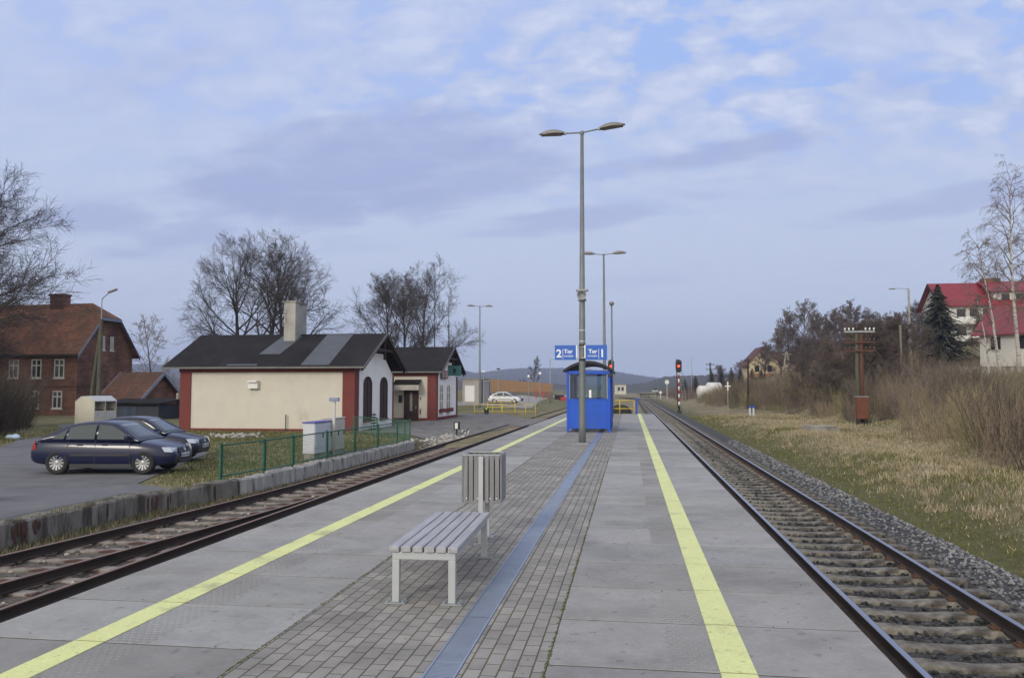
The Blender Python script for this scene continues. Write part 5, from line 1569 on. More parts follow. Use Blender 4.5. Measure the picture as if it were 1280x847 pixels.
mb.prism([(-LW - ov - .05, DW - y1_, zh - .02), (-LW - ov - .05, y1_, zh - .02), (-LW + hx, DW / 2, zr)], (0, 0, .14))
rf = mb.build("roof", M_tile, bh)
mb = MB(); mb.prism([(ov + .005, -ov - .02, zl - .22), (ov + .005, y1_, zh - .16), (ov + .005, y1_, zh + .10), (ov + .005, -ov - .02, zl + .10)], (.05, 0, 0)); mb.build("bargeboard", M_bluewood, rf)
mb = MB(); mb.prism([(ov + .005, DW + ov + .02, zl - .22), (ov + .005, DW - y1_, zh - .16), (ov + .005, DW - y1_, zh + .10), (ov + .005, DW + ov + .02, zl + .10)], (.05, 0, 0)); mb.build("bargeboard", M_bargedark, rf)
mb = MB(); mb.box(ov + .06, ov + .12, y1_ - .1, DW - y1_ + .1, zh - .20, zh + .06); mb.build("eaves_board", M_bluewood, rf)
mb = MB(); mb.box(-LW - ov, ov, -ov - .11, -ov - .005, zl - .04, zl + .10); mb.build("gutter", M_black, rf)
mb = MB(); mb.box(-5.7, -4.3, DW / 2 - .45, DW / 2 + .45, zr - .5, zr + .85); c_ = mb.build("chimney", M_brick, rf)
mb = MB(); mb.box(-5.78, -4.22, DW / 2 - .53, DW / 2 + .53, zr + .851, zr + 1.02); mb.build("chimney_cap", M_brick, c_)
def cross_window(parent, x, z0, w, h, y=0.0, face='front'):
    def B(a0, a1, d0, d1, c0, c1, mb):
        if face == 'front': mb.box(a0, a1, y - d1, y - d0, c0, c1)
        else: mb.box(y + d0, y + d1, a0, a1, c0, c1)
    mb = MB(); B(x - w / 2, x + w / 2, -.05, .004, z0, z0 + h, mb); w_ = mb.build("window", M_glass, parent)
    mb = MB()
    for a0, a1, c0, c1 in ((x - w / 2, x - w / 2 + .09, z0, z0 + h), (x + w / 2 - .09, x + w / 2, z0, z0 + h), (x - w / 2 + .09, x + w / 2 - .09, z0, z0 + .09), (x - w / 2 + .09, x + w / 2 - .09, z0 + h - .09, z0 + h), (x - .05, x + .05, z0 + .09, z0 + h - .09), (x - w / 2 + .09, x + w / 2 - .09, z0 + h * .64, z0 + h * .70)):
        B(a0, a1, .006, .045, c0, c1, mb)
    mb.build("frame", M_oldwhite, w_)
    mb = MB(); B(x - w / 2 - .08, x + w / 2 + .08, .006, .10, z0 - .10, z0 - .004, mb); mb.build("sill", M_oldwhite, w_)
for x in (-1.75, -4.05, -6.35, -9.0, -11.5):
    cross_window(bh, x, 3.35, 1.0, 1.6)
    cross_window(bh, x - .1, 0.75, 0.95, 1.5)
for y_ in (3.0, 4.1):
    cross_window(bh, y_, 5.85, .42, 1.25, 0.0, 'side')

# outbuilding, sheds, concrete yard wall
ob = thing("outbuilding", "low brick outbuilding with mossy tiled roof and blue verge boards beside the brick house", "outbuilding", (-41.4, 60.5, -1.0), rad(-12))
mb = MB(); mb.box(-2.0, 1.9, 0, 4.6, -.3, 1.75)
for xa in (-2.0, 1.9):
    mb.prism([(xa, 0, 1.751), (xa, 4.6, 1.751), (xa, 2.3, 3.9)], (.25 if xa < 0 else -.25, 0, 0))
mb.build("wall", M_brick, ob)
mb = MB()
mb.prism([(-2.4, -.45, 1.50), (2.35, -.45, 1.50), (2.35, 2.3, 4.02), (-2.4, 2.3, 4.02)], (0, 0, .12)); mb.prism([(2.35, 5.05, 1.50), (-2.4, 5.05, 1.50), (-2.4, 2.301, 4.02), (2.35, 2.301, 4.02)], (0, 0, .12))
rf = mb.build("roof", tile_mat("mossy_dull_tiles", (0.20, 0.088, 0.055), (0.04, 0.022, 0.016)), ob)
for xa, xd in ((2.355, .06), (-2.405, -.06)):
    for ya in (-.47, 5.07):
        mb = MB(); mb.prism([(xa, ya, 1.34), (xa, 2.3, 3.86), (xa, 2.3, 4.18), (xa, ya, 1.66)], (xd, 0, 0)); mb.build("bargeboard", M_bluewood, rf)
sd1 = thing("garden_shed", "dark blue-grey flat-roofed shed behind the clothes banks", "shed", (-36.6, 54.5, -0.65))
mb = MB(); mb.box(-2.3, 2.4, 0, 3.0, -.2, 1.22); mb.build("wall", mat("dark_shed_boards", (0.035, 0.04, 0.055), 0.8, 0, 0.2, 3, stretch=(5, 5, .4)), sd1)
mb = MB(); mb.prism([(-2.6, -.35, 1.23), (2.7, -.35, 1.23), (2.7, 3.3, 1.5), (-2.6, 3.3, 1.5)], (0, 0, .12)); mb.build("roof", M_felt, sd1)
mb = MB(); mb.box(-.9, .6, -.03, -.002, -.15, 1.1); mb.build("door", mat("blue_grey_door", (0.05, 0.065, 0.10), .7), sd1)
yw = thing("yard_wall", "grey concrete panel wall joining the shed to the station", "wall", (-32.3, 57.5, -0.65))
mb = MB()
for i in range(3):
    mb.box(-2.1, 1.3, -.05, .05, -.2 + i * .72, .515 + i * .72)
mb.build("panel", mat("yard_wall_concrete", (0.13, 0.12, 0.10), .92, 0, .25, 1.5, .3, 40), yw)
mb = MB()
for x in (-2.2, 1.4):
    mb.box(x - .09, x + .09, -.09, .09, -.2, 2.05)
mb.build("post", M_concrete, yw)
gt = thing("wooden_gate", "brown board gate between the yard wall and the station corner", "gate", (-29.6, 57.5, -0.65))
mb = MB()
for i in range(9):
    mb.box(-1.2 + i * .27, -1.2 + i * .27 + .24, -.02, .02, .05, 2.1)
mb.build("board", M_boards, gt)
mb = MB()
for z in (.4, 1.7):
    mb.box(-1.25, 1.25, .021, .07, z, z + .1)
mb.build("rail", M_darkwood, gt)

# clothes banks in the car park
M_cbank = mat("cream_clothes_bank", (0.56, 0.535, 0.44), 0.6, 0, 0.06, 2)
M_cbtop = mat("grey_white_bank_top", (0.50, 0.51, 0.52), 0.5, 0, 0.06, 2)
def clothes_bank(label, loc, rz):
    rt = thing("clothes_bank", label, "clothes bank", loc, rz, None)
    mb = MB()
    for xa in (-.92, -.03, .86):
        mb.prism([(xa, y, z) for y, z in [(-.75, .02), (.75, .02), (.75, 1.50), (.30, 1.82), (-.30, 1.85), (-.75, 1.55)]], (.06, 0, 0))
    mb.build("side_panel", M_cbank, rt)
    mb = MB()
    for xa in (-.859, .031):
        mb.box(xa, xa + .828, -.73, .74, 0.05, .96); mb.box(xa, xa + .828, .10, .74, .961, 1.49)
    mb.build("body", M_cbank, rt)
    mb = MB(); mb.prism([(-.93, -.78, 1.53), (-.93, -.30, 1.855), (-.93, -.30, 1.895), (-.93, -.78, 1.57)], (1.86, 0, 0)); mb.prism([(-.93, -.299, 1.855), (-.93, .30, 1.825), (-.93, .78, 1.50), (-.93, .78, 1.54), (-.93, .30, 1.865), (-.93, -.299, 1.895)], (1.86, 0, 0)); mb.build("top_panel", M_cbtop, rt)
    for xa in (-.82, .07):
        mb = MB(); mb.box(xa, xa + .75, -.738, -.731, .52, .90); mb.build("label_panel", mat("bank_label", (.52, .51, .53), .6, 0, .25, 9), rt)
        mb = MB()
        for x in (.12, .375, .63):
            mb.box(xa + x - .08, xa + x + .08, -.66, -.48, .965, 1.04)
        mb.build("flap", M_black, rt)
    return rt
clothes_bank("cream two-bay clothes bank standing in front of the dark shed", (-33.75, 46.9, -0.62), rad(82))

# rubble and small bits on the lawn by the building
rb = np.random.default_rng(8)
pt = np.stack([rb.normal(-18.9, .55, 130), rb.normal(36.6, .35, 130), np.zeros(130)], -1); pt[:, 2] = terrain(pt[:, 0], pt[:, 1]) + rb.uniform(0, .12, 130)
tn = np.repeat(rb.uniform(.3, .52, 130)[:, None], 3, 1) * np.array([1.04, 1, .93])
stones("rubble", pt, rb.uniform(.05, .12, 130), tn * .8, 5)
pt = np.stack([rb.uniform(-9.9, -8.9, 260), rb.uniform(34.6, 45, 260), np.zeros(260)], -1); pt[:, 2] = terrain(pt[:, 0], pt[:, 1]) + rb.uniform(-.02, .06, 260)
tn = np.repeat(rb.uniform(.18, .5, 260)[:, None], 3, 1) * np.array([1.04, 1, .93])
stones("rubble", pt, rb.uniform(.04, .15, 260), tn, 6)
# ---------------------------------------------------------------- poles, signals and signs along the right of the line
def gz(x, y): return float(terrain(x, y))
tp = thing("telegraph_pole", "rusty twin telegraph pole with three insulator crossarms and a rust-brown box", "telegraph pole", (15.25, 56.4, gz(15.25, 56.4)))
H0 = 5.75 - gz(15.25, 56.4)
M_rustpole = mat("rusty_red_pole", (0.095, 0.040, 0.028), 0.85, 0, 0.3, 3, stretch=(1, 1, .3))
M_mosspole = mat("mossy_grey_pole", (0.085, 0.085, 0.055), 0.9, 0, 0.3, 3)
mb = MB(); mb.tube([(.13, 0, -.3), (.13, 0, H0 - .1)], [.15, .12], 12); mb.build("pole", M_rustpole, tp, smooth=True)
mb = MB(); mb.tube([(-.16, .05, -.3), (-.13, .05, H0 - .2)], [.14, .11], 12); mb.build("pole", M_mosspole, tp, smooth=True)
M_insul = mat("white_insulator", (0.70, 0.71, 0.70), 0.25, 0, 0.05, 5)
M_insuld = mat("brown_insulator", (0.07, 0.045, 0.03), 0.4)
for k_, z in enumerate((H0 - .22, H0 - .92, H0 - 1.5)):
    mb = MB(); mb.box(-.98, .98, -.22, -.14, z - .06, z + .06); a_ = mb.build("crossarm", M_rustpole if k_ else M_galv, tp)
    for q in range(8):
        mb = MB(); x = -.92 + q * .263
        if abs(x) < .15: continue
        mb.lathe([(.02, z + .06), (.02, z + .10), (.055, z + .10), (.06, z + .17), (.045, z + .2), (.055, z + .24), (.02, z + .27)], 10, Matrix.Translation((x, -.18, 0)))
        mb.build("insulator", M_insul if k_ == 0 else M_insuld, a_, smooth=True)
mb = MB(); mb.box(-.38, .38, -.5, -.17, .45, 1.9); b_ = mb.build("cable_box", mat("rusty_orange_box", (0.150, 0.055, 0.028), .8, 0, .25, 3, second=(.13, .045, .025), sscale=2), tp, bevel=.015)
mb = MB(); mb.box(-.42, .42, -.53, -.15, 1.901, 1.96); mb.build("lid", M_galv, b_)
mb = MB(); mb.box(-.30, -.12, -.45, -.2, -.2, .449); mb.box(.12, .30, -.45, -.2, -.2, .449); mb.build("box_leg", M_black, tp)

def wood_pole(label, x, y, ztop, arms=(), r=.13, lean=0.0, m=None, lampdir=0):
    z = gz(x, y); rt = thing("utility_pole", label, "utility pole", (x, y, z)); h = ztop - z
    rt.rotation_euler = (0, lean, 0)
    mb = MB(); mb.tube([(0, 0, -.3), (0, 0, h)], [r, r * .72], 10); mb.build("pole", m or M_wood_pole, rt, smooth=True)
    for za, w, dx in arms:
        mb = MB(); mb.box(dx - w, dx + w, -.17, -.10, h - za - .05, h - za + .05); a_ = mb.build("crossarm", m or M_wood_pole, rt)
        for q in (-.85, -.3, .3, .85):
            mb = MB(); mb.lathe([(.02, h - za + .05), (.05, h - za + .1), (.05, h - za + .2), (.02, h - za + .24)], 8, Matrix.Translation((dx + w * q, -.135, 0)))
            mb.build("insulator", M_insuld, a_)
    if lampdir:
        mb = MB(); mb.tube([(0, 0, h - .1), (lampdir * 1.0, 0, h + .02), (lampdir * 1.5, 0, h)], .03, 6); a_ = mb.build("arm", M_galv, rt)
        mb = MB(); mb.box(min(lampdir * 1.35, lampdir * 1.95), max(lampdir * 1.35, lampdir * 1.95), -.11, .11, h - .09, h + .03); mb.build("lamp_head", M_lamphead, a_, bevel=.03)
    return rt
wood_pole("dark telegraph pole with small crossarms in front of the cream house", 13.55, 95.8, 5.25, ((.35, .55, -.3), (1.1, .35, -.2)), lean=rad(.8))
wood_pole("bare tall grey pole standing among the brush left of the spruce", 23.8, 75, 7.35, (), .12, 0, mat("silvery_pole_wood", (0.16, 0.145, 0.11), .9, 0, .2, 3, stretch=(1, 1, .2)))
wood_pole("street lamp on a tall grey concrete post above the bank, arm pointing left", 29.5, 90, 12.4, (), .14, 0, M_concrete, lampdir=-1)
wood_pole("black telegraph pole with two crossarms above the white tanks", 14.8, 152, 6.6, ((.4, .8, 0), (1.3, .8, 0)), .17)
wood_pole("thin leaning dark pole just right of the red signal mast", 6.9, 118, 6.0, (), .10, rad(-1.5))
wood_pole("thin grey pole rising between the signal and the white tanks", 12.9, 172, 8.4, (), .08, 0, M_galv)
ap = thing("utility_pole", "pale concrete two-legged pole with white box at its foot by the cream house", "utility pole", (28.1, 150, gz(28.1, 150)))
h = 8.4 - gz(28.1, 150)
mb = MB(); mb.tube([(-.75, 0, -.3), (-.1, 0, h)], [.2, .14], 6); mb.tube([(.75, 0, -.3), (.1, 0, h)], [.2, .14], 6); mb.build("pole", M_concrete, ap)
mb = MB(); mb.box(-.8, .8, -.2, -.08, h - .5, h - .35); mb.build("crossarm", M_concrete, ap)
mb = MB(); mb.box(.1, .95, -.6, -.25, .1, 1.0); mb.build("meter_box", M_white, ap)
# concrete lamp pole on the left with its brace
cp = thing("street_lamp", "old concrete street lamp pole with slanting brace beside the brick house", "lamp post", (-37.25, 52, -0.62))
mb = MB(); mb.tube([(0, 0, -.3), (.02, 0, 7.3)], [.19, .12], 8); mb.build("pole", mat("dark_old_pole", (0.085, 0.08, 0.062), .9, 0, .3, 2), cp)
mb = MB(); mb.tube([(-1.0, .3, -.3), (-.05, .05, 6.6)], [.15, .11], 8); mb.build("brace", M_mosspole, cp)
mb = MB(); mb.tube([(.02, 0, 6.8), (.02, 0, 8.62), (.10, -.02, 8.80), (.7, -.1, 9.2)], .035, 8); a_ = mb.build("arm", M_galv, cp)
mb = MB(); mb.box(-.05, .65, -.12, .12, -.07, .06, M=Matrix.Translation((.62, -.1, 9.2)) @ Matrix.Rotation(rad(-18), 4, 'Y')); mb.build("lamp_head", M_lamphead, a_, bevel=.04)

# railway signals
M_redlamp = glow_mat("red_signal_lamp", (1.0, 0.05, 0.02), 6.0)
def signal(label, x, y, ztop, group=None):
    rt = thing("railway_signal", label, "railway signal", (x, y, -1.0))
    h = ztop + 1.0
    M_r = mat("signal_band_red", (0.30, 0.03, 0.03), .6, 0, .2, 4); mb = MB(); wv = MB()
    nb = 9; z0 = .9; L_ = h - 1.3 - z0
    for k_ in range(nb):
        (mb if k_ % 2 else wv).tube([(0, 0, z0 + L_ * k_ / nb), (0, 0, z0 + L_ * (k_ + 1) / nb)], .095, 12)
    mb.build("mast", M_r, rt, smooth=True); wv.build("mast", M_white, rt, smooth=True)
    mb = MB(); mb.box(-.22, .22, -.2, .2, 0, .30); mb.lathe([(.13, .30), (.11, .9)], 12); mb.build("base", M_black, rt)
    mb = MB(); w, zc = .34, h - .72
    mb.prism([(w * math.cos(a), -.12, zc + (.38 if math.sin(a) >= 0 else -.38) + w * math.sin(a)) for a in np.linspace(0, 2 * math.pi, 25)[:-1]], (0, .06, 0)); hd = mb.build("signal_head", M_black, rt)
    mb = MB()
    for z in (zc + .38, zc, zc - .38):
        mb.tube([(0, -.121, z + .0), (0, -.32, z - .01)], .135, 14, cap=False)
    hh = mb.build("hood", M_black, hd); sd_ = hh.modifiers.new("t", 'SOLIDIFY'); sd_.thickness = .01
    mb = MB()
    mb.lathe([(.13, 0), (.13, .02), (.06, .04)], 18, Matrix.Translation((0, -.122, zc - .0)) @ Matrix.Rotation(rad(90), 4, 'X')); mb.build("red_lamp", M_redlamp, hd, smooth=True)
    mb = MB()
    for z in (zc + .38, zc - .38):
        mb.lathe([(.11, 0), (.11, .015)], 14, Matrix.Translation((0, -.122, z)) @ Matrix.Rotation(rad(90), 4, 'X'))
    mb.build("dark_lamp", M_glass, hd)
    mb = MB()
    for s in (-.17, .17):
        mb.tube([(.75 + s, .5, 0), (.22 + s, .3, h - 1.2)], .02, 5)
    for k_ in range(14):
        t = k_ / 14; x_ = .75 + (.22 - .75) * t; y_ = .5 - .2 * t
        mb.tube([(x_ - .17, y_, t * (h - 1.2) + .1), (x_ + .17, y_, t * (h - 1.2) + .1)], .014, 4)
    mb.build("ladder", M_galv, rt)
    return rt
signal("red and white banded railway signal showing red beside the right-hand track", 5.38, 90.2, 4.95)
signal("railway signal showing red, its mast hidden behind the blue shelter", -1.98, 88.0, 4.9)

cs = thing("cross_sign", "small white cross sign on a slim grey post in the verge", "sign", (10.15, 86.2, gz(10.15, 86.2)))
h = 2.5 - gz(10.15, 86.2)
mb = MB(); mb.tube([(0, 0, -.2), (0, 0, h)], .05, 8); mb.build("post", M_concrete, cs)
mb = MB(); mb.box(-.36, .36, -.07, -.05, h - .62, h - .38); mb.build("sign_edge", M_black, cs)
mb = MB(); mb.box(-.30, .30, -.085, -.071, h - .56, h - .44); mb.box(-.07, .07, -.084, -.0715, h - .95, h - .05); mb.build("sign_cross", M_white, cs)
for lab, x, y, zt, w in (("white marker post with round plate beyond the red signal", 9.3, 205, 4.0, .55), ("white diamond marker by the level crossing", 7.5, 200, 1.3, .45)):
    rt = thing("marker_sign", lab, "sign", (x, y, gz(x, y))); h = zt - gz(x, y)
    mb = MB(); mb.tube([(0, 0, -.2), (0, 0, h)], .06, 8); mb.build("post", M_white, rt)
    mb = MB(); mb.prism([(w * math.cos(a), -.08, h - w + w * math.sin(a)) for a in np.linspace(0, 2 * math.pi, 5 if w < .5 else 17)[:-1]], (0, .03, 0)); mb.build("plate", M_white, rt)
cl_ = thing("crossing_light", "white-armed level crossing light beyond the end of the platform", "crossing light", (6.2, 200, gz(6.2, 200)))
mb = MB(); mb.tube([(0, 0, 0), (0, 0, 2.7)], .06, 8); mb.build("post", M_galv, cl_)
mb = MB(); mb.box(-.75, .75, -.1, -.07, 2.2, 2.4); mb.build("arm", M_white, cl_)
mb = MB(); mb.box(-.3, .3, -.2, -.05, 2.45, 2.85); mb.build("backing", M_black, cl_)
rt = thing("guard_rail", "long dark guard rail across the line of sight past the crossing", "guard rail", (8, 240, gz(8, 240)))
mb = MB(); mb.box(-5, 5, -.04, .04, .95, 1.25); mb.build("rail", M_darkwood, rt)
for x in (-4.8, -2.4, 0, 2.4, 4.8):
    mb = MB(); mb.box(x - .08, x + .08, .05, .2, -.4, 1.2); mb.build("post", M_darkwood, rt)
tag(laid("crossing_road", [(-40, 222), (60, 228), (60, 234), (-40, 228)], M_path, .05, 4.0), kind="structure")
mk = thing("cable_marker", "pair of short blue-topped white posts in the grass by the dark pole", "marker post", (9.7, 66.6, gz(9.7, 66.6)))
for x in (-.16, .12):
    mb = MB(); mb.box(x - .07, x + .07, -.07, .07, -.1, .72); p_ = mb.build("post", mat("marker_white", (.5, .53, .58), .6), mk)
    mb = MB(); mb.box(x - .072, x + .072, -.072, .072, .721, .92); mb.build("blue_top", M_bluepaint, p_)
cs2 = thing("concrete_cover", "old grey concrete chamber cover lying in the dry grass", "concrete slab", (9.9, 43.9, gz(9.9, 43.9) + .12), rad(12))
mb = MB(); mb.box(-.85, .75, -.5, .5, -.5, .16); mb.build("base_slab", M_concrete, cs2, bevel=.03); mb = MB(); mb.box(-.78, .66, -.44, .42, .161, .27); mb.build("lid_slab", M_concrete, cs2, bevel=.03)
M_tank = mat("white_tank_paint", (.62, .62, .60), .5, 0, .1, 1)
for lab, x, y, r__, L_ in (("round white tank sitting low behind the brown brush", 12.6, 140, 1.0, 1.7), ("round white tank higher on the bank, just right of the lower one", 15.2, 150, 1.0, 2.2)):
    rt = thing("storage_tank", lab, "tank", (x, y, gz(x, y)), rad(20))
    mb = MB(); M = Matrix.Translation((0, 0, r__ + .35)) @ Matrix.Rotation(rad(90), 4, 'Y')
    mb.lathe([(.3, -L_ / 2 - .35), (.8 * r__, -L_ / 2 - .22), (r__, -L_ / 2), (r__, L_ / 2), (.8 * r__, L_ / 2 + .22), (.3, L_ / 2 + .35)], 22, M); mb.build("tank_shell", M_tank, rt, smooth=True)
    mb = MB(); mb.box(-.9, -.6, -.9, .9, -.3, .75); mb.box(.6, .9, -.9, .9, -.3, .75); mb.build("cradle", M_concrete, rt)
ob_ = thing("tarpaulin", "small bright orange tarpaulin heap half way up the brushy bank", "tarpaulin", (24.8, 100, gz(24.8, 100)))
mb = MB(); mb.prism([(-.5, 0, -.1), (.5, 0, -.1), (.42, 0, .62), (.1, 0, .95), (-.38, 0, .75)], (.1, .7, -.1)); mb.prism([(.3, -.2, -.1), (.85, -.2, -.1), (.7, -.2, .45), (.4, -.2, .5)], (0, .6, 0)); mb.build("sheet", mat("orange_tarp", (.55, .20, .02), .6, 0, .15, 3), ob_, bevel=.06)

# ---------------------------------------------------------------- buildings on the right-hand hill
M_hotelwall = mat("white_hotel_render", (.58, .57, .53), .9, 0, .06, .6)
def win_grid(parent, xs_, z0, w, h, y, frame=M_darkwood):
    for x in xs_:
        mb = MB(); mb.box(x - w / 2, x + w / 2, y - .02, y + .1, z0, z0 + h); w_ = mb.build("window", M_glass, parent)
        mb = MB()
        for a, b, c, d in ((x - w / 2, x + w / 2, z0, z0 + .08), (x - w / 2, x + w / 2, z0 + h - .08, z0 + h), (x - w / 2, x - w / 2 + .08, z0 + .08, z0 + h - .08), (x + w / 2 - .08, x + w / 2, z0 + .08, z0 + h - .08), (x - .04, x + .04, z0 + .08, z0 + h - .08)):
            mb.box(a, b, y - .06, y - .021, c, d)
        mb.build("frame", frame, w_)
hb = gz(50, 128)
ho = thing("guest_house", "large white three-storey guest house with bright red roof and long dormer", "building", (46.3, 126, hb))
e = 14.2 - hb; rg = 17.75 - hb; LH = 26
mb = MB(); mb.box(0, LH, 0, 9.4, -2, e); mb.prism([(0, 0, e), (0, 9.4, e), (0, 4.7, rg - .15)], (.3, 0, 0)); mb.build("wall", M_hotelwall, ho)
mb = MB(); mb.prism([(-.7, -.6, e - .35), (LH, -.6, e - .35), (LH, 4.7, rg), (-.7, 4.7, rg)], (0, 0, .15)); mb.prism([(LH, 10, e - .35), (-.7, 10, e - .35), (-.7, 4.701, rg), (LH, 4.701, rg)], (0, 0, .15)); rf = mb.build("roof", M_redtile, ho)
mb = MB(); mb.prism([(-.705, -.62, e - .6), (-.705, 4.7, rg - .2), (-.705, 4.7, rg + .17), (-.705, -.62, e - .2)], (-.06, 0, 0)); mb.prism([(-.705, 10.02, e - .6), (-.705, 4.71, rg - .2), (-.705, 4.71, rg + .17), (-.705, 10.02, e - .2)], (-.06, 0, 0)); mb.build("bargeboard", M_darkwood, rf)
mb = MB(); mb.box(7.0, LH - .2, .55, 3.5, e + .25, e + 1.75); dm = mb.build("dormer", M_hotelwall, rf)
mb = MB(); mb.prism([(6.3, .1, e + 1.76), (LH, .1, e + 1.76), (LH, 4.6, rg + .18), (6.3, 4.6, rg + .18)], (0, 0, .14)); mb.build("dormer_roof", M_redtile, dm)
mb = MB(); mb.box(7.0, 9.6, 4.2, 5.2, rg - .3, rg + .75); mb.build("chimney", M_brick, rf)
win_grid(ho, [8.6, 10.6, 12.9, 14.9, 17.2], e + .55, 1.1, .95, .53)
win_grid(ho, [2.2, 4.0, 5.8, 8.3, 10.8, 13.3, 15.8], e - 2.05, 1.15, 1.35, -.01)
win_grid(ho, [2.2, 4.4, 6.6, 9.2, 11.8, 14.4], e - 4.9, 1.3, 1.5, -.01)
win_grid(ho, [2.2, 4.4, 6.6, 9.2], e - 7.2, 1.2, 1.3, -.01)
mb = MB(); mb.box(1.0, 24, -1.4, -.01, e - 3.02, e - 2.82); b_ = mb.build("balcony", M_hotelwall, ho)
mb = MB(); mb.box(1.0, 24, -1.45, -1.38, e - 2.80, e - 2.0); mb.build("balustrade", M_white, b_)
mb = MB(); mb.box(.6, 24, -1.8, -.01, e - 5.6, e - 5.4); mb.box(.6, 24, -1.85, -1.78, e - 5.39, e - 4.75); mb.build("balcony", M_white, ho)

az = gz(41, 97)
an_ = thing("gable_house", "smaller white house with steep red roof and dark gable below the guest house", "house", (39.4, 97.5, az), rad(-46))
ea = 8.2 - az; ra = 11.2 - az
mb = MB(); mb.box(0, 7.5, 0, 8.0, -2.5, ea); mb.build("wall", M_hotelwall, an_)
mb = MB(); mb.prism([(7.5, 0, ea), (7.5, 8, ea), (7.5, 4, ra - .2)], (-.2, 0, 0)); mb.prism([(.2, 0, ea), (.2, 8, ea), (.2, 4, ra - .2)], (-.2, 0, 0)); mb.build("gable_boards", M_darkwood, an_)
mb = MB(); mb.prism([(-.6, -.7, ea - .55), (8.6, -.7, ea - .55), (8.6, 4, ra), (-.6, 4, ra)], (0, 0, .15)); mb.prism([(8.6, 8.7, ea - .55), (-.6, 8.7, ea - .55), (-.6, 4.001, ra), (8.6, 4.001, ra)], (0, 0, .15)); mb.build("roof", mat("faded_red_roof", (.22, .035, .04), .55, 0, .15, .8), an_)
win_grid(an_, [1.7, 4.6], ea - 2.1, 1.0, 1.4, -.01)
mb = MB(); mb.box(7.51, 9.2, .3, 7.5, ea - .35, ea - .15); mb.box(9.0, 9.15, .4, .55, -2, ea - .35); mb.build("porch_roof", M_darkwood, an_)
mb = MB(); mb.box(7.49, 7.53, .5, 7.2, -1, ea - .8); mb.build("porch_wall", M_boards, an_)
pw = thing("garden_wall", "low pale garden wall behind the birch trunks", "wall", (40.5, 88.5, gz(40.5, 88.5)), rad(-8))
mb = MB(); mb.box(-6.5, 8, -.12, .12, -.8, .55); mb.build("wall", M_concrete, pw)
mb = MB(); mb.box(-6.55, 8.05, -.17, .17, .551, .62); mb.build("coping", M_concrete, pw)
bn = thing("rubbish_bin", "blue wheeled rubbish bin by the small house porch", "bin", (46.2, 93.5, gz(46.2, 93.5)))
mb = MB(); mb.prism([(-.35, -.35, .1), (.35, -.35, .1), (.42, -.42, 1.3), (-.42, -.42, 1.3)], (0, .75, 0)); mb.build("body", M_bluepaint, bn)
mb = MB(); mb.box(-.46, .46, -.46, .4, 1.301, 1.4); mb.build("lid", M_bluepaint, bn)

M_chouse = mat("cream_house_render", (.55, .46, .29), .9, 0, .07, .8)
M_orange = mat("orange_render", (.45, .21, .10), .9)
M_brownroof = mat("brown_red_roof", (.10, .032, .028), .8, 0, .2, 1)
cz = gz(32.5, 202)
chn = thing("gable_house", "cream house with brown roof half hidden by a bare dark tree", "house", (32.4, 202, cz), rad(3))
ec = 8.0 - cz; rc = 11.9 - cz
mb = MB(); mb.box(-3.7, 3.7, 0, 9, -2, ec); mb.prism([(-3.7, 0, ec), (3.7, 0, ec), (0, 0, rc - .2)], (0, .3, 0)); mb.build("wall", M_chouse, chn)
mb = MB(); mb.box(-3.72, 3.72, -.03, .1, -2, .9); mb.build("plinth", M_orange, chn)
mb = MB(); mb.prism([(-4.5, -.8, ec - .8), (0, -.8, rc), (0, 9.5, rc), (-4.5, 9.5, ec - .8)], (0, 0, .2)); mb.prism([(4.5, -.8, ec - .8), (4.5, 9.5, ec - .8), (.001, 9.5, rc), (.001, -.8, rc)], (0, 0, .2)); mb.build("roof", M_brownroof, chn)
mb = MB(); mb.box(3.71, 8.5, 2, 8, -2, ec + .3); mb.build("side_wing", M_chouse, chn)
mb = MB(); mb.prism([(3.6, 1.4, ec), (9, 1.4, ec), (9, 5, ec + 2.8), (2.5, 5, ec + 2.8)], (0, 0, .2)); mb.build("wing_roof", M_brownroof, chn)
win_grid(chn, [-1.6, 1.4], 1.3, 1.1, 1.5, -.03); win_grid(chn, [-.1], 4.6, 1.1, 1.3, -.03)

# ---------------------------------------------------------------- things far down the left side
gr_z = gz(-19.3, 97)
gg = thing("garage_building", "small grey flat-roofed garage with pale roller door beyond the forecourt", "garage", (-19.25, 97, gr_z))
mb = MB(); mb.box(-1.15, 1.15, 0, 6, -.5, 2.95); mb.build("wall", mat("pale_grey_render", (.36, .345, .32), .9, 0, .08, 1), gg)
mb = MB(); mb.box(-1.25, 1.25, -.1, 6.1, 2.951, 3.08); mb.build("roof", M_concrete, gg)
mb = MB(); mb.box(-.85, .35, -.03, -.001, .25, 2.2); mb.build("roller_door", M_white, gg)
kb = thing("switch_house", "tall grey-blue kiosk at the right end of the small garage", "kiosk", (-17.6, 97.5, gz(-17.6, 97.5)))
mb = MB(); mb.box(-.42, .42, 0, .8, -.3, 2.7); mb.build("body", mat("blue_grey_kiosk", (.16, .17, .21), .7), kb)
mb = MB(); mb.box(-.5, .5, -.08, .88, 2.701, 2.8); mb.build("lid", M_galv, kb)
M_plank = mat("orange_brown_planks", (.28, .165, .085), .8, 0, .18, 1.2, stretch=(5, 5, .4))
tf = thing("timber_fence", "long orange-brown timber fence on a grey wall behind the parked white car", "fence", (-20.5, 150, gz(-20.5, 150)))
z_ = 1.2 - gz(-20.5, 150)
mb = MB()
for q in range(48):
    x = -6.2 + q * .26; t = q / 47
    mb.box(x, x + .235, -.03 - .5 * t, .03 - .5 * t, z_ - t * .55, z_ + 2.45 - t * .95)
mb.build("board", M_plank, tf)
mb = MB()
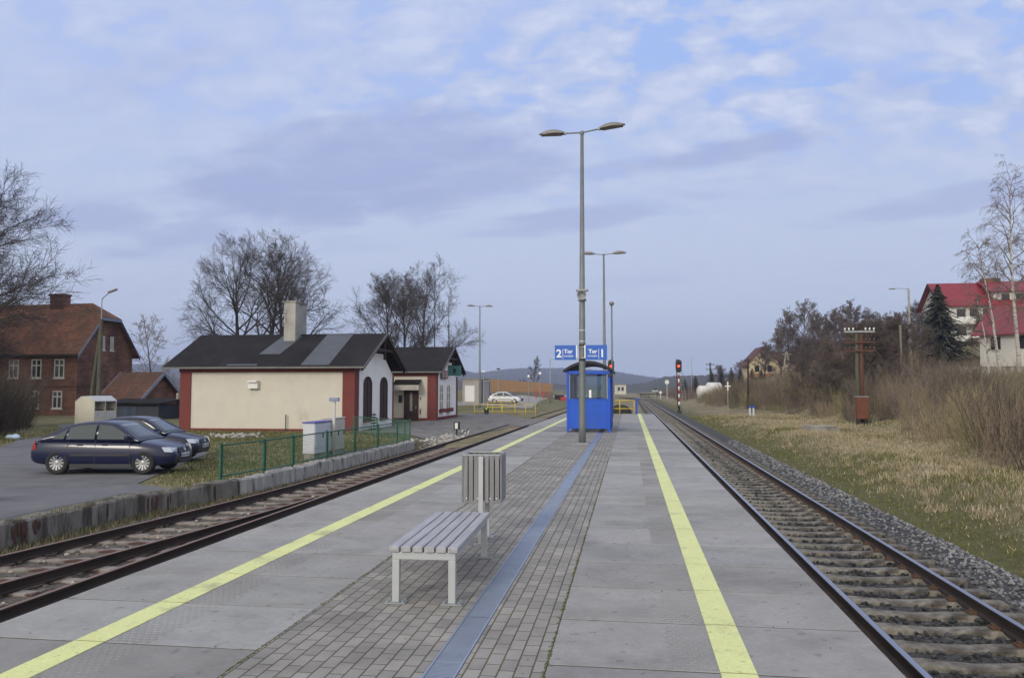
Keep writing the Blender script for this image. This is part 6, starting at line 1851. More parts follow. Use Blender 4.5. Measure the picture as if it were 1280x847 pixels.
for q in range(7):
    x = -6.2 + q * 2.06; t = q / 6; mb.box(x - .09, x + .09, .04 - .5 * t, .2 - .5 * t, -.5, z_ + 2.5 - t * .95)
mb.build("post", M_boards, tf)
mb = MB(); mb.box(-7, 6.2, -.62, -.56, -.6, z_ - .05); mb.build("base_wall", mat("grey_green_base", (.12, .12, .105), .9, 0, .2, 1), tf)
rgt = thing("red_gate", "small red-framed gate at the right end of the timber fence", "gate", (-15.6, 140, gz(-15.6, 140)))
mb = MB(); mb.box(-.75, -.55, -.1, .1, 0, 1.7); mb.box(.55, .75, -.1, .1, 0, 1.3); mb.box(1.4, 1.6, -.1, .1, 0, 1.2); mb.build("post", M_red_ := mat("red_gate_paint", (.36, .035, .03), .6, 0, .1, 3), rgt)
mb = MB(); mb.box(-.54, .54, -.05, .05, .9, 1.1); mb.box(.76, 1.39, -.05, .05, .8, .95); mb.build("rail", M_red_, rgt)
rl = thing("red_barrier", "low red barrier wall at the far end of the access road", "barrier", (-11.8, 150, gz(-11.8, 150)))
mb = MB(); mb.box(-1.0, 1.0, -.15, .15, -.2, .75); mb.build("panel", M_red_, rl, bevel=.03)
dc = thing("dark_hut", "tiny dark open hut between the red gate and the red barrier", "hut", (-13.2, 151, gz(-13.2, 151)))
mb = MB(); mb.box(-.8, .8, 0, 1.5, -.2, .8); mb.build("wall", M_boards, dc)
mb = MB(); mb.box(-1.0, 1.0, -.2, 1.6, .801, .92); mb.build("roof", M_black, dc)
M_globe = mat("white_lamp_globe", (.85, .85, .84), .25, 0, .03, 3)
for lab, x, y, zt in (("slim post lamp with white globe above the red gate", -13.8, 110, 3.45), ("slim post lamp with white globe nearest the blue shelter", -12.0, 108, 3.8)):
    z = gz(x, y); rt = thing("globe_lamp", lab, "lamp post", (x, y, z), 0, "white globe lamps along the access road")
    mb = MB(); mb.tube([(0, 0, -.1), (0, 0, zt - z - .2)], .045, 8); mb.build("post", M_galv, rt)
    mb = MB(); mb.lathe([(.06, zt - z - .24), (.17, zt - z - .14), (.2, zt - z), (.17, zt - z + .12), (.06, zt - z + .2)], 14); mb.build("globe", M_globe, rt, smooth=True)
for lab, x, y, zt, m in (("thin post lamp with flat white head by the grey-blue kiosk", -17.2, 94, 3.7, M_globe), ("post lamp with small dark head in front of the timber fence", -16.0, 97.5, 4.1, M_black)):
    z = gz(x, y); rt = thing("post_lamp", lab, "lamp post", (x, y, z))
    mb = MB(); mb.tube([(0, 0, -.1), (0, 0, zt - z)], .06, 8); mb.build("post", M_galv, rt)
    mb = MB(); mb.box(-.2, .2, -.2, .2, zt - z + .001, zt - z + .16); mb.build("lamp_head", m, rt, bevel=.03)
wood_pole("thin grey street lamp left of the blue shelter, far down the access road", -11.8, 120, 6.2, (), .08, 0, M_galv, lampdir=1)
fh = thing("distant_house", "small cream house far down the line beside the shelter", "house", (-4.7, 420, gz(-4.7, 420)))
mb = MB(); mb.box(-2.9, 2.9, 0, 6, -1, 4.9); mb.build("wall", M_cream, fh)
mb = MB(); mb.box(-3.1, 3.1, -.3, 6.3, 4.901, 5.25); mb.build("roof", M_concrete, fh)
win_grid(fh, [-.8, 1.1], 1.8, 1.2, 2.0, -.02)
hp = thing("soil_heap", "dark earth heap seen between the yellow bars at the platform end", "heap", (-.75, 63, -1.0))
mb = MB()
for q in range(9):
    pass
rows = []
for i, t in enumerate(np.linspace(0, 1, 7)):
    rr_ = 1.15 * math.cos(t * math.pi / 2) + .02
    rows.append((rr_, 1.45 * math.sin(t * math.pi / 2) ** .9))
mb.lathe(rows, 18); o = mb.build("mound", mat("dark_earth", (.022, .024, .017), .95, 0, .4, 4, .8, 12), hp, smooth=True)
for v in o.data.vertices:
    v.co += Vector((math.sin(v.co.z * 9 + v.co.x * 4), math.cos(v.co.x * 7), math.sin(v.co.y * 6))) * .07

# ---------------------------------------------------------------- hills and haze
def build_hills(name, m, r0, r1, az0, az1, prof, amp, nr, seed, naz=700):
    A = np.linspace(rad(az0), rad(az1), naz); Rr = np.linspace(0, 1, nr)
    AA, TT = np.meshgrid(A, Rr)
    dist = r0 + (r1 - r0) * TT
    pa = np.array([q[0] for q in prof]); ph_ = np.array([q[1] for q in prof])
    Hh = np.interp(np.degrees(AA), pa, ph_)
    shape = np.sin(np.clip(TT / .8, 0, 1) * np.pi / 2) ** 1.4
    rr_ = np.random.default_rng(seed)
    z = -1.5 + (Hh + 1.5) * shape
    n_ = rr_.normal(0, 1, AA.shape); n2_ = np.repeat(rr_.normal(0, 1, (nr, naz // 10)), 10, 1)[:, :naz]
    z = z + (n_ * .5 + n2_ * .35) * amp * np.clip(TT * 1.5, 0, 1)
    z[-1] = -3
    V = np.stack([np.sin(AA) * dist, np.cos(AA) * dist, z], -1).reshape(-1, 3)
    J = np.arange(nr * naz).reshape(nr, naz)
    q = np.stack([J[:-1, :-1], J[:-1, 1:], J[1:, 1:], J[1:, :-1]], -1).reshape(-1, 4)
    return tag(np_mesh(name, V, q, m, smooth=True), kind="structure")
M_hill = mat("bare_wooded_hill", (.034, .031, .030), .95, 0, .35, .012, 0, second=(.022, .026, .018), sscale=.004, sharp=(.5, .65))
M_hill2 = mat("near_wooded_hill", (.055, .050, .042), .95, 0, .4, .03, 0, second=(.035, .045, .022), sscale=.012, sharp=(.48, .6))
# azimuth in degrees from straight down the track (right positive) against crest height in metres
build_hills("hills", M_hill, 1500, 3000, -88, 62, [(-88, 60), (-60, 70), (-30, 75), (-20, 72), (-14.5, 78), (-12.3, 68), (-11, 55), (-10, 58), (-8.5, 66), (-7, 70), (-5, 69), (-3, 66), (-1.5, 60), (0, 50), (1, 42), (2, 37), (3, 31), (4, 36), (6, 46), (9, 60), (15, 80), (45, 100)], 2.6, 26, 4, 1200)
build_hills("hills", M_hill2, 560, 900, -88, 60, [(-88, 10), (-50, 12), (-20, 12), (-12, 10), (-6, 6), (-2, 4.5), (0, 5.5), (1.2, 8.0), (2.4, 13.0), (3.6, 14.5), (6, 15), (10, 16), (40, 25)], 1.2, 16, 5, 1200)

def build_haze():
    mb = MB(); mb.box(-3250, 3250, -90, 3750, -4.5, 190)
    m = bpy.data.materials.new("haze_air"); m.use_nodes = True
    nt = m.node_tree; nt.nodes.clear()
    out = nt.nodes.new("ShaderNodeOutputMaterial"); v = nt.nodes.new("ShaderNodeVolumePrincipled")
    v.inputs['Color'].default_value = (.60, .70, 1.0, 1); v.inputs['Density'].default_value = HAZE; v.inputs['Anisotropy'].default_value = 0.0
    nt.links.new(v.outputs[0], out.inputs['Volume'])
    return tag(mb.build("haze", m), kind="stuff")
HAZE = 3.2e-4
build_haze()
# ---------------------------------------------------------------- bare trees
def grow(mb_trunk, mb_crown, rnd, base, H, r0, limbs=11, first=.28, spread=.62, droop=0.0, up=.25, levels=(6, 6, 4), lenr=(.45, .52, .56, .55), lean=(0, 0), sides=(8, 5, 3, 3), twig=.012, wig=.12, crown_pow=.8):
    def branch(p, d, L, r, lev, nseg, sd):
        pts = [p]; dirs = [d]
        for i in range(nseg):
            u = up if lev < 2 else up * .5
            d = (d + Vector((rnd.uniform(-1, 1), rnd.uniform(-1, 1), rnd.uniform(-1, 1))) * wig * (1.0 + .5 * lev) + Vector((0, 0, u * .35 - droop * lev * .22))).normalized()
            p = p + d * (L / nseg); pts.append(p); dirs.append(d)
        rr = [max(twig * .55, r * (1 - .78 * i / nseg)) for i in range(nseg + 1)]
        mb_crown.tube(pts, rr, sd, cap=False)
        return pts, dirs, rr
    def kids(pts, dirs, rr, L, lev):
        if lev > len(levels):
            return
        n = levels[lev - 1]
        for i in range(n):
            t = (.22 if lev > 1 else .34) + (.78 if lev > 1 else .66) * (i + rnd.uniform(.1, .9)) / n
            f = t * (len(pts) - 1); k = min(int(f), len(pts) - 2); u = f - k
            p = pts[k].lerp(pts[k + 1], u); d = dirs[k + 1]
            ax = d.cross(Vector((rnd.uniform(-1, 1), rnd.uniform(-1, 1), rnd.uniform(-1, 1))))
            if ax.length < 1e-3: continue
            ang = rad(rnd.uniform(24, 56)); nd = (Matrix.Rotation(ang, 3, ax.normalized()) @ d)
            Lc = L * lenr[lev] * rnd.uniform(.65, 1.15) * (1.15 - .45 * t)
            rc = max(twig, rr[k] * .55)
            last = lev == len(levels)
            P, D, R2 = branch(p, nd, Lc, rc if not last else twig, lev + 1, 3 if not last else 2, sides[min(lev + 1, 3)])
            if not last:
                kids(P, D, R2, Lc, lev + 1)
    n = 9; pts = []; p = Vector(base); dv = Vector((lean[0], lean[1], 1)).normalized()
    for i in range(n + 1):
        pts.append(p.copy()); dv = (dv + Vector((rnd.uniform(-1, 1), rnd.uniform(-1, 1), 0)) * .045).normalized(); p = p + dv * (H * .93 / n)
    rr = [r0 * (1.25 if i == 0 else 1 - .88 * (i / n) ** .9) for i in range(n + 1)]
    mb_trunk.tube(pts, rr, sides[0])
    a0 = rnd.uniform(0, 6.28)
    for i in range(limbs):
        t = first + (1 - first) * (i + rnd.uniform(0, .8)) / limbs
        f = t * n; k = min(int(f), n - 1); q = pts[k].lerp(pts[k + 1], f - k)
        a = a0 + i * 2.4 + rnd.uniform(-.4, .4)
        tilt = rad(70 - 45 * t + rnd.uniform(-10, 10))
        d = Vector((math.cos(a) * math.sin(tilt), math.sin(a) * math.sin(tilt), math.cos(tilt)))
        L = H * spread * lenr[0] / .45 * (1.0 - ((t - first) / (1 - first)) ** 1.8 * .48) * rnd.uniform(.8, 1.1) * .62
        P, D, R2 = branch(q, d, L, max(.03, rr[k] * .52), 1, 5, sides[1])
        kids(P, D, R2, L, 1)
    kids(pts[5:], [Vector((0, 0, 1))] * (n + 1 - 5), rr[5:], H * .4, 1)

def tree(name, label, loc, seed, H, r0, bark, twigm, group=None, **kw):
    rt = thing(name, label, "tree", loc, 0, group)
    a, b = MB(), MB(); grow(a, b, random.Random(seed), (0, 0, -.3), H, r0, **kw)
    a.build("trunk", bark, rt, smooth=True); b.build("crown", twigm, rt)
    return rt
kA = dict(limbs=15, first=.30, spread=.76, levels=(8, 8, 6), up=.18, twig=.0118, wig=.11)
tree("bare_tree", "leftmost of the three bare trees behind the station, with long low limbs", (-38.2, 75, -.4), 3, 14.4, .40, M_bark, M_twig, limbs=15, first=.32, spread=.86, levels=(8, 8, 6), up=.14, twig=.0118, wig=.10, lean=(-.02, 0))
tree("bare_tree", "middle and tallest of the three bare trees behind the station", (-36.4, 76.5, -.4), 5, 15.3, .40, M_bark, M_twig, **kA)
tree("bare_tree", "bare tree rising right behind the station chimney", (-33.6, 74.5, -.4), 8, 14.2, .38, M_bark, M_twig, limbs=15, first=.28, spread=.82, levels=(8, 8, 6), up=.16, twig=.0118, wig=.10)
kB = dict(limbs=16, first=.24, spread=.68, levels=(8, 9, 6), up=.22, twig=.012, wig=.10)
tree("bare_tree", "dense bare tree showing its trunk left above the link roof", (-29.2, 95, -.2), 12, 14.6, .3, M_bark, M_twig, **kB)
tree("bare_tree", "middle dense bare tree of the clump behind the wing roof", (-27.4, 96, -.2), 14, 14.6, .3, M_bark, M_twig, **kB)
tree("bare_tree", "dense bare tree spreading low to the right over the wing roof", (-25.2, 94.5, -.2), 17, 14.8, .3, M_bark, M_twig, limbs=17, first=.18, spread=.80, levels=(8, 9, 6), up=.18, twig=.012, wig=.10)
kL = dict(limbs=28, first=.10, spread=.80, levels=(12, 11, 7), up=.16, twig=.014, wig=.10)
tree("bare_tree", "huge bare tree whose branches reach over the left end of the brick house roof", (-52.2, 50.5, -.6), 21, 22.4, .42, M_bark, M_twig, **kL)
tree("bare_tree", "second big bare tree standing behind the huge one beside the brick house", (-57.0, 56, -.6), 25, 20.0, .42, M_bark, M_twig, **kL)
tree("bare_tree", "pale small bare tree in the gap right of the brick house", (-58.5, 92, -.4), 31, 10.5, .16, M_bark, mat("pale_grey_twigs", (.16, .145, .13), .9, 0, .2, 2), limbs=12, first=.2, spread=.6, levels=(6, 5, 4), twig=.02)
tree("bare_tree", "small bare tree poking above the timber fence", (-18.3, 153, 0.4), 33, 7.4, .12, M_bark, M_twig, limbs=10, first=.25, spread=.5, levels=(5, 5, 4), twig=.022)
# birches at the right edge
kBi = dict(limbs=22, first=.30, spread=.36, levels=(6, 5, 4), up=.15, droop=.42, twig=.0118, wig=.14)
def birch(label, x, y, ztop, seed, r0, **kw):
    z = gz(x, y); k = dict(kBi); k.update(kw)
    return tree("birch_tree", label, (x, y, z), seed, ztop - z, r0, M_birchbark, M_birchtwig, "white-barked birches on the bank", **k)
birch("white birch with a kinked trunk, taller and farther right of the two big ones", 39.2, 88, 25.2, 41, .24, limbs=26, spread=.32)
birch("white birch with a straight trunk in front of the guest house dormer", 35.7, 84, 17.4, 43, .19, lean=(-.012, 0))
birch("short slender young birch just left of the straight white birch", 34.3, 83, 11.5, 45, .12, spread=.25, limbs=14)
birch("birch cut by the right edge of the photo", 43.0, 90, 23.0, 47, .2)

# winter trees on the hill: five kinds, each tree its own object
hill = [(32.3, 170, 18.3), (35.5, 170, 19.9), (36.7, 165, 16.8), (38.0, 155, 17.1), (39.6, 150, 17.6), (42.3, 150, 16.1), (41.3, 140, 14.5), (33.4, 185, 15.8), (37.7, 160, 15.4), (40.5, 130, 13.5), (46.4, 140, 16.2), (41.7, 122, 13.0), (35.3, 118, 10.6), (31.5, 112, 9.2), (31.0, 192, 12.6), (36.5, 232, 11.9), (34.5, 260, 10.3), (30.9, 282, 10.1), (31.0, 120, 9.0), (31.0, 140, 10.6), (30.5, 150, 11.2), (26.5, 128, 7.2), (36.5, 108, 9.8), (44.0, 108, 11.5), (28.0, 100, 7.0)]
labs = ["tall thin bare tree at the left end of the hill wood", "tallest feathery bare tree at the left of the hill wood", "bare tree leaning over the cream house wing", "round-crowned bare tree left of the ball-topped one", "broad round bare tree behind the telegraph pole with crossarms", "bare tree right of the broad round one on the hill", "bare tree above the bare grey pole on the bank", "pale bare tree right of the cream house", "bushy bare tree between the tall left ones and the round ones", "brown bare tree under the hill street lamp", "bare tree touching the guest house gable", "low bare tree left of the spruce foot", "small brown tree in the brush left of the spruce", "small tree low on the bank behind the telegraph pole box", "dark bare tree in front of the cream house", "bare tree behind the dark hedge conifers", "distant bare tree left of the cream house", "most distant bare tree above the conifer hedge", "short bushy tree above the orange tarpaulin", "dense thorny tree behind the orange tarpaulin", "dense bare tree above the concrete two-legged pole", "little bare tree at the foot of the concrete two-legged pole", "shrubby bare tree below the street lamp on the hill", "bare tree in the yard below the guest house", "shrubby bare tree right of the telegraph pole box"]
protos = []
for i, (x, y, zt) in enumerate(hill):
    z = gz(x, y) - .2
    if i < 5:
        t_ = tree("bare_tree", labs[i], (x, y, z), 60 + i, (zt - z) * .88, .2 + .02 * i, M_bark, M_hilltwig, "bare winter trees on the hillside", limbs=17 + i, first=.12, spread=.56 + .07 * (i % 3), levels=(9, 8, 5), up=.28, twig=.024)
        protos.append((t_, zt - z))
    else:
        src, h0 = protos[i % 5]; s_ = (zt - z) / h0
        dup(src, (x, y, z), i * 1.7, labs[i], (max(s_, .75), max(s_, .75), s_))
rs = random.Random(12)
for i in range(34):
    yv_ = rs.uniform(72, 140); az_ = rad(rs.uniform(11.5, 17.8)); x = yv_ * math.tan(az_)
    z = gz(x, yv_) - .2; hh = rs.uniform(4.0, 7.5); src, h0 = protos[i % 5]; s_ = hh / h0
    o = dup(src, (x, yv_, z), i * 2.3, "small bare tree among the scrub climbing the hillside on the right", (s_ * 1.15, s_ * 1.15, s_)); o["group"] = "small bare trees in the hillside scrub"
# the spruce and the dark conifer hedge
def conifer(name, label, loc, H, w, seed, dark, group=None, droop=.35):
    rnd = random.Random(seed); rt = thing(name, label, "tree", loc, 0, group)
    mb = MB(); mb.tube([(0, 0, -.3), (0, 0, H * .97)], [.02 * H, .01], 8); mb.build("trunk", M_bark, rt)
    mb = MB(); nz = int(H * 6.5)
    for i in range(nz):
        t = i / nz; z = H * (.08 + .92 * t); R_ = w * (1 - t) ** .85 * rnd.uniform(.55, 1.15) + .12
        for q in range(14):
            a = rnd.uniform(0, 6.28); L = R_ * rnd.uniform(.65, 1.12)
            dx, dy = math.cos(a), math.sin(a)
            for s in range(6):
                u0 = s / 6; r_a = L * u0; r_b = L * (u0 + .26); zz = z - droop * L * u0 ** 1.4; z2 = z - droop * L * (u0 + .26) ** 1.4
                wd = (.26 + .20 * (1 - u0)) * rnd.uniform(.6, 1.2) * (H / 11) ** .5
                tw = rnd.uniform(-.5, .5)
                px_, py_ = -dy * wd, dx * wd
                mb.poly([(dx * r_a - px_ * .5, dy * r_a - py_ * .5, zz - tw * wd * .6), (dx * r_b, dy * r_b, z2 - .05), (dx * r_a + px_ * .5, dy * r_a + py_ * .5, zz + tw * wd * .6)])
    mb.build("crown", dark, rt)
    return rt
M_spruce = mat("spruce_needles", (.020, .026, .014), .9, 0, .4, 2)
M_thuja = mat("hedge_conifer_needles", (.030, .040, .018), .9, 0, .4, 1)
conifer("spruce_tree", "dark dense spruce standing in front of the guest house", (39.6, 110, gz(39.6, 110)), 15.3 - gz(39.6, 110), 4.9, 5, M_spruce)
cpro = None
for i, (x, y, zt, lab) in enumerate([(17.8, 180, 5.9, "hedge conifer at the left end of the dark row, over the white tanks"), (20.0, 181, 6.3, "dark hedge conifer second from the left end of the row"), (22.0, 180, 6.5, "dark hedge conifer in the middle left of the row"), (24.2, 182, 6.4, "dark hedge conifer in the middle right of the row"), (26.4, 180, 6.2, "dark hedge conifer just left of the telegraph pole"), (28.6, 182, 5.9, "hedge conifer at the right end of the row by the cream house"), (15.6, 196, 5.0, "lower dark conifer left of the row, behind the thin poles"), (13.6, 204, 4.3, "lowest dark conifer nearest the railway")]):
    z = gz(x, y) - .2
    if cpro is None:
        cpro = (conifer("hedge_conifer", lab, (x, y, z), zt - z, 1.9, 9, M_thuja, "dark conifers in a row above the tanks", .1), zt - z)
    else:
        s_ = (zt - z) / cpro[1]; dup(cpro[0], (x, y, z), i * 2.1, lab, (1, 1, s_))

# ---------------------------------------------------------------- brush, hedge and dry stems
def shrub_mesh(seed, H, R_, stems, m, name="shrub", twigs=5, r0=.013, side=3):
    rnd = random.Random(seed); mb = MB()
    for i in range(stems):
        a = rnd.uniform(0, 6.28); q = R_ * .55 * math.sqrt(rnd.random())
        p = Vector((math.cos(a) * q, math.sin(a) * q, -.15)); d = Vector((math.cos(a) * rnd.uniform(0, .45), math.sin(a) * rnd.uniform(0, .45), 1)).normalized()
        h = H * rnd.uniform(.55, 1.05); pts = [p]; dd = [d]
        for s in range(4):
            d = (d + Vector((rnd.uniform(-1, 1), rnd.uniform(-1, 1), rnd.uniform(-.4, .3))) * .16).normalized(); p = p + d * h / 4; pts.append(p); dd.append(d)
        r_ = r0 * rnd.uniform(.7, 1.3)
        mb.tube(pts, [r_, r_ * .85, r_ * .7, r_ * .5, r_ * .25], side, cap=False)
        for t in range(twigs):
            k = rnd.randint(1, 3); b = pts[k].lerp(pts[k + 1], rnd.random())
            e = (dd[k] + Vector((rnd.uniform(-1, 1), rnd.uniform(-1, 1), rnd.uniform(-.2, .6))) * .7).normalized(); L = h * rnd.uniform(.15, .36)
            m1 = b + e * L * .5; e2 = (e + Vector((rnd.uniform(-1, 1), rnd.uniform(-1, 1), rnd.uniform(0, .5))) * .3).normalized()
            mb.tube([b, m1, m1 + e2 * L * .5], [r_ * .5, r_ * .4, r_ * .2], 3, cap=False)
    return mb
M_br = [mat("tan_brush_stems", (.265, .215, .138), .9, 0, .6, 5.0, each=.45), mat("brown_brush_stems", (.170, .133, .094), .9, 0, .6, 5.0, each=.5), mat("purple_brown_stems", (.140, .106, .094), .9, 0, .6, 5.0, each=.5), mat("olive_brush_stems", (.225, .200, .105), .9, 0, .6, 5.0, each=.45)]
SH = "bare brown shrubs in the brush on the right-hand bank"
protos = []
for k in range(6):
    o = shrub_mesh(100 + k, 2.2 + .22 * k, 1.5, 70, None).build("shrub", M_br[(k * 3 + k // 2) % 4])
    protos.append(o)
rnd = random.Random(77)
n_sh = 0
def brush_limit(x, y):
    """how tall the scrub stands: tall in the hollow and under the wood, kept low where the gardens begin"""
    az = np.degrees(np.arctan2(x, y))
    k = np.interp(az, [0, 6, 9.5, 12, 14, 18, 19.5, 21.2, 22.4, 40], [.004, .006, .010, .034, .055, .054, .040, .029, .020, .020])
    return np.maximum(.35, 1.7 + k * np.hypot(x, y) * .97 - terrain(x, y))
def foot_at(y): return float(np.interp(y, [-60, 24, 32, 58, 75, 100, 140], [10.8, 11.2, 12.1, 16.0, 15.0, 12.4, 9.5]))
spots = []
y = 23.0
while y < 132:
    for row in range(5):
        x = foot_at(y) + .9 + row * rnd.uniform(1.5, 2.1) + rnd.uniform(-.7, .7)
        if rnd.random() < .9 and lumps(np.float64(x), np.float64(y), .23, 2.6) > -.42 and not (abs(x - 15.25) < 1.6 and 50 < y < 57.5):
            spots.append((x, y + rnd.uniform(-.8, .8), row))
    y += 1.7 + y * .008
spots = spots[:236]
for i, (x, y, row) in enumerate(spots):
    o = protos[i % 6] if i < 6 else protos[rnd.randrange(6)].copy()
    if i >= 6:
        COL.objects.link(o)
    s_ = min(rnd.uniform(.62, 1.2) * (.72 if row == 0 else 1.0), float(brush_limit(x, y)) / 2.4 * (rnd.uniform(.7, 1.1) if rnd.random() < .85 else 1.5))
    o.location = (x, y, gz(x, y)); o.rotation_euler = (rnd.uniform(-.1, .1), rnd.uniform(-.12, .06), rnd.uniform(0, 6.28)); w_ = max(s_, .6); o.scale = (w_ * 1.1, w_ * 1.1, s_)
    tag(o, "bare brown many-stemmed shrub in the brush covering the right-hand bank", "shrub", SH)
# the thicket behind reads as one mass
def thicket(name, pts, m, seed, hr=(1.6, 3.2), r=(.02, .035)):
    rg_ = np.random.default_rng(seed); n = len(pts)
    h = np.minimum(rg_.uniform(*hr, n), brush_limit(pts[:, 0], pts[:, 1]) * rg_.uniform(.6, 1.05, n)); w = rg_.uniform(*r, n); a = rg_.uniform(0, 6.28, n); ln = rg_.uniform(0, .3, n)
    cx, cy = np.cos(a), np.sin(a)
    b1 = pts + np.stack([cx * w, cy * w, np.full(n, -.2)], -1); b2 = pts - np.stack([cx * w, cy * w, np.full(n, .2)], -1)
    b3 = pts + np.stack([-cy * w, cx * w, np.full(n, -.2)], -1)
    la = rg_.uniform(0, 6.28, n); tp_ = pts + np.stack([np.cos(la) * ln * h, np.sin(la) * ln * h, h], -1)
    V = np.stack([b1, b2, b3, tp_], 1).reshape(-1, 3); k = np.arange(n)[:, None, None] * 4
    T = (np.array([(0, 1, 3), (1, 2, 3), (2, 0, 3)])[None] + k).reshape(-1, 3)
    tn = np.array(m)[None] * rg_.uniform(.35, 1.7, (n, 1)) * rg_.uniform(.9, 1.1, (n, 3))
    return tag(np_mesh(name, V, T, M_stem, np.repeat(tn, 4, 0)), kind="stuff")
M_stem = attr_mat("undergrowth_stems", .95)
STEM = [(.300, .245, .160), (.175, .136, .096), (.140, .106, .094), (.255, .225, .125)]
r = np.random.default_rng(5)
def scatter(n, y0, y1, d0, d1, pw=1.0):
    Y = y0 + (y1 - y0) * r.uniform(0, 1, n) ** pw
    F = np.interp(Y, [-60, 24, 32, 58, 75, 100, 140], [10.8, 11.2, 12.1, 16.0, 15.0, 12.4, 9.5])
    X = F + r.uniform(d0, d1, n)
    return np.stack([X, Y, terrain(X, Y)], -1)
for k in range(4):
    P_ = scatter(9000, 24, 150, 2.0 + 3 * (k == 2), 34, 1.3)
    keep = lumps(P_[:, 0], P_[:, 1], .22, 1.3 * k + 2) > -.12
    P_ = P_[keep]
    far_ = np.hypot(P_[:, 0], P_[:, 1])
    open_lawn = (P_[:, 0] > 28) & (P_[:, 1] < 96) & (P_[:, 1] > 78)
    thicket("undergrowth", P_[~open_lawn], STEM[k], 40 + k, (.5, 2.4))
    P_ = scatter(6000, 62, 150, 8, 36, 1.0); az_ = np.degrees(np.arctan2(P_[:, 0], P_[:, 1])); P_ = P_[(az_ > 10.5) & (az_ < 18.6)]
    thicket("undergrowth", P_, STEM[k], 80 + k, (1.6, 5.0), (.025, .05))
P_ = scatter(9000, 150, 330, 0.5, 34, 1.0)
thicket("undergrowth", P_, STEM[2], 50, (1.0, 2.8), (.04, .07))
# dark bare hedge at the left edge
M_hedge = [mat("dark_hedge_stems", (.045, .036, .026), .9, 0, .35, 1), mat("grey_hedge_stems", (.075, .062, .046), .9, 0, .35, 1)]
hp_ = [shrub_mesh(200 + k, 3.1, 1.6, 110, None, twigs=6).build("hedge_shrub", M_hedge[k % 2]) for k in range(3)]
i = 0
hl = [(-30.0, 30.8), (-30.6, 33.0), (-31.4, 35.2), (-32.3, 37.4), (-33.5, 39.6), (-34.9, 41.6), (-32.2, 32.3), (-33.2, 34.8), (-34.4, 37.3), (-35.8, 39.8), (-37.3, 42), (-34.8, 33.8), (-36.2, 36.8), (-38, 39.8), (-39.8, 42.3), (-37.0, 44.0), (-42, 44.5), (-38.6, 35.3), (-40, 38.5), (-41.6, 41), (-29.4, 28.6)]
for (x, y) in hl:
    o = hp_[i % 3] if i < 3 else hp_[i % 3].copy()
    if i >= 3: COL.objects.link(o)
    s_ = rnd.uniform(.8, 1.12); o.location = (x, y, gz(x, y)); o.rotation_euler = (0, 0, rnd.uniform(0, 6.28)); o.scale = (s_, s_, s_ * rnd.uniform(.9, 1.1))
    tag(o, "dark bare shrub in the thick hedge in front of the brick house", "shrub", "dark hedge shrubs by the car park"); i += 1
# lone dry plants in the verge
for lab, x, y, h_, n_, sd_ in (("lone dry plant with a few upright stems in the near verge", 8.67, 21.9, 1.25, 7, 301), ("low dry weed on the pale grass by the brush", 11.3, 36.5, .6, 6, 302)):
    o = shrub_mesh(sd_, h_, .28, n_, None, twigs=4, r0=.009).build("dry_plant", M_br[1]); o.location = (x, y, gz(x, y)); tag(o, lab, "dry plant")
sc = thing("garden_conifer", "tiny dark conifer growing against the white gable by the fence", "shrub", (-13.75, 42.0, -.64))
bpy.data.objects.remove(sc)
conifer("garden_conifer", "tiny dark green conifer growing at the foot of the white gable", (-13.7, 41.9, -.66), 1.15, .38, 7, M_thuja, None, .1)

# ---------------------------------------------------------------- grass
M_blade = attr_mat("grass_blades", 0.95)
def blades(name, X, Y, Z, h, w, col, seed, lean=.8):
    g_ = np.random.default_rng(seed); n = len(X)
    a = g_.uniform(0, 6.28, n); la = g_.uniform(0, 6.28, n); ln = g_.uniform(.1, lean, n) * h
    dx, dy = np.cos(a) * w, np.sin(a) * w
    b1 = np.stack([X - dx, Y - dy, Z - .01], -1); b2 = np.stack([X + dx, Y + dy, Z - .01], -1)
    tp_ = np.stack([X + np.cos(la) * ln, Y + np.sin(la) * ln, Z + h * np.sqrt(np.maximum(0.05, 1 - (ln / h) ** 2 * .7))], -1)
    md = (b1 + b2) / 2 * .45 + tp_ * .55 + np.stack([0 * h, 0 * h, h * .12], -1)
    m1 = md + np.stack([dx, dy, 0 * h], -1) * .6; m2 = md - np.stack([dx, dy, 0 * h], -1) * .6
    V = np.stack([b1, b2, m1, m2, tp_], 1).reshape(-1, 3); k = np.arange(n)[:, None, None] * 5
    T = (np.array([(0, 1, 2), (0, 2, 3), (3, 2, 4)])[None] + k).reshape(-1, 3)
    return tag(np_mesh(name, V, T, M_blade, np.repeat(col, 5, 0)), kind="stuff")
def colours(X, Y, green, seed):
    g_ = np.random.default_rng(seed); n = len(X)
    tan = np.array([.49, .42, .29]); dry = np.array([.33, .27, .17]); gr = np.array([.100, .125, .040]); mo = np.array([.155, .150, .045])
    t = g_.uniform(0, 1, (n, 1)); c = tan * t + dry * (1 - t)
    u = g_.uniform(0, 1, (n, 1)); gcol = gr * u + mo * (1 - u)
    m = (g_.uniform(0, 1, n) < green)[:, None]
    return np.where(m, gcol, c) * g_.uniform(.7, 1.2, (n, 1))
r = np.random.default_rng(31)
n = 120000
Y = 6 + 74 * r.uniform(0, 1, n) ** 1.7
F = np.interp(Y, [-60, 24, 32, 58, 75, 100, 140], [10.8, 11.2, 12.1, 16.0, 15.0, 12.4, 9.5])
X = 5.35 + (F + 3.2 - 5.35) * r.uniform(0, 1, n)
pa = lumps(X, Y, .9, 3.3) * .5 + lumps(X, Y, .35, 1.1) * .5
keep = r.uniform(0, 1, n) < np.where(X < 6.0, .35, .75 + .5 * pa)
X, Y, pa = X[keep], Y[keep], pa[keep]
gmask = np.clip(1.05 - (X - 5.4) / 3.2, 0, .95) + np.clip(pa * 1.6 + .12, -.1, .75)
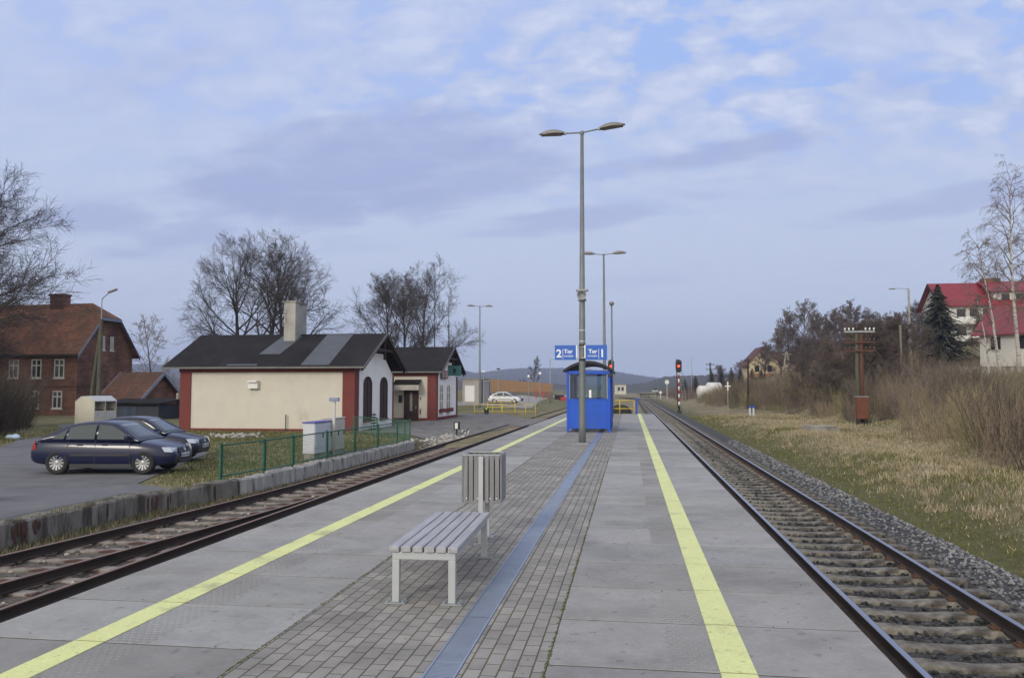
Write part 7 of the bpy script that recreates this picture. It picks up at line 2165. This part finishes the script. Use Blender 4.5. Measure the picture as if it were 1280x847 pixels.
sz = 1 + Y / 45
blades("grass", X, Y, terrain(X, Y), (r.uniform(.04, .12, len(X)) + .05 * np.clip(pa, 0, 1)) * np.where(X < 7, .65, 1.0) * sz ** .5, r.uniform(.004, .009, len(X)) * sz, colours(X, Y, np.clip(gmask, .04, .85), 61), 71, .95)
# tufts: tight clumps of longer dead grass
nt = 620
TY = 8 + 60 * r.uniform(0, 1, nt) ** 1.5; F = np.interp(TY, [-60, 24, 32, 58, 75, 100, 140], [10.8, 11.2, 12.1, 16.0, 15.0, 12.4, 9.5]); TX = 6.4 + (F + 2.5 - 6.4) * r.uniform(0, 1, nt)
X = np.repeat(TX, 34) + r.normal(0, .09, nt * 34); Y = np.repeat(TY, 34) + r.normal(0, .09, nt * 34)
blades("grass", X, Y, terrain(X, Y), r.uniform(.08, .24, len(X)), r.uniform(.003, .007, len(X)) * (1 + Y / 40), colours(X, Y, np.full(len(X), .08), 62), 72, .95)
# lawn behind the fence, the weedy strip under the ramp wall, the verge in front of the hedge
def inside(X, Y, poly):
    c = np.zeros(len(X), bool); n_ = len(poly)
    for i in range(n_):
        x1, y1 = poly[i]; x2, y2 = poly[(i + 1) % n_]
        c ^= ((y1 > Y) != (y2 > Y)) & (X < (x2 - x1) * (Y - y1) / (y2 - y1 + 1e-12) + x1)
    return c
n = 60000
X = r.uniform(-24.5, -9.9, n); Y = r.uniform(17.5, 40.2, n)
k = inside(X + r.normal(0, .16, n), Y + r.normal(0, .16, n), [(-10.2, 17.6), (-11.8, 18.5), (-13.0, 21.7), (-15.0, 27.6), (-21.8, 33.1), (-24.3, 36.5), (-24.3, 40.3), (-14.4, 40.3), (-10.0, 37)]) & (X < xwall(Y) - .05)
X, Y = X[k], Y[k]; pa = lumps(X, Y, .8, 5.0)
blades("grass", X, Y, terrain(X, Y), r.uniform(.04, .11, len(X)), r.uniform(.006, .012, len(X)), colours(X, Y, np.clip(.82 + .3 * pa, .2, .97), 63) * .85, 73)
n = 9000
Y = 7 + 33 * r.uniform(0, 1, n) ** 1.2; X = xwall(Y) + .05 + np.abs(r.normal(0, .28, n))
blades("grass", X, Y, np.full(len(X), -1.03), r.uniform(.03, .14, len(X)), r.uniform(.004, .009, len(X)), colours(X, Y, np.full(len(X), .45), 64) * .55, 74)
n = 1500
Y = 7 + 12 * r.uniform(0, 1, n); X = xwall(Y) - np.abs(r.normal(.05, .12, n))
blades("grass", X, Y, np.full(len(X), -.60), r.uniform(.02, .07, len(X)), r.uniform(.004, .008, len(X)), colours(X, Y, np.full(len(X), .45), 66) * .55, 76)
n = 14000
X = r.uniform(-31, -24, n); Y = r.uniform(26, 46, n)
k = inside(X, Y, [(-25.3, 29.2), (-27.6, 33), (-29.4, 38.6), (-31, 42), (-34, 42), (-30, 30), (-28, 24)])
X, Y = X[k], Y[k]
blades("grass", X, Y, terrain(X, Y), r.uniform(.05, .14, len(X)), r.uniform(.008, .016, len(X)), colours(X, Y, np.full(len(X), .7), 65), 75)

pb = MB(); pb.lathe([(.05, .0), (.26, .04), (.30, .12), (.20, .20), (.06, .24)], 9)
o = pb.build("plastic_bag", mat("pale_blue_plastic", (.50, .62, .72), .35, 0, .15, 6), smooth=False); o.location = (-28.3, 33.6, gz(-28.3, 33.6))
for v in o.data.vertices:
    v.co += Vector((math.sin(v.co.y * 17), math.cos(v.co.x * 13), math.sin(v.co.x * 21) * .5)) * .05
tag(o, "crumpled pale blue plastic bag lying on the grass by the dark hedge", "plastic bag")
